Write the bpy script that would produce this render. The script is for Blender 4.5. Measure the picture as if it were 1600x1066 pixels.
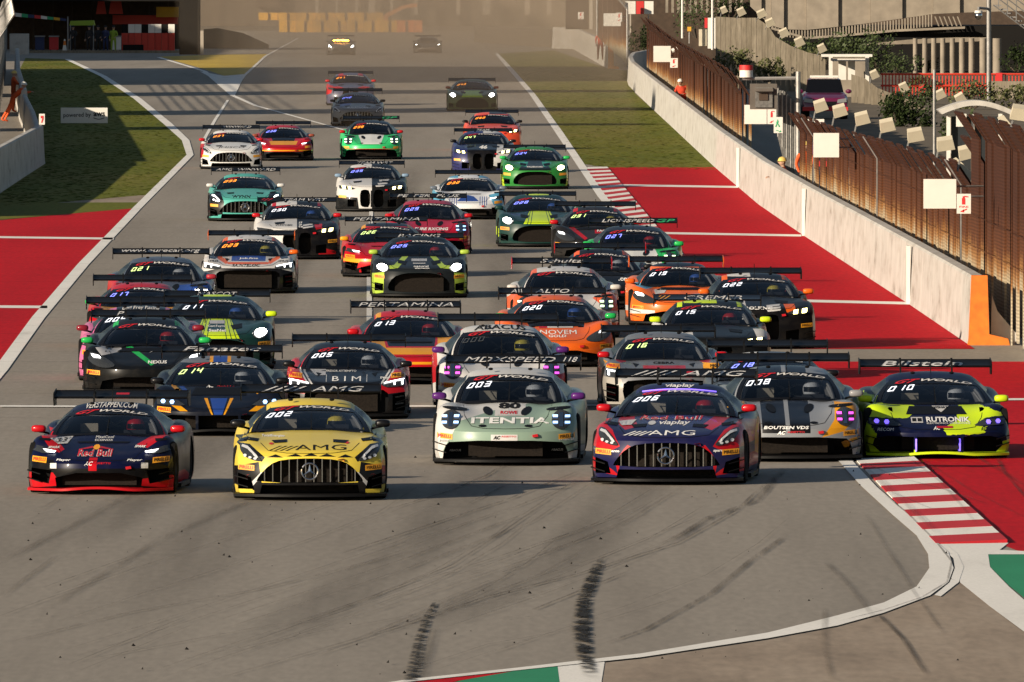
import bpy, bmesh, math, random
from mathutils import Vector, Matrix, noise
from mathutils.bvhtree import BVHTree
for _o in list(bpy.data.objects): bpy.data.objects.remove(_o, do_unlink=True)
S = bpy.context.scene
COL = S.collection
R = math.radians
rnd = random.Random(7)

# ---------------------------------------------------------------- camera
F, CH = 24000.0, 7.2                       # focal length in photo pixels (1600 wide), camera height
PITCH = math.atan(623 / F)
cam_d = bpy.data.cameras.new('camera'); cam = bpy.data.objects.new('camera', cam_d); COL.objects.link(cam)
cam_d.sensor_width = 36; cam_d.lens = F / 1600 * 36; cam_d.clip_start = 5; cam_d.clip_end = 12000
cam.location = (0, 0, CH); cam.rotation_euler = (math.pi / 2 - PITCH, 0, 0)
S.camera = cam
# ---------------------------------------------------------------- world, sun, exposure
SUN_EL = 17.0
SDX, SDY = 0.75, 0.66                      # where shadows fall (right, away)
w = bpy.data.worlds.new('World'); S.world = w; w.use_nodes = True
nt = w.node_tree; bg = nt.nodes['Background']
sky = nt.nodes.new('ShaderNodeTexSky'); sky.sky_type = 'NISHITA'; sky.sun_disc = False
sky.sun_elevation = R(SUN_EL); sky.sun_rotation = math.atan2(-SDX, -SDY)
sky.dust_density = 1.0; sky.air_density = 1.0
nt.links.new(sky.outputs[0], bg.inputs[0]); bg.inputs[1].default_value = 0.05
sd = bpy.data.lights.new('sun', 'SUN'); sun = bpy.data.objects.new('sun', sd); COL.objects.link(sun)
sd.energy = 5.0; sd.angle = R(0.5); sd.color = (1.0, 0.86, 0.68)
_d = Vector((SDX * math.cos(R(SUN_EL)), SDY * math.cos(R(SUN_EL)), -math.sin(R(SUN_EL))))
sun.rotation_euler = _d.to_track_quat('-Z', 'Y').to_euler(); sun.location = (-60, 0, 60)
S.view_settings.view_transform = 'Standard'; S.view_settings.look = 'None'
S.view_settings.exposure = 0.62; S.view_settings.gamma = 1.0
S.render.engine = 'CYCLES'
S.cycles.use_denoising = True
try: S.cycles.denoiser = 'OPENIMAGEDENOISE'
except Exception: pass
S.cycles.max_bounces = 6; S.cycles.diffuse_bounces = 2; S.cycles.glossy_bounces = 3
S.cycles.transparent_max_bounces = 12; S.cycles.volume_bounces = 1
S.cycles.sample_clamp_indirect = 6.0

# ---------------------------------------------------------------- projection helpers
_cp, _sp = math.cos(PITCH), math.sin(PITCH)
def ray(px, py):
    u, v = (px - 800) / F, (py - 533) / F
    return Vector((u, _cp - v * _sp, -_sp - v * _cp))
def G(px, py, z=0.0):                      # point of the photo on the plane at height z
    d = ray(px, py); t = (z - CH) / d.z
    return Vector((d.x * t, d.y * t, z))
def V(px, py, Y):                          # point of the photo at distance Y
    d = ray(px, py); t = Y / d.y
    return Vector((d.x * t, Y, CH + d.z * t))
def gy(Y): return 172800.0 / Y - 90        # photo row of the ground at distance Y
def sc(Y): return F / Y                    # photo pixels per metre

# ---------------------------------------------------------------- materials
MATS = {}
def _bsdf(name):
    m = bpy.data.materials.new(name); m.use_nodes = True
    return m, m.node_tree, m.node_tree.nodes['Principled BSDF']
def mat(name, col, rough=0.6, metal=0.0, emit=0.0, coat=0.0, var=0.0, vscale=3.0, ecol=None, spec=None):
    if name in MATS: return MATS[name]
    m, nt, b = _bsdf(name)
    b.inputs['Base Color'].default_value = (*col, 1); b.inputs['Roughness'].default_value = rough
    b.inputs['Metallic'].default_value = metal; b.inputs['Coat Weight'].default_value = coat
    b.inputs['Coat Roughness'].default_value = 0.08
    if spec is None and max(col) < .04 and not metal: spec = .1
    if spec is not None: b.inputs['Specular IOR Level'].default_value = spec
    if emit:
        b.inputs['Emission Color'].default_value = (*(ecol or col), 1); b.inputs['Emission Strength'].default_value = emit
    if var:
        tc = nt.nodes.new('ShaderNodeTexCoord'); n = nt.nodes.new('ShaderNodeTexNoise')
        n.inputs['Scale'].default_value = vscale; n.inputs['Detail'].default_value = 6
        r = nt.nodes.new('ShaderNodeValToRGB'); e = r.color_ramp.elements
        e[0].position, e[1].position = 0.3, 0.72
        e[0].color = (*[c * (1 - var) for c in col], 1); e[1].color = (*[min(1, c * (1 + var * .7)) for c in col], 1)
        nt.links.new(tc.outputs['Object'], n.inputs['Vector']); nt.links.new(n.outputs['Fac'], r.inputs[0])
        nt.links.new(r.outputs[0], b.inputs['Base Color'])
    MATS[name] = m
    return m

def surf(name, stops, scale=(1, 1, 1), nscale=1.0, rough=0.85, fine=None, bump=0.0, detail=8, spec=0.3):
    """ground-like material: stretched noise through a colour ramp, times a fine grain"""
    if name in MATS: return MATS[name]
    m, nt, b = _bsdf(name); N = nt.nodes; Lk = nt.links
    tc = N.new('ShaderNodeTexCoord'); mp = N.new('ShaderNodeMapping'); mp.inputs['Scale'].default_value = scale
    n = N.new('ShaderNodeTexNoise'); n.inputs['Scale'].default_value = nscale; n.inputs['Detail'].default_value = detail
    n.inputs['Roughness'].default_value = 0.6
    r = N.new('ShaderNodeValToRGB'); els = r.color_ramp.elements
    while len(els) < len(stops): els.new(0.5)
    for e, (p, c) in zip(els, stops): e.position = p; e.color = (*c, 1)
    Lk.new(tc.outputs['Object'], mp.inputs['Vector']); Lk.new(mp.outputs[0], n.inputs['Vector']); Lk.new(n.outputs['Fac'], r.inputs[0])
    out = r.outputs[0]
    if fine:
        n2 = N.new('ShaderNodeTexNoise'); n2.inputs['Scale'].default_value = fine[0]; n2.inputs['Detail'].default_value = 4
        mp2 = N.new('ShaderNodeMapping'); mp2.inputs['Scale'].default_value = fine[2] if len(fine) > 2 else (1, 1, 1)
        Lk.new(tc.outputs['Object'], mp2.inputs['Vector']); Lk.new(mp2.outputs[0], n2.inputs['Vector'])
        mr = N.new('ShaderNodeMapRange'); mr.inputs[1].default_value = .3; mr.inputs[2].default_value = .7
        mr.inputs[3].default_value = 1 - fine[1]; mr.inputs[4].default_value = 1 + fine[1]
        Lk.new(n2.outputs['Fac'], mr.inputs[0])
        mx = N.new('ShaderNodeVectorMath'); mx.operation = 'SCALE'
        Lk.new(out, mx.inputs[0]); Lk.new(mr.outputs[0], mx.inputs['Scale']); out = mx.outputs[0]
        if bump:
            bp = N.new('ShaderNodeBump'); bp.inputs['Strength'].default_value = bump; bp.inputs['Distance'].default_value = .02
            Lk.new(n2.outputs['Fac'], bp.inputs['Height']); Lk.new(bp.outputs[0], b.inputs['Normal'])
    Lk.new(out, b.inputs['Base Color'])
    b.inputs['Roughness'].default_value = rough; b.inputs['Specular IOR Level'].default_value = spec
    MATS[name] = m
    return m

# ---------------------------------------------------------------- object helpers
def tag(o, label=None, cat=None, group=None, kind=None):
    if label: o['label'] = label
    if cat: o['category'] = cat
    if group: o['group'] = group
    if kind: o['kind'] = kind
    return o
def empty(name, loc=(0, 0, 0), rz=0.0, label=None, cat=None, group=None):
    o = bpy.data.objects.new(name, None); COL.objects.link(o); o.location = loc; o.rotation_euler = (0, 0, rz)
    o.empty_display_size = .2
    return tag(o, label, cat, group)
def link(name, me, m=None, parent=None, kind=None):
    """object on (shared) mesh data; materials sit on the object"""
    o = bpy.data.objects.new(name, me); COL.objects.link(o)
    if parent is not None: o.parent = parent
    if m is not None:
        ms = m if isinstance(m, (list, tuple)) else [m]
        while len(me.materials) < len(ms): me.materials.append(None)
        for i, mm in enumerate(ms):
            o.material_slots[i].link = 'OBJECT'; o.material_slots[i].material = mm
    if kind: o['kind'] = kind
    return o

class MB:
    """collects simple shapes into one mesh"""
    def __init__(s): s.v = []; s.f = []; s.mi = []; s.cur = 0
    def add(s, vs, fs):
        n = len(s.v); s.v += [tuple(x) for x in vs]; s.f += [tuple(i + n for i in q) for q in fs]; s.mi += [s.cur] * len(fs); return s
    def box(s, x0, x1, y0, y1, z0, z1, M=None):
        vs = [Vector((x, y, z)) for z in (z0, z1) for y in (y0, y1) for x in (x0, x1)]
        if M: vs = [M @ q for q in vs]
        return s.add(vs, [(0, 2, 3, 1), (4, 5, 7, 6), (0, 1, 5, 4), (2, 6, 7, 3), (0, 4, 6, 2), (1, 3, 7, 5)])
    def tube(s, pts, r, n=6, cap=True):
        pts = [Vector(p) for p in pts]; rs = r if isinstance(r, (list, tuple)) else [r] * len(pts); rings = []
        for i, p in enumerate(pts):
            d = (pts[min(i + 1, len(pts) - 1)] - pts[max(i - 1, 0)]).normalized()
            a = d.cross(Vector((0, 0, 1)) if abs(d.z) < .9 else Vector((1, 0, 0))).normalized(); b = d.cross(a)
            rings.append([p + (a * math.cos(2 * math.pi * k / n) + b * math.sin(2 * math.pi * k / n)) * rs[i] for k in range(n)])
        vs = [q for rg in rings for q in rg]; fs = []
        for i in range(len(pts) - 1):
            for k in range(n): fs.append((i * n + k, i * n + (k + 1) % n, (i + 1) * n + (k + 1) % n, (i + 1) * n + k))
        if cap: fs += [tuple(range(n - 1, -1, -1)), tuple((len(pts) - 1) * n + k for k in range(n))]
        return s.add(vs, fs)
    def grid(s, P, flip=False):
        n, m = len(P), len(P[0]); vs = [q for row in P for q in row]; fs = []
        for i in range(n - 1):
            for j in range(m - 1):
                q = (i * m + j, i * m + j + 1, (i + 1) * m + j + 1, (i + 1) * m + j); fs.append(q[::-1] if flip else q)
        return s.add(vs, fs)
    def prism(s, pts, h0, h1, fn):
        """closed outline (2D) swept from h0 to h1; fn(a,b,h)->xyz"""
        n = len(pts); vs = [fn(a, b, h0) for a, b in pts] + [fn(a, b, h1) for a, b in pts]
        fs = [tuple(range(n - 1, -1, -1)), tuple(range(n, 2 * n))] + [(i, (i + 1) % n, n + (i + 1) % n, n + i) for i in range(n)]
        return s.add(vs, fs)
    def lathe(s, prof, n=24, fn=None):
        """profile (r,h) turned about an axis; fn(x,y,h)->xyz"""
        fn = fn or (lambda x, y, h: (x, y, h)); vs = []; m = len(prof); fs = []
        for k in range(n):
            a = 2 * math.pi * k / n
            for r_, h in prof: vs.append(fn(r_ * math.cos(a), r_ * math.sin(a), h))
        for k in range(n):
            for j in range(m - 1): fs.append((k * m + j, ((k + 1) % n) * m + j, ((k + 1) % n) * m + j + 1, k * m + j + 1))
        return s.add(vs, fs)
    def ball(s, c, r, n=10, m=7, sq=1.0):
        c = Vector(c); rr = r if isinstance(r, (tuple, list)) else (r, r, r); P = []
        for i in range(m + 1):
            t = math.pi * i / m; row = []
            for k in range(n + 1):
                a = 2 * math.pi * k / n
                q = [math.sin(t) * math.cos(a), math.sin(t) * math.sin(a), math.cos(t)]
                q = [math.copysign(abs(e) ** sq, e) for e in q]
                row.append(c + Vector((q[0] * rr[0], q[1] * rr[1], q[2] * rr[2])))
            P.append(row)
        return s.grid(P, True)
    def mesh(s, name, smooth=None, clean=True):
        me = bpy.data.meshes.new(name); me.from_pydata([tuple(v) for v in s.v], [], s.f)
        for i, p in enumerate(me.polygons): p.material_index = s.mi[i]
        if clean:
            bm = bmesh.new(); bm.from_mesh(me); bmesh.ops.remove_doubles(bm, verts=bm.verts, dist=1e-5)
            bmesh.ops.recalc_face_normals(bm, faces=bm.faces); bm.to_mesh(me); bm.free()
        if smooth is not None:
            me.polygons.foreach_set('use_smooth', [True] * len(me.polygons)); me.set_sharp_from_angle(angle=R(smooth))
        me.update(); return me
    def obj(s, name, m, parent=None, smooth=None, kind=None, clean=True):
        return link(name, s.mesh(name, smooth, clean), m, parent, kind)

def pchip(tab):
    xs = [a for a, _ in tab]; ys = [b for _, b in tab]; n = len(xs)
    d = [(ys[i + 1] - ys[i]) / (xs[i + 1] - xs[i]) for i in range(n - 1)]
    t = [d[0]] + [0 if d[i - 1] * d[i] <= 0 else 2 * d[i - 1] * d[i] / (d[i - 1] + d[i]) for i in range(1, n - 1)] + [d[-1]]
    def f(x):
        if x <= xs[0]: return ys[0]
        if x >= xs[-1]: return ys[-1]
        i = 0
        while x > xs[i + 1]: i += 1
        h = xs[i + 1] - xs[i]; u = (x - xs[i]) / h
        return (ys[i] * (1 + 2 * u) * (1 - u) ** 2 + t[i] * h * u * (1 - u) ** 2 + ys[i + 1] * u * u * (3 - 2 * u) + t[i + 1] * h * u * u * (u - 1))
    return f
def lerp(a, b, t): return a + (b - a) * t
def chaikin(p, it=2, closed=False):
    for _ in range(it):
        q = [] if closed else [p[0]]
        for i in range(len(p) if closed else len(p) - 1):
            a, b = p[i], p[(i + 1) % len(p)]
            q += [tuple(lerp(x, y, .25) for x, y in zip(a, b)), tuple(lerp(x, y, .75) for x, y in zip(a, b))]
        if not closed: q.append(p[-1])
        p = q
    return p

# ---------------------------------------------------------------- lettering
_TXT = {}
def text2d(s, shear=0.0, bold=0.0):
    """flat triangles of a word, fitted to the unit box"""
    k = (s, shear, bold)
    if k in _TXT: return _TXT[k]
    cu = bpy.data.curves.new('t', 'FONT'); cu.body = s; cu.shear = shear; cu.offset = bold; cu.resolution_u = 2; cu.fill_mode = 'FRONT'
    o = bpy.data.objects.new('t', cu); COL.objects.link(o)
    dg = bpy.context.evaluated_depsgraph_get(); me = bpy.data.meshes.new_from_object(o.evaluated_get(dg))
    vs = [(v.co.x, v.co.y) for v in me.vertices]; fs = [tuple(p.vertices) for p in me.polygons]
    bpy.data.objects.remove(o, do_unlink=True); bpy.data.curves.remove(cu); bpy.data.meshes.remove(me)
    x0, x1 = min(v[0] for v in vs), max(v[0] for v in vs); y0, y1 = min(v[1] for v in vs), max(v[1] for v in vs)
    vs = [((a - x0) / (x1 - x0), (b - y0) / (y1 - y0)) for a, b in vs]
    _TXT[k] = (vs, fs); return _TXT[k]
def flat_text(name, s, m, parent, fn, shear=0, bold=.01):
    """word on any surface: fn(u,v)->xyz for u,v in the unit box"""
    vs, fs = text2d(s, shear, bold); b = MB(); b.add([fn(u, v) for u, v in vs], fs)
    return b.obj(name, m, parent, clean=False)

SEG = {'0': 'abcdef', '1': 'bc', '2': 'abged', '3': 'abgcd', '4': 'fgbc', '5': 'afgcd', '6': 'afgedc', '7': 'abc', '8': 'abcdefg', '9': 'abcdfg',
       'L': 'fed', 'E': 'afged', 'U': 'fedcb', ' ': ''}
def seg_digits(s):
    """seven-segment digits, italic, fitted to the unit box"""
    vs, fs = [], []; n = len(s); W, H, t = .62, 1.0, .145
    for i, ch in enumerate(s):
        ox = i * 0.92
        B = {'a': (0, H - t, W, H), 'd': (0, 0, W, t), 'g': (0, H / 2 - t / 2, W, H / 2 + t / 2),
             'f': (0, H / 2, t, H), 'b': (W - t, H / 2, W, H), 'e': (0, 0, t, H / 2), 'c': (W - t, 0, W, H / 2)}
        for k in SEG.get(ch, ''):
            x0, y0, x1, y1 = B[k]; q = len(vs)
            e = .012
            vs += [(ox + x + .18 * y, y) for x, y in ((x0 + e, y0 + e), (x1 - e, y0 + e), (x1 - e, y1 - e), (x0 + e, y1 - e))]; fs.append((q, q + 1, q + 2, q + 3))
    X = (n - 1) * .92 + W + .18
    return [(a / X, b) for a, b in vs], fs
# ================================================================ ground and paint
def poly(name, pts, z, m, kind='structure', sub=None, world=False):
    P = [Vector((*p, z)) if world else G(*p, 0) for p in pts]
    me = bpy.data.meshes.new(name); me.from_pydata([(p.x, p.y, z) for p in P], [], [tuple(range(len(P)))]); 
    bm = bmesh.new(); bm.from_mesh(me); bmesh.ops.triangulate(bm, faces=bm.faces[:]); bmesh.ops.recalc_face_normals(bm, faces=bm.faces)
    for f in bm.faces:
        if f.normal.z < 0: f.normal_flip()
    bm.to_mesh(me); bm.free()
    return link(name, me, m, kind=kind)
def strip2(name, A, B, z, m, kind='structure'):
    """band between two pixel polylines"""
    b = MB(); b.grid([[Vector((*G(*p).xy, z)) for p in A], [Vector((*G(*p).xy, z)) for p in B]]); me = b.mesh(name)
    bm = bmesh.new(); bm.from_mesh(me)
    for f in bm.faces:
        f.normal_update()
        if f.normal.z < 0: f.normal_flip()
    bm.to_mesh(me); bm.free(); return link(name, me, m, kind=kind)
def line(name, pts, wpx, z, m, kind='structure'):
    """painted line centred on a pixel polyline, width in pixels across"""
    ws_ = wpx if isinstance(wpx, (list, tuple)) else [wpx] * len(pts)
    return strip2(name, [(x - w_ / 2, y) for (x, y), w_ in zip(pts, ws_)], [(x + w_ / 2, y) for (x, y), w_ in zip(pts, ws_)], z, m, kind)
def hline(name, pts, hpx, z, m): return strip2(name, [(x, y - hpx / 2) for x, y in pts], [(x, y + hpx / 2) for x, y in pts], z, m)

surf('asphalt', [(.22, (.170, .145, .116)), (.42, (.236, .205, .167)), (.6, (.268, .234, .192)), (.82, (.318, .282, .234))], (.75, .028, 1), .8, .85, (1.0, .09, (11, 1.3, 1)), detail=10)
surf('concrete_ground', [(.22, (.170, .128, .092)), (.5, (.285, .222, .163)), (.78, (.34, .275, .21))], (.9, .12, 1), .9, .9, (1.0, .12, (9, 1.3, 1)), detail=10)
surf('dirt', [(.3, (.09, .07, .045)), (.7, (.16, .125, .085))], (1, 1, 1), .2, .95, (3, .25))
surf('turf', [(.25, (.070, .092, .012)), (.45, (.118, .128, .016)), (.6, (.150, .140, .024)), (.78, (.19, .135, .036))], (.25, .03, 1), .8, .95, (1.0, .16, (7, 1.2, 1)), spec=.1)
surf('red_paint', [(.22, (.34, .004, .009)), (.5, (.46, .005, .011)), (.7, (.50, .008, .014)), (.88, (.44, .030, .030))], (.4, .04, 1), .8, .8, (1.0, .14, (10, 1.2, 1)), spec=.08)
surf('white_paint', [(.2, (.50, .47, .42)), (.42, (.74, .71, .65)), (.8, (.82, .79, .73))], (.8, .1, 1), 1.2, .8, (30, .10))
surf('green_paint', [(.3, (0.0132, 0.1870, 0.0825)), (.7, (0.0198, 0.2640, 0.1210))], (.5, .1, 1), 1, .8, (30, .1))
surf('yellow_paint', [(.3, (0.4320, 0.2880, 0.0360)), (.7, (0.5520, 0.3840, 0.0540))], (.5, .1, 1), .5, .85, (10, .12))
surf('kerb_red', [(.3, (0.4180, 0.0132, 0.0198)), (.7, (0.5060, 0.0176, 0.0264))], (1, .3, 1), 1, .75, (30, .08))
def rubber_mat(name, col, amt, scale=(6, .25, 1), thr=(.42, .62)):
    m, nt, b = _bsdf(name); N, Lk = nt.nodes, nt.links
    tc = N.new('ShaderNodeTexCoord'); mp = N.new('ShaderNodeMapping'); mp.inputs['Scale'].default_value = scale; n = N.new('ShaderNodeTexNoise'); n.inputs['Scale'].default_value = 1; n.inputs['Detail'].default_value = 8; n.inputs['Roughness'].default_value = .7
    mr = N.new('ShaderNodeMapRange'); mr.inputs[1].default_value, mr.inputs[2].default_value = thr; mr.inputs[3].default_value = 0; mr.inputs[4].default_value = amt
    Lk.new(tc.outputs['Object'], mp.inputs['Vector']); Lk.new(mp.outputs[0], n.inputs['Vector']); Lk.new(n.outputs['Fac'], mr.inputs[0])
    # fade across the strip (uv.y) and at its ends (uv.x)
    uv = N.new('ShaderNodeUVMap'); sp = N.new('ShaderNodeSeparateXYZ'); Lk.new(uv.outputs[0], sp.inputs[0]); out = mr.outputs[0]
    for i, wd in ((0, .12), (1, .35)):
        q = N.new('ShaderNodeMath'); q.operation = 'PINGPONG'; q.inputs[1].default_value = .5; Lk.new(sp.outputs[i], q.inputs[0])
        r = N.new('ShaderNodeMapRange'); r.interpolation_type = 'SMOOTHSTEP'; r.inputs[1].default_value = 0; r.inputs[2].default_value = wd; Lk.new(q.outputs[0], r.inputs[0])
        mu = N.new('ShaderNodeMath'); mu.operation = 'MULTIPLY'; Lk.new(out, mu.inputs[0]); Lk.new(r.outputs[0], mu.inputs[1]); out = mu.outputs[0]
    b.inputs['Base Color'].default_value = (*col, 1); b.inputs['Roughness'].default_value = .8; b.inputs['Specular IOR Level'].default_value = .2; Lk.new(out, b.inputs['Alpha']); MATS[name] = m
rubber_mat('rubber', (.018, .015, .012), .96, (3.2, 1.5, 1), (.44, .55)); rubber_mat('lane', (.06, .05, .04), .30, (1.2, .03, 1), (.2, .8)); rubber_mat('rubber_soft', (.045, .037, .030), .62, (7, .12, 1), (.34, .66)); rubber_mat('rubber_faint', (.06, .05, .04), .34, (6, .1, 1), (.3, .7))
def skid(pts, wpx, m='rubber_soft', z=.021):
    """rubber laid along a pixel polyline; wpx = width across in pixels (at right angles in the picture's ground)"""
    P = [G(*p) for p in pts]; ws_ = wpx if isinstance(wpx, (list, tuple)) else [wpx] * len(P); A, B = [], []
    dense = []
    for i in range(len(P) - 1):
        for k in range(4): dense.append((P[i].lerp(P[i + 1], k / 4), lerp(ws_[i], ws_[i + 1], k / 4)))
    dense.append((P[-1], ws_[-1]))
    vs, uvs = [], []
    for i, (p, w_) in enumerate(dense):
        a, c = dense[max(0, i - 1)][0], dense[min(len(dense) - 1, i + 1)][0]; d = (c - a).xy.normalized(); n = Vector((-d.y, d.x))
        hw = w_ / sc(p.y) / 2
        vs += [(p.x + n.x * hw, p.y + n.y * hw, z), (p.x - n.x * hw, p.y - n.y * hw, z)]; t = i / (len(dense) - 1); uvs += [(t, 0), (t, 1)]
    me = bpy.data.meshes.new('skid_mark'); me.from_pydata(vs, [], [(2 * i, 2 * i + 1, 2 * i + 3, 2 * i + 2) for i in range(len(dense) - 1)])
    ul = me.uv_layers.new(name='UVMap')
    for lp in me.loops: ul.data[lp.index].uv = uvs[lp.vertex_index]
    bm = bmesh.new(); bm.from_mesh(me)
    for f in bm.faces:
        f.normal_update()
        if f.normal.z < 0: f.normal_flip()
    bm.to_mesh(me); bm.free()
    return link('skid_mark', me, MATS[m], kind='structure')

g = MB(); g.add([(-1500, 40, 0), (1500, 40, 0), (1500, 9000, 0), (-1500, 9000, 0)], [(0, 1, 2, 3)]); g.obj('ground', MATS['dirt'], kind='structure')
g = MB(); g.add([(-16, 90, .004), (12.5, 90, .004), (12.5, 1250, .004), (-45, 1250, .004), (-45, 560, .004), (-16, 330, .004)], [(0, 1, 2, 3, 4, 5)]); g.obj('race_track', MATS['asphalt'], kind='structure')
# left run-off
poly('grass_verge', [(-60, 330), (0, 303), (60, 262), (45, 200), (38, 150), (30, 110), (40, 91), (105, 93), (162, 122), (216, 157), (262, 197), (288, 224), (293, 245), (270, 272), (240, 304)], .008, MATS['turf'])
poly('footpath', [(-60, 331), (240, 304), (228, 318), (-60, 348)], .0095, MATS['concrete_ground'])
poly('grass_verge', [(-90, 318), (228, 317), (213, 326), (-90, 352)], .014, MATS['turf'])
poly('runoff_area', [(-120, 352), (0, 345), (150, 331), (214, 326), (0, 572), (-60, 640), (-400, 640)], .012, MATS['red_paint'])
LL = [(-70, 662), (0, 580), (60, 497), (130, 414), (215, 325), (272, 268), (297, 243), (290, 220), (262, 194), (215, 155), (162, 120), (105, 93)]
line('white_line', LL[:6], [26, 23, 21, 18, 14, 12], .016, MATS['white_paint']); line('white_line', LL[5:], [12, 11, 12, 14, 12, 10, 8], .020, MATS['white_paint'])
for a, b_, h in (((-200, 369), (178, 374), 3), ((-200, 479), (74, 481), 4)): hline('white_line', [a, b_], h, .016, MATS['white_paint'])
hline('white_line', [(0, 636), (300, 637), (700, 636), (1000, 634), (1345, 631)], 2.6, .016, MATS['white_paint'])
hline('white_line', [(1290, 628), (1800, 624)], 3, .018, MATS['white_paint'])
line('white_line', [(577, 560), (577, 430), (580, 330)], [9, 8, 6], .016, MATS['white_paint'])
# pit exit wedge
poly('painted_island', [(250, 89), (330, 86), (418, 85), (386, 116), (350, 119), (318, 108)], .012, MATS['yellow_paint'])
poly('white_wedge', [(312, 112), (350, 119), (386, 116), (374, 132), (364, 152), (345, 130)], .014, MATS['white_paint'])
line('white_line', [(248, 90), (320, 112), (364, 150), (400, 166), (455, 181), (520, 199), (545, 206)], [7, 7, 8, 7, 6, 6, 5], .018, MATS['white_paint'])
line('white_line', [(364, 150), (378, 122), (415, 88), (466, 60)], [6, 5, 4, 3], .020, MATS['white_paint'])
line('white_line', [(318, 220), (336, 188), (356, 157)], [5, 5, 4], .016, MATS['white_paint'])
# right side
poly('grass_verge', [(778, 84), (865, 79), (955, 109), (1010, 112), (991, 145), (1050, 199), (1117, 262), (950, 262), (907, 256), (872, 206), (830, 145), (800, 110)], .008, MATS['turf'])
poly('runoff_area', [(910, 262), (1117, 262), (1185, 320), (1256, 369), (1420, 476), (1523, 546), (1130, 546), (1060, 430), (985, 345)], .010, MATS['red_paint'])
poly('runoff_area', [(1180, 566), (1900, 566), (1900, 866), (1600, 866), (1560, 850), (1400, 718), (1250, 600)], .010, MATS['red_paint'])
for a, b_, h in (((958, 290), (1153, 293), 3), ((1030, 365), (1252, 369), 3.2), ((1250, 471), (1420, 475), 4)): hline('white_line', [a, b_], h, .014, MATS['white_paint'])
line('white_line', [(776, 84), (800, 111), (832, 148), (872, 205), (906, 256), (942, 308), (985, 360), (1040, 424), (1120, 510), (1210, 612), (1321, 722)], [6, 8, 9, 12, 13, 16, 18, 20, 22, 24, 26], .016, MATS['white_paint'])
Ain = [(1310, 722), (1345, 761), (1395, 807), (1432, 839), (1450, 868), (1452, 890), (1432, 919), (1381, 944), (1309, 964), (1200, 991), (1000, 1024), (800, 1047), (640, 1064)]
Bout = [(1332, 722), (1370, 763), (1417, 803), (1453, 839), (1482, 865), (1490, 890), (1482, 912), (1453, 933), (1381, 960), (1309, 980), (1200, 1000), (1000, 1030), (800, 1051), (640, 1068)]
import itertools
strip2('white_line', Ain + [(560, 1076)], Bout, .018, MATS['white_paint'])
strip2('kerb_edge', [(1478, 852), (1497, 868), (1506, 888), (1498, 912), (1470, 934)], [(1486, 862), (1490, 876), (1492, 890), (1484, 912), (1460, 932)], .016, MATS['white_paint'])
poly('painted_apron', [(1462, 852), (1576, 850), (1562, 861), (1600, 863), (1900, 866), (1900, 880), (1600, 868), (1544, 868), (1547, 888), (1577, 919), (1600, 939), (1900, 1150), (1900, 1200), (1600, 989), (1547, 950), (1500, 912), (1497, 880)], .014, MATS['white_paint'])
poly('painted_apron', [(1544, 868), (1900, 868), (1900, 1150), (1600, 936), (1577, 917), (1547, 887)], .012, MATS['green_paint'])
poly('concrete_apron', [(640, 1069), (800, 1052), (1000, 1031), (1200, 1001), (1309, 981), (1381, 961), (1453, 934), (1482, 913), (1502, 911), (1548, 950), (1600, 989), (1900, 1200), (1900, 1400), (300, 1400), (300, 1105)], .008, MATS['concrete_ground'])
poly('painted_apron', [(653, 1067), (807, 1050), (714, 1066), (640, 1085), (560, 1085)], .012, MATS['red_paint'])
poly('painted_apron', [(717, 1066), (807, 1050), (871, 1042), (874, 1066), (880, 1110), (600, 1110)], .013, MATS['green_paint'])
poly('painted_apron', [(871, 1042), (945, 1035), (940, 1066), (940, 1110), (880, 1110), (874, 1066)], .012, MATS['white_paint'])
# kerbs: one block per stripe
def kerb(Lp, Rp, n, first_white, label, zt=.05):
    k = empty('kerb', G(*Lp[0]) * 1.0, 0); k['kind'] = 'structure'
    def at(P, t):
        t *= len(P) - 1; i = min(int(t), len(P) - 2); return G(*P[i]).lerp(G(*P[i + 1]), t - i)
    o = k.location.copy()
    for i in range(n):
        a, b_, c, d = at(Lp, i / n), at(Rp, i / n), at(Rp, (i + 1) / n), at(Lp, (i + 1) / n)
        m = MB(); z1, z2 = zt * .35, zt; e = .004 * (i % 2)
        vs = [Vector((p.x - o.x, p.y - o.y, z)) for p, z in ((a, .0), (b_, .0), (c, .0), (d, .0), (a, z1 + e), (b_, z2 + e), (c, z2 + e), (d, z1 + e))]
        m.add(vs, [(4, 5, 6, 7), (0, 1, 5, 4), (1, 2, 6, 5), (2, 3, 7, 6), (3, 0, 4, 7)])
        m.obj('kerb_block', MATS['white_paint' if (i % 2 == 0) == first_white else 'kerb_red'], k)
kerb([(1336, 718.6), (1462, 851)], [(1427, 717.6), (1574, 850)], 14, True, '')
kerb([(912, 262), (944, 308), (987, 360), (1042, 424)], [(949, 262), (984, 304), (1028, 357), (1092, 424)], 44, True, '', .03)
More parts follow.
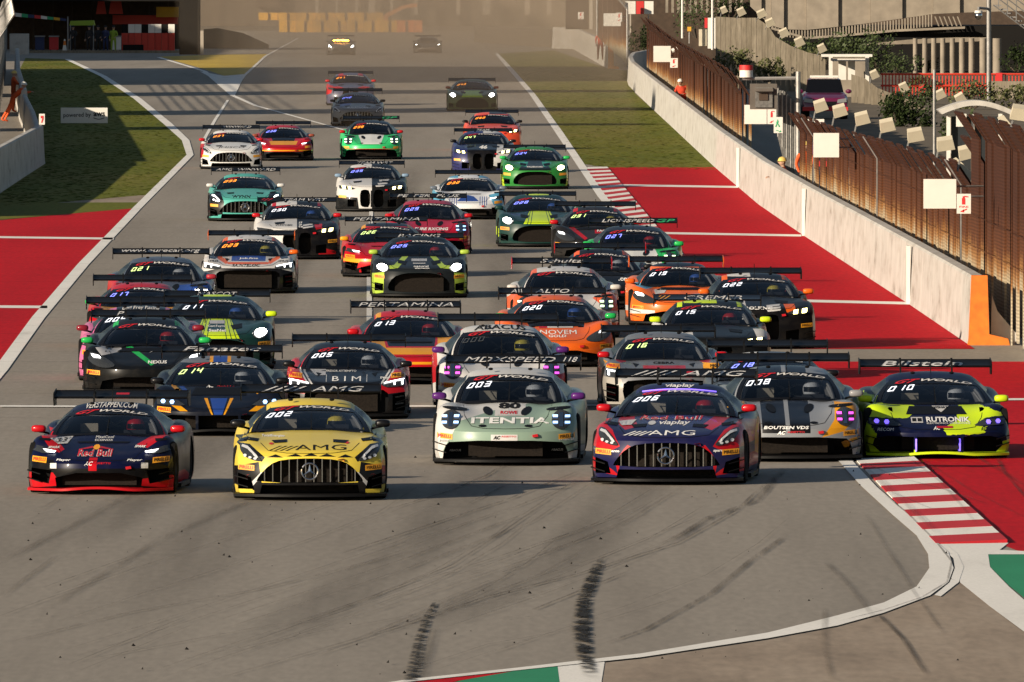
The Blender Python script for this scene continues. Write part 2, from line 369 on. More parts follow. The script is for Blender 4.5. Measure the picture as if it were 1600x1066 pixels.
# rubber and oil
for pts, wd in (([(640, 250), (610, 400), (560, 560), (430, 760), (150, 1000)], [60, 90, 130, 190, 260]), ([(760, 300), (800, 480), (790, 700), (650, 860), (330, 1050)], [50, 90, 140, 170, 200]), ([(520, 300), (430, 470), (330, 700), (40, 900)], [50, 80, 120, 170]), ([(960, 620), (1010, 740), (900, 860), (640, 1000)], [120, 150, 160, 160])):
    skid(pts, wd, 'lane', .0195)
skid([(682, 938), (668, 965), (655, 1000), (648, 1040), (640, 1075)], [7, 17, 20, 27, 30], 'rubber'); skid([(680, 980), (668, 1020), (655, 1066)], [18, 22, 26], 'rubber_faint', .023)
skid([(942, 868), (925, 905), (910, 945), (907, 985), (912, 1020), (925, 1066)], [10, 28, 30, 36, 34, 34], 'rubber'); skid([(935, 880), (912, 940), (912, 1040)], [20, 26, 26], 'rubber', .024)
for pts, wd, mm in (([(560, 1000), (640, 975), (760, 935), (900, 900), (1060, 850), (1150, 800), (1215, 740)], 9, 'rubber_soft'), ([(940, 1010), (1010, 985), (1110, 930), (1170, 880), (1240, 830)], 14, 'rubber_soft'), ([(640, 1050), (760, 1010), (900, 985), (1080, 930)], 6, 'rubber_faint'),
                    ([(0, 880), (140, 810), (230, 760)], 20, 'rubber_faint'), ([(60, 960), (260, 840), (400, 780)], 24, 'rubber_faint'), ([(0, 1010), (200, 960), (420, 920), (700, 850)], 16, 'rubber_faint'), ([(330, 1066), (560, 1000), (800, 900)], 12, 'rubber_faint'),
                    ([(600, 800), (700, 770), (760, 745), (800, 720)], 7, 'rubber_soft'), ([(730, 790), (790, 760)], 8, 'rubber_soft'), ([(1045, 850), (1110, 810), (1180, 785), (1230, 730)], 18, 'rubber_soft'), ([(1290, 880), (1330, 920), (1380, 985)], 16, 'rubber_faint'), ([(1350, 800), (1380, 850), (1430, 930), (1480, 1000)], 10, 'rubber_faint'),
                    ([(1370, 960), (1410, 1000), (1450, 1060)], 14, 'rubber_soft'), ([(1410, 1015), (1520, 1030), (1600, 1036)], 4, 'rubber_faint'), ([(1290, 950), (1288, 1010), (1300, 1066)], 16, 'rubber_faint'), ([(1545, 690), (1570, 740), (1620, 800)], 10, 'rubber_soft'), ([(1440, 720), (1520, 770), (1640, 830)], 10, 'rubber_faint'), ([(1500, 700), (1600, 760), (1700, 800)], 14, 'rubber_faint'),
                    ([(1370, 765), (1420, 806), (1462, 848), (1487, 880), (1480, 912), (1440, 936), (1380, 956), (1300, 976)], 5, 'rubber_soft'), ([(60, 800), (160, 740), (300, 690)], 10, 'rubber_faint'), ([(0, 935), (90, 870)], 14, 'rubber_faint'), ([(300, 1030), (500, 990), (720, 950), (900, 930)], 7, 'rubber_faint'), ([(100, 1040), (420, 980), (600, 960)], 10, 'rubber_faint')):
    skid(pts, wd, mm)
_arc = [(-260, 215), (-60, 140), (110, 82), (300, 20), (450, -30), (600, -90), (700, -150), (765, -205)]
for _ in range(54):                        # tyre lines sweeping into the corner
    ox, oy, k = rnd.uniform(80, 620), rnd.uniform(790, 1010), rnd.uniform(.75, 1.15); a = rnd.randint(0, 4); b_ = rnd.randint(a + 2, 8); w_ = rnd.choice([2.2, 3, 4, 6, 9])
    pts = [(ox + x * k, oy + y * k * rnd.uniform(.97, 1.03)) for x, y in _arc[a:b_]]
    if len(pts) > 1 and max(p[1] for p in pts) < 1066 and all(p[1] > 722 and p[0] < 1290 for p in pts):
        skid(pts, w_, rnd.choice(['rubber_faint', 'rubber_faint', 'rubber_soft']), .021 + .0004 * _ % .004)
        if rnd.random() < .4: skid([(x + 14, y + 11) for x, y in pts], w_, 'rubber_faint', .0215)
for k in range(30):                        # paving joints across the left of the straight
    Zj = 226 + k * 6.2; yj = gy(Zj); xl = -60; skid([(xl, yj), (300, yj + 1), (640, yj + .5)], .16 * sc(Zj), 'rubber_soft', .0225)
b = MB()
for _ in range(130):                       # rubber crumbs
    px, py = rnd.uniform(0, 1500), rnd.uniform(700, 1060); p = G(px, py); r_ = rnd.choice([.006, .008, .012, .018]); a = rnd.uniform(0, 3)
    b.add([p + Vector((r_ * 1.6 * math.cos(a), r_ * 2, .022)), p + Vector((-r_, r_ * 1.5 * math.sin(a), .022)), p + Vector((r_ * .3, -r_ * 2, .022)), p + Vector((0, 0, .022 + r_ * 1.6))], [(0, 1, 3), (1, 2, 3), (2, 0, 3)])
b.obj('rubber_crumbs', mat('crumb', (.012, .011, .010), .9), kind='stuff')
def tufts(name, pts, n, cols):
    """short grass blades standing on a verge"""
    P = [G(*p) for p in pts]; r = random.Random(len(pts)); mbs = [MB() for _ in cols]
    def inside(x, y):
        c = False; m_ = len(P)
        for i in range(m_):
            a, d = P[i], P[i - 1]
            if (a.y > y) != (d.y > y) and x < (d.x - a.x) * (y - a.y) / (d.y - a.y) + a.x: c = not c
        return c
    x0, x1, y0, y1 = min(p.x for p in P), max(p.x for p in P), min(p.y for p in P), max(p.y for p in P); k = 0; it = 0
    while k < n and it < n * 6:
        it += 1; t = r.random(); y = 1 / lerp(1 / y0, 1 / y1, t); x = r.uniform(x0, x1)
        if not inside(x, y): continue
        k += 1; q = noise.noise(Vector((x * .35, y * .03, 3))); ci = min(len(cols) - 1, max(0, int((q * .9 + .5 + r.uniform(-.25, .25)) * len(cols)))); w_, h = r.uniform(.05, .14), r.uniform(.010, .022)
        mbs[ci].add([(x - w_, y, .008), (x + w_, y + r.uniform(-.05, .05), .008), (x + w_ * .5, y, h), (x - w_ * .4, y, h * .8)], [(0, 1, 2, 3)])
    for b_, c in zip(mbs, cols): b_.obj(name, MATS[c], kind='stuff', clean=False)
mat('blade_a', (.055, .068, .010), .9, spec=.1); mat('blade_b', (.072, .076, .012), .9, spec=.1); mat('blade_c', (.090, .080, .018), .9, spec=.1)
tufts('grass', [(778, 84), (865, 79), (955, 109), (1010, 112), (988, 145), (1048, 199), (1119, 266), (950, 264), (905, 256), (870, 206), (828, 145), (798, 110)], 7000, ['blade_a', 'blade_b', 'blade_c'])
tufts('grass', [(-60, 330), (0, 303), (68, 262), (55, 220), (40, 150), (30, 110), (40, 91), (105, 93), (162, 122), (216, 157), (262, 197), (288, 224), (293, 245), (270, 272), (241, 305)], 7000, ['blade_a', 'blade_a', 'blade_b'])
for pts, wd in (([(1338, 724), (1400, 752), (1470, 770), (1560, 800)], 9), ([(1380, 770), (1450, 800), (1540, 815)], 7), ([(1345, 730), (1410, 790), (1470, 846)], 12), ([(1420, 722), (1470, 760), (1530, 830)], 8)): skid(pts, wd, 'rubber_faint', .060)
for pts, wd in (([(693, 874), (720, 872)], 4), ([(692, 899), (722, 897), (770, 893)], 4), ([(784, 897), (812, 888)], 3), ([(790, 967), (832, 963)], 2.5), ([(795, 972), (830, 966)], 2), ([(758, 1006), (772, 1005)], 1.6)):
    skid([pts[0], tuple((a + b_) / 2 for a, b_ in zip(pts[0], pts[-1])), pts[-1]], wd, 'rubber', .022)
# ================================================================ race car shapes
# a shape = lofted hull (front openings and wheel arches cut out) + greenhouse; x right seen from the front, y back, z up
SHAPE = {
 'amg': dict(W=[(0, .94), (.5, 1.0), (1.0, 1.02), (1.7, .985), (2.5, .97), (3.5, 1.02), (4.2, 1.0), (4.6, .93)],
   zf=[(0, .57), (.12, .64), (.45, .72), (1.0, .79), (1.7, .80), (2.5, .80), (3.4, .92), (4.0, .92), (4.6, .84)],
   zc=[(0, .57), (.12, .64), (.5, .715), (1.2, .80), (1.8, .86), (2.6, .85), (3.5, .88), (4.6, .86)],
   xf=.80, xv=.58, vo=-.012, bow=.42, yw=1.85, yt=2.75, wb=.78, wt=.53, zwb=.86, zr=1.245, yre=4.1, wre=.5, zre=.96, yf=.98, yr=3.62, wing=1.325),
 'porsche': dict(W=[(0, .92), (.4, .99), (.9, 1.0), (1.6, .96), (2.4, .95), (3.3, 1.035), (4.1, 1.03), (4.55, .96)],
   zf=[(0, .46), (.08, .53), (.3, .68), (.75, .805), (1.2, .82), (2.3, .80), (3.2, .95), (3.9, .96), (4.55, .80)],
   zc=[(0, .46), (.1, .52), (.5, .63), (1.0, .735), (1.45, .82), (2.6, .82), (3.5, .88), (4.55, .80)],
   xf=.77, xv=.50, vo=-.04, bow=.46, yw=1.45, yt=2.25, wb=.73, wt=.565, zwb=.82, zr=1.265, yre=4.2, wre=.40, zre=.92, yf=.95, yr=3.45, wing=1.325),
 'ferrari': dict(W=[(0, .94), (.4, 1.0), (1.0, 1.015), (1.7, .97), (2.5, .955), (3.4, 1.02), (4.2, 1.01), (4.55, .95)],
   zf=[(0, .42), (.1, .49), (.4, .64), (.95, .775), (1.5, .755), (2.4, .76), (3.2, .88), (3.9, .90), (4.55, .84)],
   zc=[(0, .42), (.1, .47), (.45, .575), (.95, .68), (1.4, .77), (2.6, .80), (3.5, .88), (4.55, .86)],
   xf=.80, xv=.52, vo=-.03, bow=.5, yw=1.4, yt=2.25, wb=.77, wt=.53, zwb=.765, zr=1.185, yre=3.9, wre=.42, zre=.92, yf=1.0, yr=3.6, wing=1.23),
 'lambo': dict(W=[(0, .96), (.35, 1.01), (1.0, 1.02), (1.7, .97), (2.5, .96), (3.4, 1.03), (4.2, 1.02), (4.5, .96)],
   zf=[(0, .37), (.1, .44), (.4, .59), (.95, .745), (1.4, .73), (2.3, .76), (3.1, .88), (3.9, .90), (4.5, .84)],
   zc=[(0, .37), (.1, .42), (.45, .52), (.9, .63), (1.3, .72), (2.6, .78), (3.5, .88), (4.5, .86)],
   xf=.80, xv=.55, vo=-.015, bow=.42, yw=1.3, yt=2.2, wb=.82, wt=.59, zwb=.72, zr=1.15, yre=3.9, wre=.45, zre=.92, yf=1.0, yr=3.6, wing=1.21),
 'audi': dict(W=[(0, .95), (.35, 1.0), (1.0, 1.01), (1.7, .97), (2.5, .955), (3.4, 1.01), (4.2, 1.0), (4.5, .95)],
   zf=[(0, .53), (.1, .60), (.4, .69), (.95, .775), (1.5, .765), (2.4, .78), (3.2, .90), (3.9, .90), (4.5, .84)],
   zc=[(0, .53), (.1, .59), (.45, .655), (.95, .72), (1.4, .78), (2.6, .82), (3.5, .88), (4.5, .86)],
   xf=.82, xv=.56, vo=-.03, bow=.36, yw=1.42, yt=2.25, wb=.76, wt=.545, zwb=.775, zr=1.20, yre=3.9, wre=.42, zre=.92, yf=.98, yr=3.6, wing=1.205),
 'bmw': dict(W=[(0, .94), (.4, 1.0), (1.0, 1.02), (1.7, .97), (2.6, .96), (3.6, 1.02), (4.3, 1.0), (4.7, .95)],
   zf=[(0, .64), (.1, .71), (.4, .78), (1.0, .85), (1.7, .86), (2.6, .86), (3.5, .97), (4.2, .97), (4.7, .92)],
   zc=[(0, .66), (.1, .73), (.45, .79), (1.1, .86), (1.8, .92), (2.6, .92), (3.6, .95), (4.7, .94)],
   xf=.82, xv=.58, vo=-.015, bow=.36, yw=1.8, yt=2.6, wb=.76, wt=.575, zwb=.92, zr=1.315, yre=4.3, wre=.55, zre=1.02, yf=.98, yr=3.7, wing=1.315),
 'aston': dict(W=[(0, .94), (.5, 1.0), (1.0, 1.02), (1.7, .98), (2.5, .965), (3.5, 1.02), (4.2, 1.0), (4.6, .94)],
   zf=[(0, .56), (.1, .63), (.4, .725), (1.0, .81), (1.7, .80), (2.5, .80), (3.4, .93), (4.0, .93), (4.6, .86)],
   zc=[(0, .55), (.1, .61), (.5, .69), (1.2, .77), (1.75, .84), (2.6, .84), (3.5, .89), (4.6, .87)],
   xf=.80, xv=.56, vo=-.02, bow=.44, yw=1.8, yt=2.65, wb=.77, wt=.55, zwb=.84, zr=1.235, yre=4.1, wre=.5, zre=.95, yf=.98, yr=3.62, wing=1.21),
 'mclaren': dict(W=[(0, .93), (.4, .99), (1.0, 1.01), (1.7, .96), (2.5, .95), (3.4, 1.02), (4.2, 1.01), (4.5, .95)],
   zf=[(0, .41), (.1, .49), (.4, .64), (.95, .775), (1.4, .75), (2.4, .76), (3.2, .88), (3.9, .90), (4.5, .84)],
   zc=[(0, .41), (.1, .46), (.45, .56), (.95, .67), (1.4, .76), (2.6, .80), (3.5, .88), (4.5, .86)],
   xf=.78, xv=.48, vo=-.055, bow=.52, yw=1.4, yt=2.2, wb=.76, wt=.50, zwb=.76, zr=1.185, yre=3.8, wre=.42, zre=.92, yf=1.0, yr=3.6, wing=1.205),
}
def sym(p): return p + [(-x, z) for x, z in reversed(p) if abs(x) > 1e-6]
def ell(cx, cz, a, b, n=18, rot=0.0):
    return [(cx + a * math.cos(t) * math.cos(rot) - b * math.sin(t) * math.sin(rot), cz + a * math.cos(t) * math.sin(rot) + b * math.sin(t) * math.cos(rot))
            for t in [2 * math.pi * i / n for i in range(n)]]
# front view outlines: open = cut openings (mirror flag), light = headlight lens, lamp = lit shapes, patch = (name, outline, finish, mirror)
FRONT = {
 'amg': dict(open=[(chaikin(sym([(0, .555), (.36, .535), (.52, .47), (.66, .32), (.70, .235)]), 1, True), 0), ([(.62, .205), (-.62, .205), (-.66, .04), (.66, .04)], 0), ([(.76, .30), (.93, .36), (.93, .15), (.72, .15)], 1)],
   light=chaikin([(.905, .735), (.80, .705), (.62, .535), (.635, .50), (.80, .535), (.90, .63)], 2, True),
   lamp=[[(.87, .70), (.80, .682), (.66, .555), (.68, .545), (.80, .645), (.875, .675)], ell(.70, .54, .022, .016, 10), ell(.765, .553, .022, .016, 10), ell(.83, .573, .022, .016, 10)], lens='lens', lampfin='lamp_dim',
   patch=[('hood_vent', [(.30, .765), (.50, .755), (.46, .725), (.30, .735)], 'black', 1), ('fender_louvre', [(.66, .775), (.86, .80), (.86, .765), (.68, .745)], 'black', 1)]),
 'porsche': dict(open=[(chaikin([(.74, .345), (-.74, .345), (-.83, .25), (-.86, .03), (.86, .03), (.83, .25)], 1, True), 0)],
   light=ell(.745, .61, .125, .125, 22), lamp=[[(.635, .665), (.70, .665), (.70, .635), (.635, .635)], [(.79, .665), (.855, .665), (.855, .635), (.79, .635)], [(.635, .585), (.70, .585), (.70, .555), (.635, .555)], [(.79, .585), (.855, .585), (.855, .555), (.79, .555)]],
   lens='lens', lampfin='lamp_blue',
   patch=[('headlight_core', [(.72, .70), (.77, .70), (.77, .52), (.72, .52)], 'chrome', 1), ('fender_louvre', ell(.70, .755, .17, .022, 14, .12), 'black', 1), ('hood_duct', ell(.26, .715, .075, .045, 14, .5), 'black', 1),
          ('hood_pin', ell(.31, .535, .055, .016, 10), 'black', 1), ('intake_frame', [(-.40, .105), (-.40, .24), (.40, .24), (.40, .105)], 'radiator', 0)]),
 'ferrari': dict(open=[(chaikin([(.60, .30), (-.60, .30), (-.56, .03), (.56, .03)], 1, True), 0), ([(.64, .33), (.93, .36), (.93, .20), (.68, .15)], 1)],
   light=[(.93, .655), (.84, .64), (.62, .575), (.64, .55), (.78, .545), (.93, .585)], lamp=[[(.78, .595), (.60, .565), (.62, .545), (.72, .555)]], lens='lens', lampfin='lamp_white',
   patch=[('hood_vent', [(.36, .688), (.33, .672), (-.33, .672), (-.36, .688)], 'black', 0), ('fender_louvre', [(.70, .735), (.86, .74), (.86, .715), (.72, .70)], 'black', 1)]),  # hood_vent here: thin strip, the vent ledge's shadow painted black
 'lambo': dict(open=[([(.30, .315), (-.30, .315), (-.30, .10), (.30, .10)], 0), ([(.34, .315), (.70, .325), (.87, .29), (.90, .20), (.80, .105), (.34, .105)], 1)],
   light=[(.93, .55), (.62, .53), (.50, .46), (.58, .45), (.92, .47)], lamp=[ell(.70, .497, .035, .032, 6), ell(.83, .507, .035, .032, 6)], lens='lens', lampfin='lamp_violet',
   patch=[('hood_vent', [(.36, .70), (.42, .60), (-.42, .60), (-.36, .70)], 'black', 0)]),
 'audi': dict(open=[(chaikin([(.56, .50), (-.56, .50), (-.70, .40), (-.62, .03), (.62, .03), (.70, .40)], 1, True), 0), ([(.74, .40), (.94, .44), (.94, .14), (.74, .14)], 1)],
   light=[(.93, .655), (.60, .585), (.56, .545), (.64, .515), (.93, .535)], lamp=[[(.92, .64), (.60, .578), (.60, .562), (.90, .62)], [(.90, .63), (.875, .62), (.875, .55), (.90, .55)], [(.78, .60), (.755, .595), (.755, .545), (.78, .545)]], lens='lens', lampfin='lamp_white',
   patch=[('hood_vent', [(.40, .715), (.50, .73), (.46, .675)], 'black', 1), ('canard_slot', [(.78, .36), (.92, .38), (.92, .355), (.78, .335)], 'accent', 1), ('canard_slot', [(.78, .25), (.92, .27), (.92, .245), (.78, .225)], 'accent', 1)]),
 'bmw': dict(open=[(chaikin([(.045, .60), (.22, .635), (.33, .58), (.33, .22), (.26, .135), (.045, .135)], 1, True), 1), ([(.44, .33), (.68, .36), (.68, .15), (.44, .15)], 1)],
   light=[(.92, .735), (.60, .70), (.46, .645), (.62, .615), (.90, .65)], lamp=[[(.585, .69), (.665, .70), (.65, .63), (.57, .625)], [(.74, .71), (.83, .72), (.815, .65), (.725, .64)]], lens='lens', lampfin='lamp_yellow',
   patch=[('kidney_bar', [(.033, .60), (-.033, .60), (-.033, .14), (.033, .14)], 'black', 0), ('hood_vent', [(.28, .86), (.52, .84), (.50, .80), (.30, .82)], 'black', 1)]),
 'aston': dict(open=[(chaikin(sym([(0, .525), (.30, .52), (.54, .44), (.66, .25), (.60, .13)]), 1, True), 0), ([(.74, .30), (.92, .33), (.92, .16), (.74, .16)], 1)],
   light=ell(.75, .625, .135, .085, 20, .25), lamp=[ell(.755, .627, .105, .064, 18, .25)], lens='lens', lampfin='lamp_bright',
   patch=[('hood_vent', [(.24, .74), (.44, .77), (.44, .71), (.28, .68)], 'black', 1), ('lamp_ring', [(.90, .675), (.86, .70), (.72, .66), (.73, .645), (.85, .68), (.885, .66)], 'chrome', 1), ('grille_bar', [(.5, .335), (.5, .315), (-.5, .315), (-.5, .335)], 'dark', 0)]),
 'mclaren': dict(open=[(chaikin([(.66, .29), (-.66, .29), (-.74, .03), (.74, .03)], 1, True), 0)],
   light=chaikin([(.93, .665), (.80, .66), (.52, .52), (.46, .44), (.70, .42), (.90, .52)], 2, True), lamp=[[(.86, .635), (.74, .61), (.70, .565), (.83, .585)]], lens='lens', lampfin='lamp_white',
   patch=[('hood_vent', [(.34, .72), (.46, .67), (-.46, .67), (-.34, .72)], 'black', 0)]),
}
MODELS = {}
class Shape: pass

def decal_mesh(name, bvh, vs2, fs, off=.008, maxlen=.07, skirt=0.0, scale=1.0):
    """2D outline in the front view laid onto the surface, standing off by off; skirt = thickness turned back to the surface"""
    bm = bmesh.new(); bv = [bm.verts.new((x, 0, z)) for x, z in vs2]
    for f in fs:
        try: bm.faces.new([bv[i] for i in f])
        except ValueError: pass
    if any(len(f.verts) > 4 for f in bm.faces): bmesh.ops.triangulate(bm, faces=bm.faces[:])
    for _ in range(3):
        E = [e for e in bm.edges if e.calc_length() > maxlen]
        if not E: break
        bmesh.ops.subdivide_edges(bm, edges=E, cuts=1, use_grid_fill=False)
        bmesh.ops.triangulate(bm, faces=bm.faces[:])
    nrm = {}
    for v in bm.verts:
        p = Vector((v.co.x, -3, v.co.z)); h, n, i, d = bvh.ray_cast(p, Vector((0, 1, 0)))
        if h is None or h.y > 4.0:
            h, n, i, d = bvh.find_nearest(Vector((v.co.x, .9, v.co.z)))
        if n.y > 0: n = -n
        nn = (n + Vector((0, -.5, 0))).normalized()
        v.co = h + nn * off; nrm[v] = nn
    for f in bm.faces:
        f.normal_update()
        if f.normal.y > 0: f.normal_flip()
    if skirt:
        E = [e for e in bm.edges if e.is_boundary]
        ret = bmesh.ops.extrude_edge_only(bm, edges=E)
        for v in ret['geom']:
            if isinstance(v, bmesh.types.BMVert): v.co = v.co + Vector((0, skirt, 0))
    me = bpy.data.meshes.new(name); bm.to_mesh(me); bm.free(); return me
def outline(pts): return pts, [tuple(range(len(pts)))]
def mirror(p): return [(-x, z) for x, z in reversed(p)]

def boolean_cut(me, cutter):
    a = bpy.data.objects.new('a', me); c = bpy.data.objects.new('c', cutter); COL.objects.link(a); COL.objects.link(c)
    md = a.modifiers.new('b', 'BOOLEAN'); md.operation = 'DIFFERENCE'; md.object = c; md.solver = 'EXACT'
    dg = bpy.context.evaluated_depsgraph_get(); out = bpy.data.meshes.new_from_object(a.evaluated_get(dg))
    bpy.data.objects.remove(a); bpy.data.objects.remove(c); return out

def build_shape(key):
    P = SHAPE[key]; Fd = FRONT[key]; sh = Shape(); sh.P = P; sh.F = Fd; sh.key = key
    W, zf, zc = pchip(P['W']), pchip(P['zf']), pchip(P['zc']); L = P['W'][-1][0]; zb = .10
    zn = zc(0)
    def warp(x, y, z):
        f = max(0.0, 1 - y / 1.35)
        return y + f * (P['bow'] * min(1.2, abs(x) / 1.0) ** 2.3 + .10 * max(0, min(1, (z - .32) / .35)) ** 1.5)
    def section(y):
        wy, f, c = W(y), zf(y), zc(y); nb = min(1, y / .5)
        c1 = [(wy - .035, zb), (wy - .006, zb + .10), (wy, .42 * (f + zb)), (wy - .012, f - .15 * nb - .05), (wy - .05 - .02 * nb, f - .03), (P['xf'], f + .012), (P['xv'], lerp(f, c, .6) + P['vo'] * nb), (P['xv'] * .55, c + .3 * P['vo'] * nb), (0, c)]
        return [(0, zb), (wy * .5, zb)] + chaikin(c1, 2)
    ys = [0, .03, .06, .1, .15, .2, .28, .36, .46, .58, .7, .85, 1.0, 1.15, 1.3, 1.45, 1.6, 1.8, 2.05, 2.3, 2.6, 2.9, 3.15, 3.4, 3.65, 3.9, 4.15, L - .15, L - .05, L]
    b = MB(); rings = []
    for y in ys:
        h = section(y); full = [(x, z) for x, z in h] + [(-x, z) for x, z in reversed(h[1:-1])]
        rings.append([Vector((x, warp(x, y, z), z)) for x, z in full])
    n = len(rings[0])
    b.grid([r + [r[0]] for r in rings])
    for y, flip in ((0, 1), (L, 0)):
        h = section(y); m = len(h); half = m // 2; P2 = []
        for i in range(half + 1):
            lo, hi = h[i], h[m - 1 - i]; K = 8
            P2.append([(lerp(lo[0], hi[0], k / K), lerp(lo[1], hi[1], k / K)) for k in range(K + 1)])
        for sgn in (1, -1): b.grid([[Vector((sgn * x, warp(x, y, z), z)) for x, z in row] for row in P2], flip=bool(flip) == (sgn > 0))
    body = b.mesh('body')
    yw, yre = P['yw'], P['yre']
    for f in body.polygons:
        c = f.center
        if c.z > .45 and yw + .2 * (c.x / .75) ** 2 + .06 < c.y < yre and abs(c.x) < P['wb'] - .1: f.material_index = 1
    # cutters
    cb = MB(); cb.cur = 1
    for pts, mir in Fd['open']:
        for q in ([pts, mirror(pts)] if mir else [pts]):
            zz = sum(p[1] for p in q) / len(q)
            cb.prism(q, -.5, .38 if max(abs(p[0]) for p in q) < .75 else .62, lambda x, z, h: (x, h, z))
    for yy in (P['yf'], P['yr']):
        for s in (1, -1):
            cb.prism([(.372 * math.cos(2 * math.pi * k / 28) + yy, .372 * math.sin(2 * math.pi * k / 28) + .325) for k in range(28)], s * .60, s * 1.3, lambda a, c, h: (h, a, c))
    cut = cb.mesh('cut')
    cut.materials.append(MATS['plain']); cut.materials.append(MATS['black_trim'])
    body.materials.append(MATS['plain']); body.materials.append(MATS['black_trim'])
    body = boolean_cut(body, cut); body.name = 'body_' + key
    bm = bmesh.new(); bm.from_mesh(body); bmesh.ops.remove_doubles(bm, verts=bm.verts, dist=.0008); bm.to_mesh(body); bm.free()
    body.polygons.foreach_set('use_smooth', [True] * len(body.polygons)); body.set_sharp_from_angle(angle=R(32))
    sh.body = body
    # greenhouse
    yt, wb, wt, zwb, zr, wre, zre = P['yt'], P['wb'], P['wt'], P['zwb'], P['zr'], P['wre'], P['zre']
    def ws(s, t):
        hw = lerp(wb, wt, t ** 1.1) + .025 * math.sin(math.pi * t)
        return Vector((s * hw, lerp(yw, yt, t) + .30 * s * s * (1 - .45 * t), lerp(zwb - .035 * s * s, zr - .085 - .045 * s * s, t ** .93) + .012 * math.sin(math.pi * t)))
    def rf(s, u):
        k = lerp(yt, yre, u) + .30 * .55 * s * s * (1 - u)
        hw = lerp(wt, wre, u ** 1.4)
        zc_ = zr - .085 + .085 * math.sin(math.pi / 2 * min(1, u / .35)) - (zr - zre) * max(0, (u - .22) / .78) ** 2
        return Vector((s * hw, k, zc_ - .045 * s * s - .05 * max(0, abs(s) - .8) * 5 * .25))
    sh.ws = ws; sh.rf = rf
    Sx = [i / 10 - 1 for i in range(21)]
    b = MB(); b.grid([[ws(s, t / 10) for s in Sx] for t in range(11)]); sh.glass = b.mesh('windscreen', 60)
    if sum(p.normal.y for p in sh.glass.polygons) > 0: sh.glass.flip_normals()
    b = MB(); b.grid([[rf(s, u / 12) for s in Sx] for u in range(13)])
    # pillars and side strips
    sideg = {1: MB(), -1: MB()}
    for sg in (1, -1):
        top = [ws(sg, t / 8) for t in range(9)] + [rf(sg, u / 12) for u in range(1, 13)]
        rows = []
        for T in top:
            wbelt = W(min(T.y, L)) - .17; zbelt = zf(T.y) - .05; row = []
            for k in range(6):
                t = k / 5; bul = .05 * math.sin(math.pi * t)
                row.append(Vector((sg * (lerp(abs(T.x), max(wbelt, abs(T.x)), t) + bul * (1 if T.y > yw + .3 else .2)), T.y + .02 * k * (1 if T.y < yt else 0), lerp(T.z, min(zbelt, T.z), t))))
            rows.append(row)
        strip = [[r[0], r[0] + (r[1] - r[0]) * .55] for r in rows]; b.grid(strip, sg > 0)
        sideg[sg].grid([[r[0] + (r[1] - r[0]) * .55] + r[1:] for r in rows], sg > 0)
    end = [rf(s, 1) for s in Sx]
    b.grid([end, [p + Vector((0, .25, -.2)) for p in end]])
    sh.roof = b.mesh('roof', 40)
    sh.side = {k: v.mesh('side_window', 60) for k, v in sideg.items()}
    # collision tree for decals
    vs, fs = [], []
    for me in (sh.body, sh.glass, sh.roof):
        o = len(vs); vs += [v.co.copy() for v in me.vertices]; fs += [tuple(i + o for i in p.vertices) for p in me.polygons]
    sh.bvh = BVHTree.FromPolygons(vs, fs)
    # uncut skin for things that bridge openings
    hb = MB(); hb.grid([r + [r[0]] for r in rings])
    h = section(0)
    sh.D = lambda nm, vs2, fs, **k: decal_mesh(nm, sh.bvh, vs2, fs, **k)
    # shared decal meshes
    zt = zr - .035
    def wsq(u, v):                         # unit box -> band at the top of the windscreen, following its arc
        s = (u - .5) * 2; t = .80 + .17 * v - .02
        return s, t
    bb = MB(); bb.grid([[ws(s * .985, t) + Vector((0, -.006, .004)) for s in Sx] for t in (.745, .80, .86, .92, .985)]); sh.strip = bb.mesh('sun_strip', 60)
    fr = MB()                              # black painted border of the glass
    for sg in (1, -1): fr.grid([[ws(sg * a, t / 10) + Vector((0, -.005, .003)) for a in (.915, .995)] for t in range(0, 10)])
    fr.grid([[ws(s * .985, t) + Vector((0, -.005, .003)) for s in Sx] for t in (.003, .06)]); sh.border = fr.mesh('glass_border', 60)
    def word(s, u0, u1, t0, t1, drop, shr):
        vs_, fs_ = text2d(s, shr, .022); b2 = MB()
        b2.add([ws(lerp(u0, u1, a) , lerp(t0, t1, c) - drop * (max(0, lerp(u0, u1, a) + .1)) ** 2) + Vector((0, -.014, .008)) for a, c in vs_], fs_); return b2.mesh('lettering', clean=False)
    sh.gt = word('GT', -.80, -.26, .785, .955, .0, .7); sh.world = word('WORLD', -.24, .86, .845, .95, .10, .4)
    # headlights
    sh.light, sh.lamps, sh.patch = {}, {}, []
    for sg in (1, -1):
        q = Fd['light'] if sg > 0 else mirror(Fd['light'])
        sh.light[sg] = sh.D('headlight', *outline(q), off=.014, skirt=.03, maxlen=.06)
        vv, ff = [], []
        for lp in Fd['lamp']:
            lp = lp if sg > 0 else mirror(lp); o = len(vv); vv += lp; ff.append(tuple(range(o, o + len(lp))))
        sh.lamps[sg] = sh.D('lamp', vv, ff, off=.026, maxlen=.06)
    for nm, pts, fin, mir in Fd['patch']:
        for q in ([pts, mirror(pts)] if mir else [pts]):
            sh.patch.append((nm, sh.D(nm, *outline(q), off=.018 if nm == 'headlight_core' else .007, skirt=.012, maxlen=.08), fin))
    # panel gaps round the hood and bumper
    zn_ = zc(0); g = .0032
    seam = [(P['xv'] + .10, zwb - .03), (P['xv'] + .06, lerp(zwb, zn_, .45)), (P['xv'] - .04, zn_ + .075), (.30, zn_ + .045), (0, zn_ + .04)]
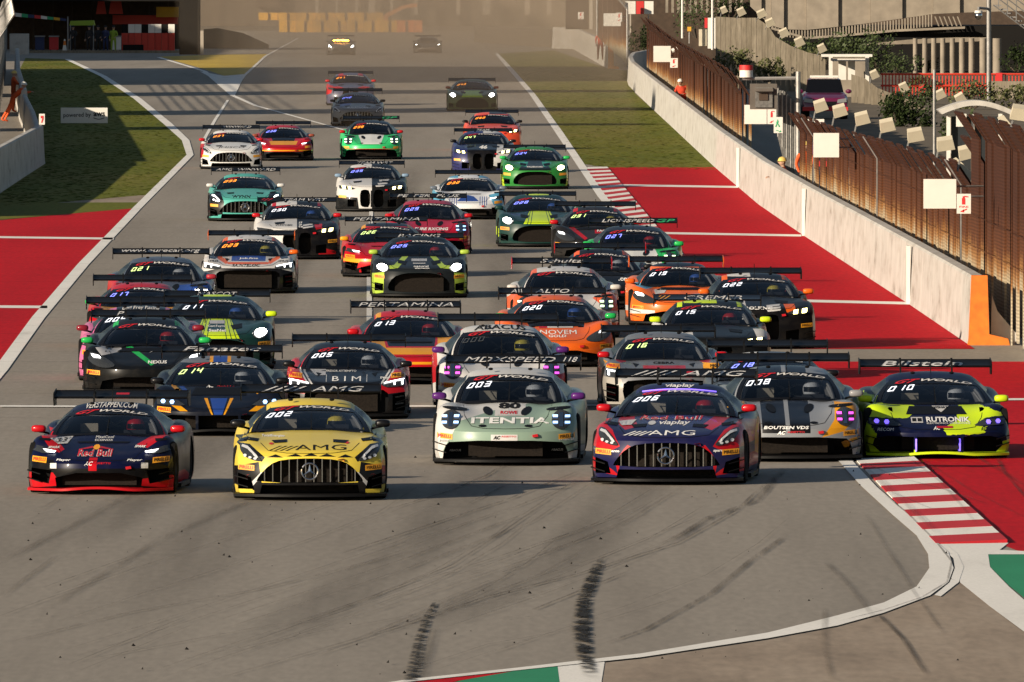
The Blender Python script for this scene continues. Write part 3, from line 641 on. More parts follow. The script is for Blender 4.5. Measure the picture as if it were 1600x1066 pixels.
    for sg in (1, -1):
        vv, ff = [], []
        for i in range(len(seam) - 1):
            a, c = Vector(seam[i]), Vector(seam[i + 1]); d = (c - a).normalized(); nn = Vector((-d.y, d.x)) * g; o = len(vv)
            vv += [(sg * q.x, q.y) for q in (a + nn, a - nn, c - nn, c + nn)]; ff.append((o, o + 1, o + 2, o + 3))
        sh.patch.append(('panel_gap', sh.D('panel_gap', vv, ff, off=.0025, maxlen=.12), 'black'))
    sh.patch.append(('tow_strap', sh.D('tow_strap', [(.36, zn_ - .04), (.43, zn_ - .03), (.44, zn_ - .065), (.37, zn_ - .075)], [(0, 1, 2, 3)], off=.03, skirt=.03), 'red'))
    # splitter
    b = MB(); pl = []
    for i in range(25):
        x = -.985 + 1.97 * i / 24; pl.append((x, warp(x, 0, .1) - .075 + (.02 * math.cos(x * 6) if key == 'ferrari' else 0)))
    wav = (lambda x: .03 * max(0, math.cos(x * 3.4)) if key in ('ferrari', 'lambo') else 0)
    b.grid([[Vector((x, y, .055 + wav(x))) for x, y in pl], [Vector((x, y, .088 + wav(x))) for x, y in pl]])
    b.grid([[Vector((x, y, .088 + wav(x))) for x, y in pl], [Vector((x, .62, .10)) for x, y in pl]])
    b.grid([[Vector((x, y, .055 + wav(x))) for x, y in pl], [Vector((x, .62, .06)) for x, y in pl]])
    sh.splitter = b.mesh('front_splitter', 40)
    b = MB()
    b.box(-.03, .03, 1.45, 3.1, .06, .115); sh.skirt = b.mesh('side_skirt')
    # canards
    def canard(sg, z):
        b = MB(); base = []
        for k in range(6):
            x = .80 + .19 * k / 5; base.append((x, warp(x, 0, z) - .01, z + .05 * k / 5))
        b.grid([[Vector((sg * x, y - .05, zz + .012)) for x, y, zz in base], [Vector((sg * x, y + .1, zz + .012)) for x, y, zz in base]])
        b.grid([[Vector((sg * x, y - .05, zz)) for x, y, zz in base], [Vector((sg * x, y - .05, zz + .012)) for x, y, zz in base]])
        b.grid([[Vector((sg * x, y - .05, zz)) for x, y, zz in base], [Vector((sg * x, y + .1, zz)) for x, y, zz in base]])
        return b.mesh('dive_plane')
    sh.canard = [canard(sg, z) for sg in (1, -1) for z in (.17, .27)]
    # rear wing
    yy = L - .42; zw = P['wing']; prof = [(-.02, -.040), (-.005, -.052), (.10, -.048), (.25, -.018), (.36, .034), (.355, .041), (.22, .006), (.08, -.012), (0, -.022)]
    b = MB(); hw = .915
    b.prism(prof, -hw, hw, lambda a, c, h: (h, yy + a, zw + c)); b.prism([(.365, .036), (.40, .056), (.41, .051), (.385, .028)], -hw, hw, lambda a, c, h: (h, yy + a, zw + c))
    sh.wingm = b.mesh('rear_wing', 30); sh.wy, sh.wz = yy, zw
    sh.wbvh = BVHTree.FromPolygons([v.co.copy() for v in sh.wingm.vertices], [tuple(p.vertices) for p in sh.wingm.polygons])
    sh.endp = {}
    for sg in (1, -1):
        b = MB(); b.prism([(-.06, -.06), (.02, -.15), (.40, -.15), (.44, .075), (.02, .035), (-.06, -.0)], sg * hw, sg * (hw + .014), lambda a, c, h: (h, yy + a, zw + c)); sh.endp[sg] = b.mesh('endplate')
    sh.pyl = {}
    for sg in (1, -1):
        b = MB(); b.prism([(.12, .0), (.16, .075), (-.04, .085), (-.12, .02), (-.20, -.16), (-.30, -.45), (-.22, -.45), (-.13, -.16), (-.04, .03), (.05, .045), (.09, .01)], sg * .36 - .011, sg * .36 + .011, lambda a, c, h: (h, yy + a, zw + c)); sh.pyl[sg] = b.mesh('pylon')
    # mirrors
    sh.mir, sh.stalk = {}, {}
    my = yw + .42; mz = zwb + .075
    for sg in (1, -1):
        b = MB(); b.ball((sg * .945, my, mz), (.100, .075, .050), 12, 8, .62); sh.mir[sg] = b.mesh('wing_mirror', 50)
        b = MB(); b.tube([(sg * .72, my + .22, mz - .1), (sg * .86, my + .1, mz - .055), (sg * .93, my, mz - .04)], .016, 6); sh.stalk[sg] = b.mesh('mirror_stalk', 60)
    # roof bits, wiper, cage
    b = MB(); b.tube([(0, yt + .35, zr - .02), (0, yt + .36, zr + .16)], .006, 4); sh.antenna = b.mesh('antenna')
    b = MB()
    b.ball((0, yt + .12, zr - .018), (.035, .03, .02), 8, 4)
    sh.knobs = b.mesh('roof_vent', 60)
    b = MB(); pts = [ws(.02, t) + Vector((0, -.022, .012)) for t in (.03, .2, .4, .6)]; b.tube(pts, [.012, .011, .009, .006], 5); sh.wiper = b.mesh('wiper', 60)
    b = MB()
    for sg in (1, -1):
        pil = [ws(sg * .88, t / 4) + Vector((0, .12, -.04)) for t in range(5)]; b.tube(pil, .024, 6)
        b.tube([pil[0] + Vector((0, .2, .02)), Vector((sg * .46, yt + .45, zr - .10))], .02, 6)
        b.tube([Vector((sg * .52, yt + .75, .55)), Vector((sg * .44, yt + .65, zr - .09))], .024, 6)
    b.tube([ws(-.85, 1) + Vector((0, .16, -.06)), ws(.85, 1) + Vector((0, .16, -.06))], .024, 6)
    b.tube([Vector((-.5, yt + .72, .6)), Vector((.42, yt + .66, zr - .1))], .022, 6); b.tube([Vector((.5, yt + .72, .6)), Vector((-.42, yt + .66, zr - .1))], .022, 6)
    sh.cage = b.mesh('roll_cage', 60)
    b = MB(); b.box(-wb + .12, wb - .12, yw + .42, yw + .62, zwb - .2, zwb - .015); b.box(.2, .5, yw + .55, yw + .68, zwb - .05, zwb + .055)
    sh.dash = b.mesh('dashboard')
    b = MB()
    for x in (-.36, .34):
        b.prism([(-.26, .35), (-.22, .9), (-.17, 1.05), (.17, 1.05), (.22, .9), (.26, .35)], yt + .42, yt + .52, lambda a, c, h: (x + a, h, c * (zr - .1) / 1.1))
    sh.seat = b.mesh('seat', 40)
    MODELS[key] = sh
    return sh

# ---------------------------------------------------------------- wheels (shared by every car)
def wheel_meshes():
    t = MB(); t.lathe([(.235, -.13), (.30, -.148), (.335, -.135), (.342, -.08), (.342, .08), (.335, .135), (.30, .148), (.235, .13), (.235, -.13)], 32, lambda x, y, h: (h, x, y))
    tyre = t.mesh('tyre', 40)
    r = MB(); r.lathe([(.238, -.12), (.238, .13), (.215, .132), (.205, .06), (.205, -.12), (.238, -.12)], 28, lambda x, y, h: (h, x, y))
    for k in range(10):
        a = 2 * math.pi * k / 10; M = Matrix.Rotation(a, 4, 'X')
        r.box(.02, .06, -.016, .016, .03, .21, M)
    r.lathe([(0, .07), (.05, .07), (.055, .0), (0, 0)], 14, lambda x, y, h: (h, x, y))
    r.lathe([(0, -.02), (.19, -.02), (.19, -.03), (0, -.03)], 20, lambda x, y, h: (h, x, y))
    return tyre, r.mesh('rim', 40)

# ---------------------------------------------------------------- livery: base paint + outlines seen from the front
def convex_parts(pts):
    n = len(pts); sg = [(pts[(i + 1) % n][0] - pts[i][0]) * (pts[(i + 2) % n][1] - pts[(i + 1) % n][1]) - (pts[(i + 1) % n][1] - pts[i][1]) * (pts[(i + 2) % n][0] - pts[(i + 1) % n][0]) for i in range(n)]
    if all(v >= -1e-9 for v in sg) or all(v <= 1e-9 for v in sg): return [pts]
    from mathutils.geometry import tessellate_polygon
    return [[pts[i] for i in t] for t in tessellate_polygon([[Vector((x, z, 0)) for x, z in pts]])]
def livery(name, base, layers, rough=.3, noise_amt=0.0):
    m, nt, b = _bsdf(name); N, Lk = nt.nodes, nt.links
    tc = N.new('ShaderNodeTexCoord'); sp = N.new('ShaderNodeSeparateXYZ'); Lk.new(tc.outputs['Object'], sp.inputs[0])
    xs, zs = sp.outputs[0], sp.outputs[2]
    def M(op, a, c):
        n = N.new('ShaderNodeMath'); n.operation = op
        for i, q in enumerate((a, c)):
            if q is None: continue
            if isinstance(q, (int, float)): n.inputs[i].default_value = q
            else: Lk.new(q, n.inputs[i])
        return n.outputs[0]
    if noise_amt:
        ns = N.new('ShaderNodeTexNoise'); ns.inputs['Scale'].default_value = 9; ns.inputs['Detail'].default_value = 5
        Lk.new(tc.outputs['Object'], ns.inputs['Vector'])
        dz = M('MULTIPLY', M('SUBTRACT', ns.outputs['Fac'], .5), noise_amt); xs = M('ADD', xs, dz); zs = M('ADD', zs, M('MULTIPLY', dz, .4))
    def vec(x):
        c = N.new('ShaderNodeCombineXYZ'); c.inputs[2].default_value = 1; Lk.new(x, c.inputs[0]); Lk.new(zs, c.inputs[1]); return c.outputs[0]
    v1 = vec(xs); v2 = None
    col = None; cur = (*base, 1)
    for ly in layers:
        c, pts = ly[0], ly[1]; mir = len(ly) > 2 and ly[2]
        if mir and v2 is None: v2 = vec(M('ABSOLUTE', xs, None))
        pieces = convex_parts(pts)
        msk = None
        for pts in pieces:
          area = sum(pts[i][0] * pts[(i + 1) % len(pts)][1] - pts[(i + 1) % len(pts)][0] * pts[i][1] for i in range(len(pts)))
          if area < 0: pts = pts[::-1]
          d = None
          for i in range(len(pts)):
              (x0, z0), (x1, z1) = pts[i], pts[(i + 1) % len(pts)]
              l = math.hypot(x1 - x0, z1 - z0) or 1; nx, nz = -(z1 - z0) / l, (x1 - x0) / l
              dt = N.new('ShaderNodeVectorMath'); dt.operation = 'DOT_PRODUCT'; Lk.new(v2 if mir else v1, dt.inputs[0])
              dt.inputs[1].default_value = (nx, nz, -(nx * x0 + nz * z0))
              d = dt.outputs['Value'] if d is None else M('MINIMUM', d, dt.outputs['Value'])
          q = M('GREATER_THAN', d, -.0006)
          msk = q if msk is None else M('MAXIMUM', msk, q)
        mx = N.new('ShaderNodeMix'); mx.data_type = 'RGBA'; Lk.new(msk, mx.inputs[0])
        if col is None: mx.inputs[6].default_value = cur
        else: Lk.new(col, mx.inputs[6])
        mx.inputs[7].default_value = (*c, 1); col = mx.outputs[2]
    # road dust settled on the paint
    dn = N.new('ShaderNodeTexNoise'); dn.inputs['Scale'].default_value = 5; dn.inputs['Detail'].default_value = 6; Lk.new(tc.outputs['Object'], dn.inputs['Vector'])
    dm = N.new('ShaderNodeMapRange'); dm.inputs[1].default_value = .45; dm.inputs[2].default_value = .8; dm.inputs[3].default_value = .0; dm.inputs[4].default_value = .05; Lk.new(dn.outputs['Fac'], dm.inputs[0])
    mx = N.new('ShaderNodeMix'); mx.data_type = 'RGBA'; Lk.new(dm.outputs[0], mx.inputs[0])
    if col is None: mx.inputs[6].default_value = cur
    else: Lk.new(col, mx.inputs[6])
    mx.inputs[7].default_value = (.22, .18, .14, 1); Lk.new(mx.outputs[2], b.inputs['Base Color'])
    b.inputs['Roughness'].default_value = rough; dk = max(base) < .03; b.inputs['Coat Weight'].default_value = .05 if dk else .18; b.inputs['Coat Roughness'].default_value = .05
    b.inputs['Specular IOR Level'].default_value = .06 if dk else .14
    return m
# ================================================================ finishes
mat('plain', (.3, .3, .3)); mat('black_trim', (.004, .004, .0045), .6, spec=.12); mat('black', (.005, .005, .0055), .5, spec=.15); mat('dark', (.012, .012, .013), .5, spec=.2)
mat('carbon', (.0045, .0045, .005), .5, spec=.16); mat('tyre', (.010, .0095, .009), .85, spec=.1); mat('rim', (.05, .05, .052), .4, .7)
mat('radiator', (.012, .009, .007), .7, var=.5, vscale=40); mat('chrome', (.55, .55, .56), .16, 1.0); mat('lens', (.03, .033, .036), .12, coat=.3)
mat('cage', (.28, .26, .23), .5); mat('kit', (.30, .25, .18), .7); mat('seat_black', (.03, .03, .032), .8); mat('border', (.005, .005, .006), .25, spec=.25)
mat('white', (.75, .74, .71), .5); mat('red', (.52, .012, .018), .4); mat('banner_red', (.50, .012, .02), .5); mat('banner_white', (.60, .585, .56), .5)
mat('sticker_yellow', (.70, .30, .012), .5); mat('ink', (.01, .01, .01), .6); mat('chromegrey', (.35, .35, .35), .35, .6)
mat('lamp_dim', (.45, .46, .47), .2, emit=.05); mat('lamp_white', (.9, .9, .88), .2, emit=3.5); mat('lamp_bright', (.95, .95, .9), .2, emit=14, ecol=(1, .97, .88))
mat('lamp_yellow', (.9, .85, .4), .2, emit=6, ecol=(1, .86, .30)); mat('lamp_blue', (.4, .6, .9), .2, emit=1.5, ecol=(.30, .55, 1)); mat('lamp_violet', (.3, .2, .9), .2, emit=1.1, ecol=(.16, .10, 1))
mat('lamp_magenta', (.8, .1, .7), .2, emit=1.1, ecol=(.9, .08, .8)); mat('lamp_green', (.7, .9, .5), .2, emit=3, ecol=(.75, 1, .6)); mat('lamp_lime', (.9, .95, .5), .2, emit=11, ecol=(.95, 1, .45))
for _n, _c in (('num_w', (.85, .9, 1)), ('num_y', (.75, 1, .35)), ('num_o', (1, .32, .03)), ('num_b', (.22, .26, 1))): mat(_n, _c, .4, emit=.8 if _n in ('num_w', 'num_y') else 1.3, ecol=_c)
mat('num_glow', (1, .4, .04), .4, emit=40, ecol=(1, .36, .03))
mat('num_off', (.05, .055, .06), .4)
def glass_mat():
    m, nt, b = _bsdf('tinted_glass'); N, Lk = nt.nodes, nt.links; N.remove(b)
    tr = N.new('ShaderNodeBsdfTransparent'); tr.inputs[0].default_value = (.50, .54, .60, 1)
    gl = N.new('ShaderNodeBsdfGlossy'); gl.inputs['Roughness'].default_value = .05; gl.inputs[0].default_value = (1, 1, 1, 1)
    lw = N.new('ShaderNodeLayerWeight'); lw.inputs[0].default_value = .5; pw = N.new('ShaderNodeMath'); pw.operation = 'POWER'; pw.inputs[1].default_value = 4; Lk.new(lw.outputs['Facing'], pw.inputs[0]); fr = N.new('ShaderNodeMath'); fr.operation = 'MULTIPLY_ADD'; fr.inputs[1].default_value = .6; fr.inputs[2].default_value = .045; Lk.new(pw.outputs[0], fr.inputs[0])
    mx = N.new('ShaderNodeMixShader'); Lk.new(fr.outputs[0], mx.inputs[0]); Lk.new(tr.outputs[0], mx.inputs[1]); Lk.new(gl.outputs[0], mx.inputs[2])
    Lk.new(mx.outputs[0], N['Material Output'].inputs[0]); MATS['glass'] = m
glass_mat()
def paint(col, rough=.35):
    k = 'paint_%d_%d_%d' % tuple(int(c * 999) for c in col)
    return mat(k, col, rough, coat=.15, spec=.2)
# colours of the things themselves
BK, WH, RD, NV, YL, LM, GN, OR, GY, SV, TL, PK, CY, MT, GO, PU, DG, BR = ((.0045, .0045, .0055), (.50, .49, .475), (.38, .005, .010), (.0035, .005, .026), (.62, .47, .055), (.46, .62, .012), (.014, .33, .07), (.62, .10, .008), (.20, .205, .22), (.36, .36, .37),
    (.07, .33, .28), (.50, .12, .26), (.08, .28, .42), (.20, .28, .22), (.60, .26, .008), (.07, .012, .12), (.006, .030, .026), (.015, .05, .24))
def rect(x0, x1, z0, z1): return [(x0, z0), (x1, z0), (x1, z1), (x0, z1)]

TYRE, RIM = wheel_meshes()
def helmet_driver(root_car, sh, suit, helm, loc_x, sscale):
    pass

def word_on(car, sh, s, xc, zc, w, h, m, shear=0.0, bold=.02, rot=0.0, off=.0045, parent=None, name='lettering'):
    vs, fs = text2d(s, min(shear, .35) if s[0] != '/' else .5, 0 if 'M' in s else min(bold, .05)); c, sn = math.cos(R(rot)), math.sin(R(rot)); q = []
    for u, v in vs:
        a, b_ = (u - .5) * w, (v - .5) * h; q.append((xc + a * c - b_ * sn, zc + a * sn + b_ * c))
    return link(name, decal_mesh(name, sh.bvh, q, fs, off=off, maxlen=.16), m, parent or car)
def patch_on(car, sh, pts, m, off=.0055, name='sticker', parent=None, skirt=.004):
    return link(name, decal_mesh(name, sh.bvh, *outline(pts), off=off, maxlen=.06, skirt=skirt), m, parent or car)

WM = {'amg': 2.04, 'porsche': 2.0, 'ferrari': 2.03, 'lambo': 2.04, 'audi': 2.02, 'bmw': 2.04, 'aston': 2.04, 'mclaren': 2.02}
def make_car(label, model, px, py, width, yaw, base, layers=(), num=None, wing=None, numc='num_w', wingc='banner_white', roofw=None, mir=BK, words=(), stickers=(), lamps=None, endp=None, splitter=None, strip=None, wingp=(), kit=False, accent=RD, rollz=0.0, namp=0.0, slats=False, pirelli=True, wingcol=None, driver=None):
    sh = MODELS[model]
    gyy = (py + .75) / .99167; p = G(px, gyy); s = sc(p.y)
    k = max(.92, min(1.09, width / (s * WM[model]))) if width else 1.0
    car = empty('race_car', (p.x, p.y, 0), -((px - 800) / F + R(yaw)), label, 'race car', 'race cars on the track')
    car.scale = (k, k, k)
    near = s > 62; mid = s > 46
    pm = livery('livery', base, layers, noise_amt=namp)
    lk = lambda n, me, m, par=None: link(n, me, m, par or car)
    lk('body', sh.body, [pm, MATS['black_trim']]); lk('roof', sh.roof, pm)
    gl = lk('windscreen', sh.glass, MATS['glass'])
    lk('glass_border', sh.border, MATS['border'], gl); lk('sun_strip', sh.strip, MATS['border'], gl)
    lk('lettering', sh.gt, MATS['banner_red'], gl); lk('lettering', sh.world, MATS['banner_white'], gl)
    if mid: lk('wiper', sh.wiper, MATS['black'], gl)
    if num:
        vs, fs = seg_digits(num); W3 = .17 * len(num) / 1.5 * .92; u0 = -.86
        b = MB(); b.add([sh.ws(u0 + .50 * a, lerp(.49, .69, v) + .03 * a) + Vector((0, -.007, .004)) for a, v in vs], fs)
        b.obj('number_lettering', MATS[numc], gl, clean=False)
    for sg in (1, -1):
        lk('side_window', sh.side[sg], MATS['border'])
        hl = lk('headlight', sh.light[sg], MATS[sh.F['lens']]); lm = lamps if isinstance(lamps, str) else (lamps[0 if sg < 0 else 1] if lamps else sh.F['lampfin'])
        if lm: lk('lamp', sh.lamps[sg], MATS[lm], hl)
        mr = lk('wing_mirror', sh.mir[sg], paint(mir)); lk('mirror_stalk', sh.stalk[sg], MATS['carbon'], mr)
        for yy, wn in ((sh.P['yf'], 'wheel'), (sh.P['yr'], 'wheel')):
            wh = lk('wheel', TYRE, MATS['tyre']); wh.location = (sg * .845, yy, .343)
            if sg < 0: wh.rotation_euler = (0, 0, math.pi)
            if mid: lk('rim', RIM, MATS['rim'], wh)
    for nm, me, fin in sh.patch: lk(nm, me, paint(accent) if fin == 'accent' else MATS[fin])
    lk('front_splitter', sh.splitter, paint(splitter) if splitter else MATS['carbon']); [setattr(lk('side_skirt', sh.skirt, MATS['carbon']), 'location', (sg * .99, 0, 0)) for sg in (1, -1)]
    if mid:
        for c in sh.canard: lk('dive_plane', c, MATS['carbon'])
        lk('antenna', sh.antenna, MATS['black']); [setattr(lk('roof_vent', sh.knobs, MATS['black']), 'location', (x, 0, 0)) for x in (-.26, .28)]
        lk('roll_cage', sh.cage, MATS['cage']); lk('seat', sh.seat, MATS['seat_black']); lk('dashboard', sh.dash, MATS['seat_black'])
    wg = lk('rear_wing', sh.wingm, paint(wingcol) if wingcol else MATS['carbon'])
    for sg in (1, -1):
        lk('endplate', sh.endp[sg], paint(endp) if endp else MATS['carbon'], wg); lk('pylon', sh.pyl[sg], MATS['carbon'], wg)
    if wing:
        for wd in (wing if isinstance(wing, list) else [wing]):
            if isinstance(wd, str): wd = (wd, 0, 1.2, wingc)
            t, xc, ww, cm = wd
            vs, fs = text2d(t, .3, 0 if 'M' in t else .008)
            q = [(xc + (u - .5) * ww, sh.wz + lerp(-.032, .026, v)) for u, v in vs]
            link('lettering', wing_decal(sh, q, fs), MATS[cm], wg)
    for c_, x0, x1 in wingp:
        link('wing_sticker', wing_decal(sh, [(x0, sh.wz - .045), (x1, sh.wz - .045), (x1, sh.wz + .02), (x0, sh.wz + .02)], [(0, 1, 2, 3)], .004), paint(c_), wg)
    if strip == 'top':
        b = MB(); b.tube([sh.ws(-.9 + 1.8 * i / 12, .985) + Vector((0, -.012, .008)) for i in range(13)], .009, 5); b.obj('light_strip', MATS['lamp_violet'], gl)
    if strip == 'sides':
        for sg in (1, -1):
            b = MB(); b.tube([sh.ws(sg * .985, .04 + .92 * i / 10) + Vector((sg * .012, -.03, .012)) for i in range(11)], .009, 5); b.obj('light_strip', MATS['lamp_violet'], gl)
    if kit or driver:
        b = MB(); b.box(-.42, -.18, sh.P['yt'] + .12, sh.P['yt'] + .3, sh.P['zwb'] - .1, sh.P['zwb'] + .13); b.obj('equipment_box', MATS['kit'], car)
        b = MB(); b.grid([[sh.ws(.86, t) + Vector((-.0, .34, -.03)) for t in (.15, .4, .65, .85)], [sh.ws(.74, t) + Vector((0, .36, -.03)) for t in (.15, .4, .65, .85)]]); b.grid([[sh.ws(.86, t) + Vector((-.0, .35, -.03)) for t in (.15, .4, .65, .85)], [sh.ws(.74, t) + Vector((0, .37, -.03)) for t in (.15, .4, .65, .85)]]); b.obj('window_net', MATS['cage'], car)
    if model == 'amg':
        xs = [-.585 + 1.17 * i / 11 for i in range(12)]
        zt = lambda x: .545 - .62 * max(0, abs(x) - .22) ** 1.6
        yb = lambda x: .42 * (abs(x)) ** 2.3 + .035
        if slats:
            for x in xs:
                b = MB(); b.box(x - .0065, x + .0065, yb(x), yb(x) + .05, .245, zt(x)); b.obj('grille_slat', MATS['chrome'], car)
        else:
            b = MB()
            for x in xs: b.box(x - .0065, x + .0065, yb(x), yb(x) + .05, .245, zt(x))
            b.obj('grille_bars', MATS['chrome'], car, kind='stuff')
        b = MB(); b.box(-.56, .56, .36, .37, .13, .50); b.obj('radiator', MATS['radiator'], car)
        b = MB(); c = (0, .0, .385)
        b.tube([(.105 * math.cos(t), -.005, c[2] + .105 * math.sin(t)) for t in [2 * math.pi * i / 24 for i in range(25)]], .011, 6)
        for kk in range(3):
            a = R(90 + 120 * kk); n = (-math.sin(a), math.cos(a)); e = (.1 * math.cos(a), .1 * math.sin(a))
            b.add([(-n[0] * .022, -.012, c[2] - n[1] * .022), (n[0] * .022, -.012, c[2] + n[1] * .022), (e[0], -.006, c[2] + e[1]), (0, -.03, c[2]), (0, .01, c[2])], [(0, 2, 3), (1, 3, 2), (0, 3, 4), (1, 4, 3)])
        b.obj('grille_emblem', MATS['chrome'], car, smooth=40)
    else:
        b = MB(); b.box(-.5, .5, .27, .29, .13, min(.5, FRONT[model]['open'][0][0][0][1])); b.obj('radiator', MATS['radiator'], car)
    if pirelli and mid:
        zc = {'amg': .43, 'porsche': .40, 'ferrari': .47, 'lambo': .40, 'audi': .70, 'bmw': .43, 'aston': .45, 'mclaren': .36}[model]
        for sg in (1, -1):
            st = patch_on(car, sh, [(sg * .82 + a, zc + c + .02 * sg * (a) * 4) for a, c in ((-.105, -.036), (.105, -.036), (.105, .036), (-.105, .036))], MATS['sticker_yellow'])
            if near: word_on(car, sh, 'PIRELLI', sg * .82, zc, .175, .042, MATS['red'] if sg < 0 else MATS['ink'], 0, .02, rot=4 * sg, off=.009, parent=st)
    for wd in words: word_on(car, sh, wd[0], wd[1], wd[2], wd[3], wd[4], MATS[wd[5]] if isinstance(wd[5], str) else paint(wd[5]), *(wd[6:]))
    for st in stickers: patch_on(car, sh, st[1], MATS[st[0]] if isinstance(st[0], str) else paint(st[0]), *(st[2:]))
    if roofw:
        t, cm, ww = roofw; vs, fs = text2d(t, .1, .015); b = MB()
        b.add([sh.rf((u - .5) * ww / sh.P['wt'], .03 + .20 * v) + Vector((0, -.006, .006)) for u, v in vs], fs)
        b.obj('lettering', MATS[cm], car, clean=False)
    if not driver and near:
        q = len(_AUTO); _AUTO.append(1); driver = (((.02, .02, .03), (.3, .02, .02), (.03, .05, .2), (.35, .35, .34))[q % 4], ((.5, .49, .47), (.4, .02, .02), (.5, .4, .05), (.05, .12, .4), (.02, .02, .02))[q % 5])
    if driver:
        suit, helm = driver; off = Vector((.34, sh.P['yt'] + .06, 0)); Mx = car.matrix_basis
        make_driver(car, k, off, sh.P['zr'] - .19, suit, helm, label)
    return car

def wing_decal(sh, q, fs, off=.006):
    vs = []
    for x, z in q:
        h, n, i, d = sh.wbvh.ray_cast(Vector((x, -1, z)), Vector((0, 1, 0)))
        if h is None: h, n, i, d = sh.wbvh.find_nearest(Vector((x, sh.wy, z)))
        if n.y > 0: n = -n
        vs.append(h + n * off)
    b = MB(); b.add(vs, fs); return b.mesh('lettering', clean=False)
_DRV = {}; _AUTO = []
def make_driver(car, k, off, ztop, suit, helm, label):
    M = Matrix.Translation(car.location) @ Matrix.Rotation(car.rotation_euler.z, 4, 'Z') @ Matrix.Scale(k, 4)
    if 'b' not in _DRV:
        sk = [((0, .10, -.56), .15), ((0, .06, -.34), .15), ((0, .02, -.14), .13), ((0, .0, -.05), .062), ((0, -.01, .06), .085),
              ((.19, .02, -.15), .075), ((.25, -.12, -.32), .05), ((.15, -.36, -.26), .036), ((-.19, .02, -.15), .075), ((-.25, -.12, -.32), .05), ((-.15, -.36, -.26), .036)]
        _DRV['b'] = skin_mesh('driver_body', sk, [(0, 1), (1, 2), (2, 3), (3, 4), (2, 5), (5, 6), (6, 7), (2, 8), (8, 9), (9, 10)])
        b = MB(); b.ball((0, -.01, .06), (.125, .145, .14), 16, 12, .95); _DRV['h'] = b.mesh('helmet', 60)
        b = MB(); b.grid([[Vector((.128 * math.sin(a), -.01 - .150 * math.cos(a), z)) for a in [R(-62 + 124 * i / 10) for i in range(11)]] for z in (.03, .10)]); _DRV['v'] = b.mesh('visor', 60)
        b = MB()
        for sg in (1, -1):
            hand_geo(b, Vector((sg * .15, -.36, -.26)), Vector((-sg * .3, -.9, .25)), Vector((0, .3, 1)), .8)
        _DRV['g'] = b.mesh('gloves', 50)
    d = empty('person', M @ (off + Vector((0, 0, ztop - .2))), car.rotation_euler.z, 'helmeted driver inside the ' + ' '.join(label.split()[:10]).rstrip(','), 'person', 'drivers seated in their cars')
    d.scale = (k, k, k)
    link('driver_body', _DRV['b'], mat('suit_%s' % (suit,), suit, .8), d)
    h = link('helmet', _DRV['h'], mat('helm_%s' % (helm,), helm, .3, coat=.5), d); link('visor', _DRV['v'], MATS['border'], h); link('gloves', _DRV['g'], MATS['seat_black'], d)

# ---------------------------------------------------------------- people
def skin_mesh(name, pts, edges, sub=2):
    """one continuous body grown round a skeleton"""
    me = bpy.data.meshes.new(name); me.from_pydata([p for p, r in pts], edges, []); o = bpy.data.objects.new(name, me); COL.objects.link(o)
    sk = o.modifiers.new('s', 'SKIN'); sk.use_smooth_shade = True
    for i, (p, r) in enumerate(pts):
        v = me.skin_vertices[0].data[i]; r = r if isinstance(r, tuple) else (r, r); v.radius = r; v.use_root = (i == 0)
    o.modifiers.new('u', 'SUBSURF').levels = sub
    dg = bpy.context.evaluated_depsgraph_get(); out = bpy.data.meshes.new_from_object(o.evaluated_get(dg)); bpy.data.objects.remove(o); bpy.data.meshes.remove(me)
    return out
def hand_geo(b, wrist, fwd, up, k=1.0):
    """palm, four unequal curled fingers and a thumb from the side of the palm"""
    f = fwd.normalized(); s = f.cross(up).normalized(); u = s.cross(f)
    P = lambda x, y, z: wrist + (s * x + f * y + u * z) * k
    rows = []
    for y, wd, th in ((0, .026, .018), (.04, .038, .017), (.085, .041, .013)):
        rows.append([P(wd * math.cos(a), y, th * math.sin(a)) for a in [2 * math.pi * i / 8 for i in range(9)]])
    b.grid(rows)
    for i, (x, l) in enumerate(((-.031, .065), (-.010, .078), (.011, .072), (.031, .055))):
        b.tube([P(x, .08, 0), P(x, .08 + l * .5, -.008), P(x * 1.02, .08 + l * .82, -.032), P(x * 1.02, .08 + l * .85, -.055)], [.0095 * k, .009 * k, .008 * k, .006 * k], 5)
    b.tube([P(-.03, .02, 0), P(-.055, .05, -.012), P(-.058, .08, -.025)], [.012 * k, .010 * k, .007 * k], 5)
# ================================================================ build the shapes, then every car
for _k in SHAPE: build_shape(_k)
C_ = make_car; mat('gp_green', (.03, .45, .16), .5)
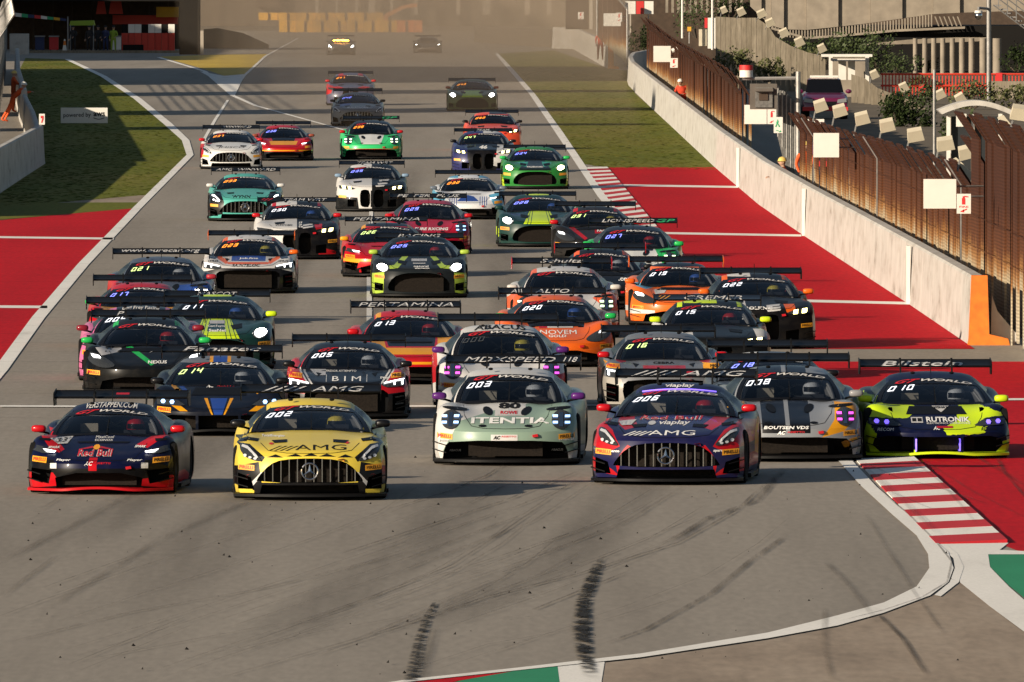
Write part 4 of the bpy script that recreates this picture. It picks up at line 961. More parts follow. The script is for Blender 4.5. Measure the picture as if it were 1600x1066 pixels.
# ---- first row
C_('navy race car with red mirrors, red wavy lip and red lettering on its nose', 'ferrari', 153, 767, 236, 4.4, NV,
   [(BK, [(-1.1, .47), (1.1, .47), (1.1, 0), (-1.1, 0)]), (NV, [(-.62, .47), (.62, .47), (.56, .36), (-.56, .36)]), (RD, [(-.62, .30), (-.97, .30), (-1.05, .08), (-.5, .13)]), (RD, [(.60, .22), (.97, .26), (1.05, .08), (.5, .13)]),
    (RD, [(-.90, .83), (-.72, .80), (-.50, .60), (-.56, .56), (-.66, .58)]), (RD, [(.80, .86), (.94, .84), (.62, .62), (.46, .66)]), (RD, rect(-.13, -.02, .33, .50)), (RD, [(.56, 1.0), (.66, .86), (.80, .80), (.72, 1.02)])],
   None, None, wingp=[(RD, -.08, .10)], roofw=('VERSTAPPEN.COM', 'banner_white', .72), mir=RD, splitter=RD, slats=False, rollz=1,
   words=[('33', -.57, .705, .14, .045, 'ink', .2, .0, 3, .013), ('Red Bull', -.07, .555, .46, .085, 'white', 0, .06), ('Red Bull', -.07, .555, .46, .085, 'banner_red', 0, .01, 0, .011), ('MaxiCool', .0, .745, .24, .028, 'white', 0, .0), ('ECONOX', .0, .708, .24, .024, 'white', 0, .0), ('Player', -.48, .465, .20, .034, 'white', .2, .02), ('Player', .48, .465, .20, .034, 'white', .2, .02), ('AC', -.13, .425, .12, .05, 'white', .5, .02), ('ASSETTO', .06, .43, .22, .022, 'red', 0, .02), ('SPARK', -.64, .625, .16, .028, 'white', .3), ('SPARK', .52, .635, .16, .028, 'white', .3)],
   stickers=[(WH, [(-.72, .735), (-.44, .745), (-.48, .665), (-.60, .66)], .009), ('sticker_yellow', ell(-.07, .625, .045, .030, 14)), (RD, [(-.30, .60), (-.13, .635), (-.11, .615), (-.22, .600)]), (RD, [(.16, .60), (-.01, .635), (-.03, .615), (.08, .600)]), (WH, rect(-.66, -.57, .355, .425)), (WH, rect(.57, .66, .36, .43))], driver=(NV, RD))
C_('pale yellow race car with black jagged nose markings, chrome slatted grille and number 002', 'amg', 484, 776, 247, 0.2, YL,
   [(BK, [(-1.1, .42), (-.66, .50), (-.62, .22), (-1.1, .20)]), (BK, [(1.1, .42), (.66, .50), (.62, .22), (1.1, .20)]), (BK, [(-.74, .235), (.74, .235), (.74, .0), (-.74, .0)]), (YL, [(-1.1, .145), (-.72, .135), (-.72, .10), (-1.1, .10)]), (YL, [(1.1, .145), (.72, .15), (.72, .105), (1.1, .10)]), (BK, [(.97, .74), (.62, .50), (.58, .56), (.78, .72)], 1), 
    (WH, [(.58, .37), (.63, .37), (.80, .19), (.755, .17)], 1), (BK, [(-.30, .575), (-.18, .61), (-.10, .575)]), (BK, [(-.08, .58), (.02, .62), (.10, .58)]), (BK, [(.12, .575), (.22, .61), (.34, .57)]), (BK, [(-.56, .56), (-.44, .60), (-.34, .56)]), (BK, [(.36, .56), (.46, .60), (.56, .56)]), (BK, [(.80, .80), (.98, .76), (.98, .73), (.82, .75)], 1)],
   '002', [('////', -.35, .6, 'banner_white'), ('AMG', .35, .7, 'banner_white')], mir=BK, slats=True, words=[('////', -.34, .668, .40, .055, 'ink'), ('AMG', .14, .68, .66, .06, 'ink'), ('TotalEnergies', -.48, .80, .30, .03, 'white', .2)],
   stickers=[('banner_red', ell(-.80, .31, .035, .025, 12)), ('banner_red', ell(.82, .32, .035, .025, 12)), ('banner_red', ell(-.50, .72, .03, .012, 10)), ('banner_red', ell(.48, .73, .03, .012, 10))], driver=(BR, YL))
C_('white and mint green race car with purple mirrors and round blue-lit headlights, number 003', 'porsche', 789, 722, 232, 1.6, (.50, .49, .47),
   [(MT, [(-.62, .60), (-.20, .72), (.70, .88), (1.1, .76), (1.1, .2), (-.85, .2)]), (WH, [(-.16, .74), (.24, .74), (.24, .66), (-.16, .66)])],
   '003', [('MDXSPEED', -.05, 1.25, 'banner_white'), ('118', .78, .2, 'banner_white')], mir=PU, pirelli=True, words=[('80', .03, .775, .30, .072, 'ink', 0, .05, 0, .010), ('ROWE', .03, .695, .23, .038, 'banner_red', 0, .03, 0, .010), ('ITENTIA', .06, .60, 1.06, .072, 'white', 0, .03, 0, .009), ('INTENTIA', -.80, .335, .18, .03, 'chromegrey', .2), ('INTENTIA', .82, .36, .20, .03, 'white', .2), ('ABACUS', -.69, .20, .16, .03, 'white', 0, .03, 0, .010), ('ABACUS', .69, .21, .16, .03, 'white', 0, .03, 0, .010), ('AC', -.11, .385, .10, .05, 'ink', .5, .05, 0, .010), ('ASSETTO', .05, .40, .2, .022, 'banner_red', 0, .02, 0, .010)],
   stickers=[(WH, rect(-.19, .17, .345, .425)), (WH, rect(-.13, .25, .665, .80))], driver=(BK, WH))
C_('navy and red race car with red mirrors, chrome slatted grille and number 006', 'amg', 1040, 752, 248, 3.6, (.010, .010, .050),
   [(RD, [(.98, .50), (.99, .76), (.86, .79), (.72, .70), (.60, .50), (.72, .44)], 1), ((.010, .010, .050), [(.80, .80), (.62, .60), (.56, .50), (.50, .62)], 1), (RD, [(.74, .86), (.56, .87), (.40, .74), (.56, .70), (.66, .76)], 1), (RD, [(1.1, .40), (.92, .34), (.70, .20), (.60, .12), (1.1, .20)], 1), (RD, [(.62, .12), (.66, .30), (.62, .36), (.56, .45), (.50, .52), (.46, .50), (.60, .30)], 1), (GO, [(.985, .85), (1.1, .9), (1.1, .2), (.985, .35)])],
   '006', [('////', -.42, .6, 'banner_white'), ('AMG', .36, .84, 'banner_white')], strip='top', wingp=[(RD, .0, .10)], mir=RD, slats=True, splitter=BK, words=[('////', -.38, .66, .38, .05, 'white'), ('AMG', .06, .668, .60, .055, 'white'), ('viaplay', .05, .775, .40, .055, 'white', .1, .02), ('Red Bull', -.02, .826, .80, .036, 'white', 0, .03), ('Red Bull', -.02, .826, .80, .036, 'banner_red', 0, .0, 0, .010), ('sparco', -.68, .43, .15, .035, 'white', 0, .03), ('sparco', .68, .44, .15, .035, 'white', 0, .03), ('viaplay', 0, 1.20, .38, .05, 'white', .1, .02)],
   stickers=[(WH, [(-.68, .79), (-.46, .805), (-.50, .75), (-.62, .745)], .009), (WH, ell(-.24, .775, .05, .022, 12))], driver=(NV, RD))
C_('silver grey race car with twin black stripes, yellow headlight teardrops and number 008', 'porsche', 1237, 716, 228, -1.6, (.20, .21, .225),
   [(BK, rect(-.40, -.08, .40, 1.4)), (BK, rect(-.02, .26, .40, 1.4)), (GO, [(.62, .80), (.92, .80), (.90, .60), (.72, .42), (.42, .34), (.50, .44), (.60, .58)]), (GO, [(-.62, .80), (-.92, .80), (-.90, .60), (-.72, .42), (-.42, .34), (-.50, .44), (-.60, .58)])],
   '008', None, mir=(.2, .2, .21), lamps='lamp_magenta', words=[('BOUTSEN VDS', -.07, .475, .62, .04, 'white', .2, .03), ('AC', -.14, .405, .12, .05, 'white', .5, .05), ('ASSETTO', .06, .415, .24, .025, 'banner_red')], stickers=[('sticker_yellow', [(.70, .26), (.82, .32), (.98, .36), (.84, .27), (.80, .20), (.74, .19)])], driver=(BK, WH))
C_('navy race car splashed with fluorescent yellow, violet light strips and number 010', 'lambo', 1467, 712, 232, -2.6, (.004, .006, .028),
   [(LM, [(-1.1, .76), (-.98, .86), (-.30, .74), (-.28, .66), (-.40, .56), (-.66, .56), (-1.0, .58)]), (LM, [(.34, .80), (.46, .78), (.98, .60), (.98, .47), (.68, .46), (.62, .36), (.10, .34), (.08, .44), (.26, .52)]), ((.004, .006, .028), [(.66, .56), (.96, .60), (.96, .46), (.64, .45)]),
    (LM, [(-1.1, .56), (-.96, .56), (-.86, .34), (-.88, .20), (-.78, .13), (-.30, .14), (-.30, .05), (-1.1, .05)]), (LM, [(.36, .14), (.80, .13), (.88, .24), (1.1, .30), (1.1, .05), (.36, .05)]), (BK, rect(-1.1, 1.1, .0, .07))],
   '010', [('Bilstein', -.05, 1.15, 'banner_white')], mir=LM, pirelli=False, namp=.16, splitter=LM, words=[('RUTRONIK', .15, .535, .60, .062, 'white', 0, .03, 0, .009), ('ELECTRONICS WORLDWIDE', .15, .488, .60, .02, 'white', 0, 0, 0, .009), ('AC', -.02, .43, .10, .045, 'white', .5, .02), ('RECOM', -.72, .41, .22, .04, 'white', .2, .03), ('RECOM', .70, .415, .22, .04, 'ink', .2, .03), ('VISHAY', .07, .678, .20, .03, 'ink', 0, .02, 0, .019)],
   stickers=[(WH, [(-.05, .70), (.19, .70), (.07, .62)], .013), (WH, rect(-.36, -.20, .495, .565)), ('ink', rect(-.345, -.29, .51, .55), .009), ('ink', rect(-.27, -.215, .51, .55), .009), ('lamp_violet', rect(-.32, -.30, .12, .29), .02), ('lamp_violet', rect(.28, .30, .12, .29), .02), (RD, rect(-.02, .20, .43, .455))], driver=((.45, .33, .24), WH))
# ---- second row
C_('black and red race car with white hood lettering and number 005', 'audi', 541, 650, 197, 0.6, RD,
   [(BK, [(-.62, .58), (-.78, .80), (.78, .80), (.62, .58), (.40, .52), (-.40, .52)]), (BK, rect(-.6, .6, .78, 1.4)), (WH, [(.70, .80), (.73, .80), (.57, .57), (.54, .57)], 1), (WH, [(.76, .80), (.785, .80), (.63, .58), (.60, .57)], 1), (BK, [(1.1, .46), (.55, .40), (.5, .05), (1.1, .05)], 1)],
   '005', None, mir=BK, accent=WH, words=[('B I M', .0, .645, .46, .065, 'white', 0, .03), ('TRESOR ATTEMPTO', -.1, .75, .5, .025, 'white'), ('tresor', .62, .66, .16, .03, 'white', .3)], stickers=[(SV, [(-.60, .77), (-.34, .77), (-.34, .69), (-.50, .69)]), (WH, rect(-.33, -.32, .60, .70)), (WH, rect(.32, .33, .60, .70))], driver=(RD, WH))
C_('black race car with blue and yellow wedge stripes and number 014', 'lambo', 341, 676, 212, 0.8, (.005, .007, .014),
   [(BR, [(-.13, .56), (.13, .56), (.06, .33), (-.06, .33)]), (GO, [(-.22, .56), (-.17, .56), (-.08, .33), (-.10, .33)]), (GO, [(.17, .56), (.22, .56), (.10, .33), (.08, .33)]), (GO, [(-.80, .52), (-.66, .52), (-.46, .38), (-.58, .38)]), (GO, [(.80, .52), (.66, .52), (.46, .38), (.58, .38)]), (GO, [(.70, .76), (.76, .76), (.58, .62), (.54, .64)], 1), (BR, [(.58, .76), (.66, .76), (.50, .63), (.46, .65)], 1),
    ((.10, .11, .13), rect(-1.2, 1.2, 1.05, 1.4)), (GO, rect(-.16, -.11, 1.0, 1.4)), (GO, rect(.11, .16, 1.0, 1.4)), (BR, rect(-.10, .10, 1.0, 1.4))],
   '014', ['Fanatec'], numc='num_y', mir=BK, lamps='lamp_blue', words=[('AC', -.14, .72, .12, .035, 'white', .5, .04), ('ASSETTO', .10, .725, .28, .02, 'banner_red')])
C_('black race car with green stripes, green mirrors and a white arc emblem on its hood', 'mclaren', 226, 612, 198, 0.8, (.005, .0055, .006),
   [(GN, [(-.36, .76), (-.24, .76), (.16, .50), (.10, .47)]), (GN, [(.50, .74), (.60, .76), (.56, 1.2), (.44, 1.2)], 1), (SV, [(-.80, .74), (-.44, .77), (-.36, .68), (-.70, .62)])],
   None, [('P', -.45, .12, 'banner_white')], mir=GN, lamps='lamp_white', words=[('77', -.58, .70, .14, .07, 'ink', .2, .04, 0, .012), ('NEXUS', .20, .52, .30, .045, 'white', 0, .03)], stickers=[(WH, [(.06, .65), (.14, .70), (.25, .72), (.36, .70), (.44, .65), (.36, .68), (.25, .695), (.14, .68)])])
C_('pink race car mostly hidden behind the black and green one', 'ferrari', 217, 592, 196, 0.8, PK, [(BK, [(-.56, .9), (.56, .9), (.4, .5), (-.4, .5)]), (BK, rect(-.4, .4, 1.1, 1.4))], '004', None, mir=(.16, .01, .02), roofw=('Emil Frey Racing', 'banner_white', .62))
C_('dark green race car with yellow pinstripes down its hood and bright headlights, number 011', 'aston', 338, 573, 186, 0.2, DG,
   [(LM, [(-.24, .84), (.24, .84), (.40, .54), (-.40, .54)])] + [(DG, [(x0, .90), (x0 + .012, .90), (x0 * 1.7 + .014, .53), (x0 * 1.7, .53)]) for x0 in (-.20, -.15, -.10, .10, .15, .20)] + [(DG, [(-.13, .80), (.13, .80), (.16, .66), (-.16, .66)]), (LM, rect(-.26, .26, 1.20, 1.3)), (LM, [(.97, .60), (.99, .60), (.99, .2), (.97, .2)], 1)],
   '011', [('MASCOT', 0, .7, 'banner_white')], mir=LM, words=[('ComToyou', .0, .73, .30, .035, 'white', 0, .02), ('SeaNet', .02, .67, .30, .04, 'white', 0, .03)], stickers=[(SV, rect(-.12, .14, .765, .815))])
C_('red race car with yellow piping and green left mirror, number 017', 'ferrari', 219, 541, 172, 0.6, RD, [(BK, [(-.46, .80), (.46, .80), (.36, .62), (-.36, .62)]), (GO, [(.44, .76), (.74, .76), (.44, .55), (.36, .58), (.5, .70)], 1), (GO, [(1.1, .50), (.6, .46), (.7, .40), (1.1, .36)], 1), (BK, [(1.1, .36), (.4, .36), (.4, .0), (1.1, .0)], 1)], '017', None, numc='num_b', mir=GN, words=[('Selenor', .03, .70, .34, .035, 'white', .2, .02)])
C_('dark roofed race car with a web address lettered along its wing, number 021', 'porsche', 253, 505, 166, -.2, (.05, .06, .085), [(BR, [(.3, .75), (1.1, .80), (1.1, .4), (.3, .4)]), (RD, rect(-1.1, -.5, .3, .8)), (RD, rect(.2, 1.1, .05, .42))], '021', [('www.eurecar.org', 0, 1.5, 'banner_white')], numc='num_y', mir=(.3, .02, .03), lamps='lamp_bright')
C_('red and yellow race car with a black hood top and number 013', 'ferrari', 645, 596, 192, -1.6, RD, [(BK, [(-.44, .82), (.44, .82), (.38, .62), (-.38, .62)]), (GO, [(-.74, .80), (-.46, .80), (-.42, .56), (-.60, .56)]), (GO, [(.74, .80), (.46, .80), (.42, .56), (.60, .56)]), (GO, [(-.60, .60), (.60, .60), (.60, .50), (-.60, .50)]), (RD, [(-.38, .62), (.38, .62), (.36, .60), (-.36, .60)]), (GO, rect(-1.1, 1.1, .34, .38)), (BK, rect(-1.1, 1.1, 0, .30)), (GO, [(.52, .80), (.60, .80), (.52, 1.2), (.44, 1.2)], 1)],
   '013', [('PERTAMINA', 0, 1.6, 'banner_white')], mir=RD, words=[('AF CORSE', 0, .26, .3, .03, 'banner_red', 0, .02, 0, .010)])
C_('white race car with a red flank, purple mirrors and magenta headlights behind the mint one', 'porsche', 785, 638, 207, -.9, (.50, .49, .47), [(RD, [(.30, .80), (.62, .84), (.50, .74)]), (RD, [(.66, .50), (1.1, .62), (1.1, .1), (.6, .1)]), (RD, [(-1.1, .9), (-.96, .9), (-.94, .4), (-1.1, .3)])], '000', None, numc='num_off', mir=PU, lamps='lamp_magenta', roofw=('ABACUS', 'ink', .8), words=[('INTENTIA', -.72, .31, .22, .035, 'ink', .2, .02)])
C_('orange race car with green mirrors and white serif lettering on its hood, number 020', 'mclaren', 872, 569, 186, -1.4, OR, [(BK, [(-.52, .80), (.52, .80), (.46, .66), (-.46, .66)]), (OR, [(-.40, .70), (.40, .70), (.34, .64), (-.34, .64)]), (BK, rect(-1.1, 1.1, .0, .13))], '020', [('A\\\\', -.62, .2, 'banner_white'), ('ALTO', 0, .6, 'banner_white')], mir=GN, words=[('NOVEM', .02, .585, .62, .065, 'white', 0, .02), ('GOLD', .0, .525, .30, .038, 'white', 0, .02)], stickers=[(RD, rect(-.30, -.16, .645, .69)), (WH, rect(-.16, .28, .65, .685))])
C_('graphite race car with red hood band and red canard slots, number 016', 'audi', 1040, 636, 198, -1.6, (.12, .125, .135), [(RD, rect(-.34, .34, .66, .70)), (RD, [(.56, .775), (.76, .77), (.70, .74), (.60, .75)], 1), (RD, rect(-1.2, -.975, .3, .8)), ((.28, .26, .23), [(1.1, .56), (.7, .50), (.6, .1), (1.1, .1)], 1)], '016', None, numc='num_y', mir=RD, words=[('CEBRA', 0, .735, .34, .03, 'ink', 0, .03), ('CAR STORE', .04, .605, .40, .035, 'white', .1, .02)], stickers=[('sticker_yellow', rect(.62, .82, .66, .74))])
C_('dark grey race car squeezed behind the silver one, blue number on its windscreen', 'amg', 1208, 680, 212, -1.2, (.05, .055, .065), [(WH, [(-.4, 1.3), (-.1, 1.3), (-.2, 1.2), (-.5, 1.18)])], '018', None, numc='num_b', mir=BK)
C_('black and white race car with lime mirrors, lime roof flash and number 015', 'bmw', 1115, 590, 188, -1.4, (.005, .006, .007), [(WH, [(-1.1, .9), (-.35, .96), (-.30, .2), (-1.1, .2)]), (LM, rect(-.44, .12, 1.26, 1.4)), (WH, [(.7, .86), (1.1, .86), (1.1, .6), (.8, .6)]), (LM, [(.52, .9), (.62, .9), (.54, 1.3), (.46, 1.3)], 1)], '015', [('CREMER', .1, 1.0, 'banner_white'), ('///', -.78, .3, 'sticker_yellow')], mir=LM, wingcol=(.005, .005, .006))
C_('black race car with white and orange flashes, orange mirrors and yellow twin lights, number 022', 'bmw', 1190, 541, 178, -2.6, (.005, .005, .006), [(WH, [(-1.1, .9), (-.25, .96), (-.3, .2), (-1.1, .2)]), (WH, rect(-.6, -.08, 1.25, 1.4)), (OR, [(.42, .80), (.62, .80), (.62, .66), (.46, .66)]), (OR, [(.54, .95), (.64, .95), (.56, 1.35), (.48, 1.3)], 1)], '022', None, mir=OR, words=[('ROLFING', -.04, .735, .5, .05, 'white', .1, .04)], stickers=[(WH, [(.10, .78), (.36, .80), (.34, .77), (.12, .75)]), (WH, [(.10, .74), (.36, .76), (.34, .73), (.12, .71)]), (WH, [(.10, .70), (.36, .72), (.34, .69), (.12, .67)])])
C_('orange and light blue race car with one bright headlight, number 019', 'mclaren', 1064, 505, 164, -1.3, (.66, .12, .012), [(CY, [(-.7, .8), (-.9, .78), (-.66, .70), (-.5, .72)]), (CY, [(.10, .60), (.6, .62), (.4, .44), (.2, .46)]), (BK, rect(-.6, .6, 1.1, 1.4)), (WH, [(-1.1, .35), (-.5, .30), (-.5, .24), (-1.1, .24)])], '019', None, mir=OR, lamps=('lamp_bright', 'lamp_white'), endp=OR, stickers=[(WH, [(-.50, .68), (-.24, .70), (-.30, .62), (-.48, .60)])])
C_('white race car with orange red swooshes and yellow-green round headlights', 'porsche', 884, 524, 172, -1.0, (.48, .465, .45), [((.62, .10, .03), [(.50, .72), (.84, .84), (1.1, .62), (1.1, .48), (.8, .50)]), ((.62, .10, .03), [(-.50, .72), (-.84, .84), (-1.1, .62), (-1.1, .48), (-.8, .50)]), ((.62, .10, .03), rect(-1.1, 1.1, .1, .28)), ((.62, .10, .03), [(.50, .9), (.64, .9), (.6, 1.3), (.48, 1.3)], 1)], None, [('Schultz', .0, .8, 'banner_white')], mir=(.45, .43, .40), lamps='lamp_green', endp=RD)
# ---- third group
C_('black race car edged in orange, tucked behind the white and orange one, number 024', 'mclaren', 941, 480, 158, -.6, (.005, .005, .006), [((.72, .10, .02), [(.48, .72), (.60, .76), (.54, 1.2), (.42, 1.2)], 1), ((.62, .10, .03), [(.8, .8), (1.1, .8), (1.1, .5)], 1)], '024', None, numc='num_y', mir=BK, endp=RD, words=[('.com', .48, .60, .3, .06, 'white', 0, .03)])
C_('green and white race car with green mirrors and a black roof, number 027', 'porsche', 990, 447, 152, -.2, GN, [((.60, .60, .57), [(-.42, .84), (.42, .84), (.60, .50), (.50, .30), (-.50, .30), (-.60, .50)]), (BK, [(-.44, .86), (.44, .86), (.40, .76), (-.40, .76)]), (BK, rect(-.7, .7, .95, 1.4))], '027', [('LIONSPEED', -.1, 1.1, 'banner_white'), ('GP', .68, .4, 'gp_green')], numc='num_b', mir=GN, lamps='lamp_green')
C_('dark race car with crimson roof edges and a red-framed hood badge, number 031', 'mclaren', 932, 403, 140, -.4, (.016, .015, .015), [(RD, [(-.62, .72), (-.52, .74), (-.20, .50), (-.26, .46)]), (RD, [(.44, .74), (.54, .76), (.50, 1.2), (.40, 1.2)], 1), (RD, rect(-.03, .37, .60, .70))], '031', None, numc='num_y', mir=RD, lamps=('lamp_white', 'lamp_dim'), words=[('PAGID', .17, .65, .3, .045, 'white', 0, .03)])
C_('dark green race car with a lime hood panel and one blazing headlight, number 028', 'aston', 843, 383, 134, -.6, DG, [(LM, [(-.22, .84), (.26, .84), (.42, .56), (-.38, .56)])] + [(DG, [(x0, .90), (x0 + .014, .90), (x0 * 1.6 + .016, .53), (x0 * 1.6, .53)]) for x0 in (-.19, -.14, .15, .20)] + [(LM, rect(-.3, .3, 1.2, 1.3)), (LM, rect(-1.1, -.96, .25, .45))], '028', None, numc='num_b', mir=DG)
C_('crimson race car with blue round headlights and white hood lettering, number 029', 'porsche', 671, 394, 132, -.4, (.34, .005, .020), [], '029', [('PE  PER  PLUS', 0, 1.5, 'banner_white')], numc='num_b', mir=RD, words=[('PURE RXCING', .05, .60, .8, .06, 'white', .2, .03)])
C_('red and yellow race car with a yellow left mirror, number 026', 'ferrari', 605, 430, 143, -.3, RD, [(GO, [(.1, .66), (.6, .70), (1.1, .6), (1.1, .4), (.1, .42)]), (GO, [(-1.1, .44), (-.2, .40), (-.2, .36), (-.6, .36), (-.7, .26), (-.84, .36), (-1.1, .38)]), (BK, [(-1.1, .34), (-.86, .34), (-.7, .2), (-.3, .3), (-.2, .1), (-1.1, .1)]), (RD, [(-.62, .18), (-.3, .24), (-.3, .12), (-.62, .12)]), (BK, rect(-.5, .5, 1.1, 1.4)), (GO, [(.50, .8), (.60, .8), (.54, 1.2), (.46, 1.2)], 1)], '026', [('PERTAMINA', 0, 1.5, 'banner_white')], numc='num_y', mir=GO)
C_('black and olive green race car with two dazzling headlights and a wide grille, number 025', 'aston', 655, 462, 155, 0, (.011, .014, .016), [((.30, .42, .05), [(-1.1, .50), (-.72, .54), (-.74, .12), (-1.1, .06)]), ((.30, .42, .05), [(1.1, .50), (.72, .54), (.74, .12), (1.1, .06)]), ((.30, .42, .05), [(.22, .84), (.34, .84), (.52, .68), (.70, .66), (.68, .60), (.44, .62)], 1)], '025', [('RACING', 0, .9, 'banner_white')], numc='num_b', mir=(.30, .42, .05), words=[('natural', .04, .655, .3, .032, 'white', 0, .02), ('elements', .06, .62, .3, .026, 'white', 0, .02)], stickers=[(SV, rect(-.16, .16, .745, .79)), (WH, rect(-.13, .13, .70, .715))])
C_('white race car with orange roof rails and angular lit headlights, number 023', 'audi', 387, 455, 150, 1.1, (.46, .45, .44), [(OR, [(-.60, .78), (-.70, .80), (-.45, .66), (.45, .66), (.70, .80), (.60, .78), (.42, .62), (-.42, .62)]), (OR, [(.42, .70), (.74, .80), (.64, .72), (.46, .62)], 1), (BR, rect(-.36, .36, .68, .78)), ((.02, .03, .05), [(.6, .80), (.8, .82), (.84, .74), (.7, .72)], 1), (BK, [(-.60, .54), (.60, .54), (.95, .46), (1.1, .10), (-1.1, .10), (-.95, .46)]), (OR, [(.50, .8), (.62, .8), (.58, 1.2), (.46, 1.2)], 1)], '023', None, numc='num_o', mir=OR, endp=OR, words=[('SAINTELOC', -.04, .60, .6, .05, 'ink', .3, .03), ('HYLO', -.74, .68, .2, .04, 'ink', 0, .03), ('HYLO', .74, .68, .2, .04, 'ink', 0, .03), ('Job.fine', 0, .725, .4, .04, 'white', 0, .02)], pirelli=False)
C_('white and black split race car with red mirrors and red-edged kidney grille, number 030', 'bmw', 464, 402, 138, 0, (.005, .005, .006), [(WH, [(-1.1, 1.0), (.0, 1.0), (.0, .70), (-.2, .66), (-.4, .2), (-1.1, .2)]), (RD, [(.40, .80), (.58, .82), (.58, .72), (.44, .70)]), (RD, [(.5, .30), (.9, .20), (.9, .13), (.5, .12)]), (WH, rect(-.6, .0, 1.2, 1.4)), (RD, [(.50, .9), (.62, .9), (.56, 1.35), (.48, 1.3)], 1), (WH, [(.14, .80), (.38, .83), (.36, .80), (.14, .77)]), (WH, [(.14, .75), (.38, .78), (.36, .75), (.14, .72)])], '030', [('TEAM WRT', .2, 1.0, 'banner_white'), ('///', -.72, .34, 'banner_red')], mir=RD, lamps=(None, 'lamp_yellow'), words=[('SHEL', .09, .80, .09, .12, 'white', 0, .03), ('ZUMTOBEL', -.3, .79, .4, .035, 'ink', .3, .02)])
C_('teal race car with white mirrors and chrome slatted grille, number 033', 'amg', 383, 343, 120, .2, TL, [(BK, [(1.1, .70), (.66, .78), (.56, .52), (.6, .2), (1.1, .1)], 1), (TL, rect(-.4, .4, .5, .56))], '033', [('AMG  WINWARD', 0, 1.6, 'banner_white')], numc='num_o', mir=WH, lamps='lamp_white', words=[('WYNN', -.1, .66, .5, .07, 'ink', .1, .04)])
C_('white and black race car with tall twin kidney grilles and yellow lights, number 035', 'bmw', 581, 328, 114, 0, (.007, .008, .009), [(WH, [(-1.1, 1.0), (.0, 1.0), (.0, .1), (-.36, .1), (-.4, .4), (-.9, .44), (-1.1, .5)]), (WH, rect(-.6, .0, 1.2, 1.4)), (WH, [(.20, .88), (.5, .90), (.46, .86), (.22, .84)]), (WH, [(.16, .80), (.46, .82), (.42, .78), (.18, .76)]), (WH, [(.10, .74), (.36, .75), (.34, .72), (.12, .70)])], '035', [('TEAM WRT', .1, 1.0, 'banner_white')], numc='num_b', mir=(.16, .24, .34))
C_('white race car with sky blue sides and drip-patterned nose, number 032', 'ferrari', 731, 340, 117, .4, (.58, .59, .60), [(CY, [(.56, .66), (1.1, .8), (1.1, .3), (.7, .4)], 1), (BR, [(-.3, .5), (.3, .5), (.16, .62), (0, .66), (-.16, .62)]), (BK, rect(-1.1, 1.1, 0, .30)), (CY, rect(-.6, -.28, 1.1, 1.4)), (CY, rect(.28, .6, 1.1, 1.4))] + [(BR, [(x0, .62), (x0 + .02, .62), (x0 + .02, .40), (x0, .38)]) for x0 in (-.5, -.44, -.38, -.32, .32, .38, .44, .5)], '032', None, numc='num_o', mir=(.10, .12, .15), lamps=(None, 'lamp_white'))
C_('bright green race car with lime-white headlights and a broad dark grille, number 034', 'aston', 836, 293, 108, -.2, (.02, .17, .03), [(LM, [(.97, .5), (1.1, .6), (1.1, .1), (.9, .1)], 1), ((.008, .014, .011), [(-.28, .84), (.28, .84), (.5, .56), (-.5, .56)]), ((.03, .30, .22), [(.2, .80), (.5, .78), (.4, .70), (.26, .66)], 1)], '034', None, numc='num_b', mir=GN, lamps='lamp_lime', words=[('WALKENHORST', 0, .66, .5, .04, 'white')])
C_('purple race car with a white right flank and tall kidney grille, number 047', 'bmw', 755, 268, 101, 0, (.016, .018, .085), [(BK, [(-.5, .95), (.5, .95), (.6, .5), (.4, .1), (-.4, .1), (-.5, .5)]), (WH, [(.45, .9), (1.1, .9), (1.1, .5), (.4, .5)]), (WH, [(.3, .5), (.6, .5), (.5, .2), (.3, .25)]), (WH, [(0, 1.32), (.6, 1.32), (.6, 1.22), (0, 1.24)])], '047', [('TEAM', 0, .4, 'banner_white')], numc='num_y', mir=BK, words=[('46', .0, .82, .26, .10, 'white', .2, .06)])
C_('orange red race car half hidden behind the purple one', 'bmw', 770, 233, 92, -.4, (.62, .07, .03), [(BK, rect(-.1, .5, 1.24, 1.4))], '050', None, numc='num_o', mir=BK)
C_('green and white race car with red mirrors and red-edged intake, number 036', 'porsche', 580, 247, 96, 0, (.03, .45, .14), [((.60, .60, .58), [(-.44, .84), (.44, .84), (.30, .5), (-.30, .5)]), (RD, [(-.82, .36), (.82, .36), (.82, .34), (-.82, .34)]), (BK, rect(-.7, .7, .95, 1.4))], '036', [('GP', .6, .5, 'gp_green')], numc='num_o', mir=RD, lamps='lamp_green')
C_('white and red race car with a star-badged dark grille, number 037', 'amg', 361, 262, 99, .1, (.60, .59, .57), [(RD, [(-1.1, .78), (-.86, .80), (-.90, .4), (-1.1, .3)]), (RD, [(1.1, .9), (.90, .80), (.93, .3), (1.1, .2)]), (RD, [(.74, .9), (.5, .88), (.66, .80), (.80, .80)], 1)], '037', [('WINWARD', .2, .9, 'banner_white')], numc='num_o', mir=RD, lamps='lamp_dim', words=[('JMISCO', .0, .70, .86, .06, 'ink', .2, .04)])
C_('red race car with yellow hood band and orange lip, number 038', 'ferrari', 443, 249, 95, -.1, RD, [(BK, [(-.42, .80), (.42, .80), (.36, .66), (-.36, .66)]), (GO, [(-.48, .66), (.48, .66), (.42, .54), (-.42, .54)]), (GO, rect(-1.1, 1.1, .33, .37)), (BK, rect(-1.1, 1.1, 0, .31))], '038', None, numc='num_b', mir=(.2, .05, .03))
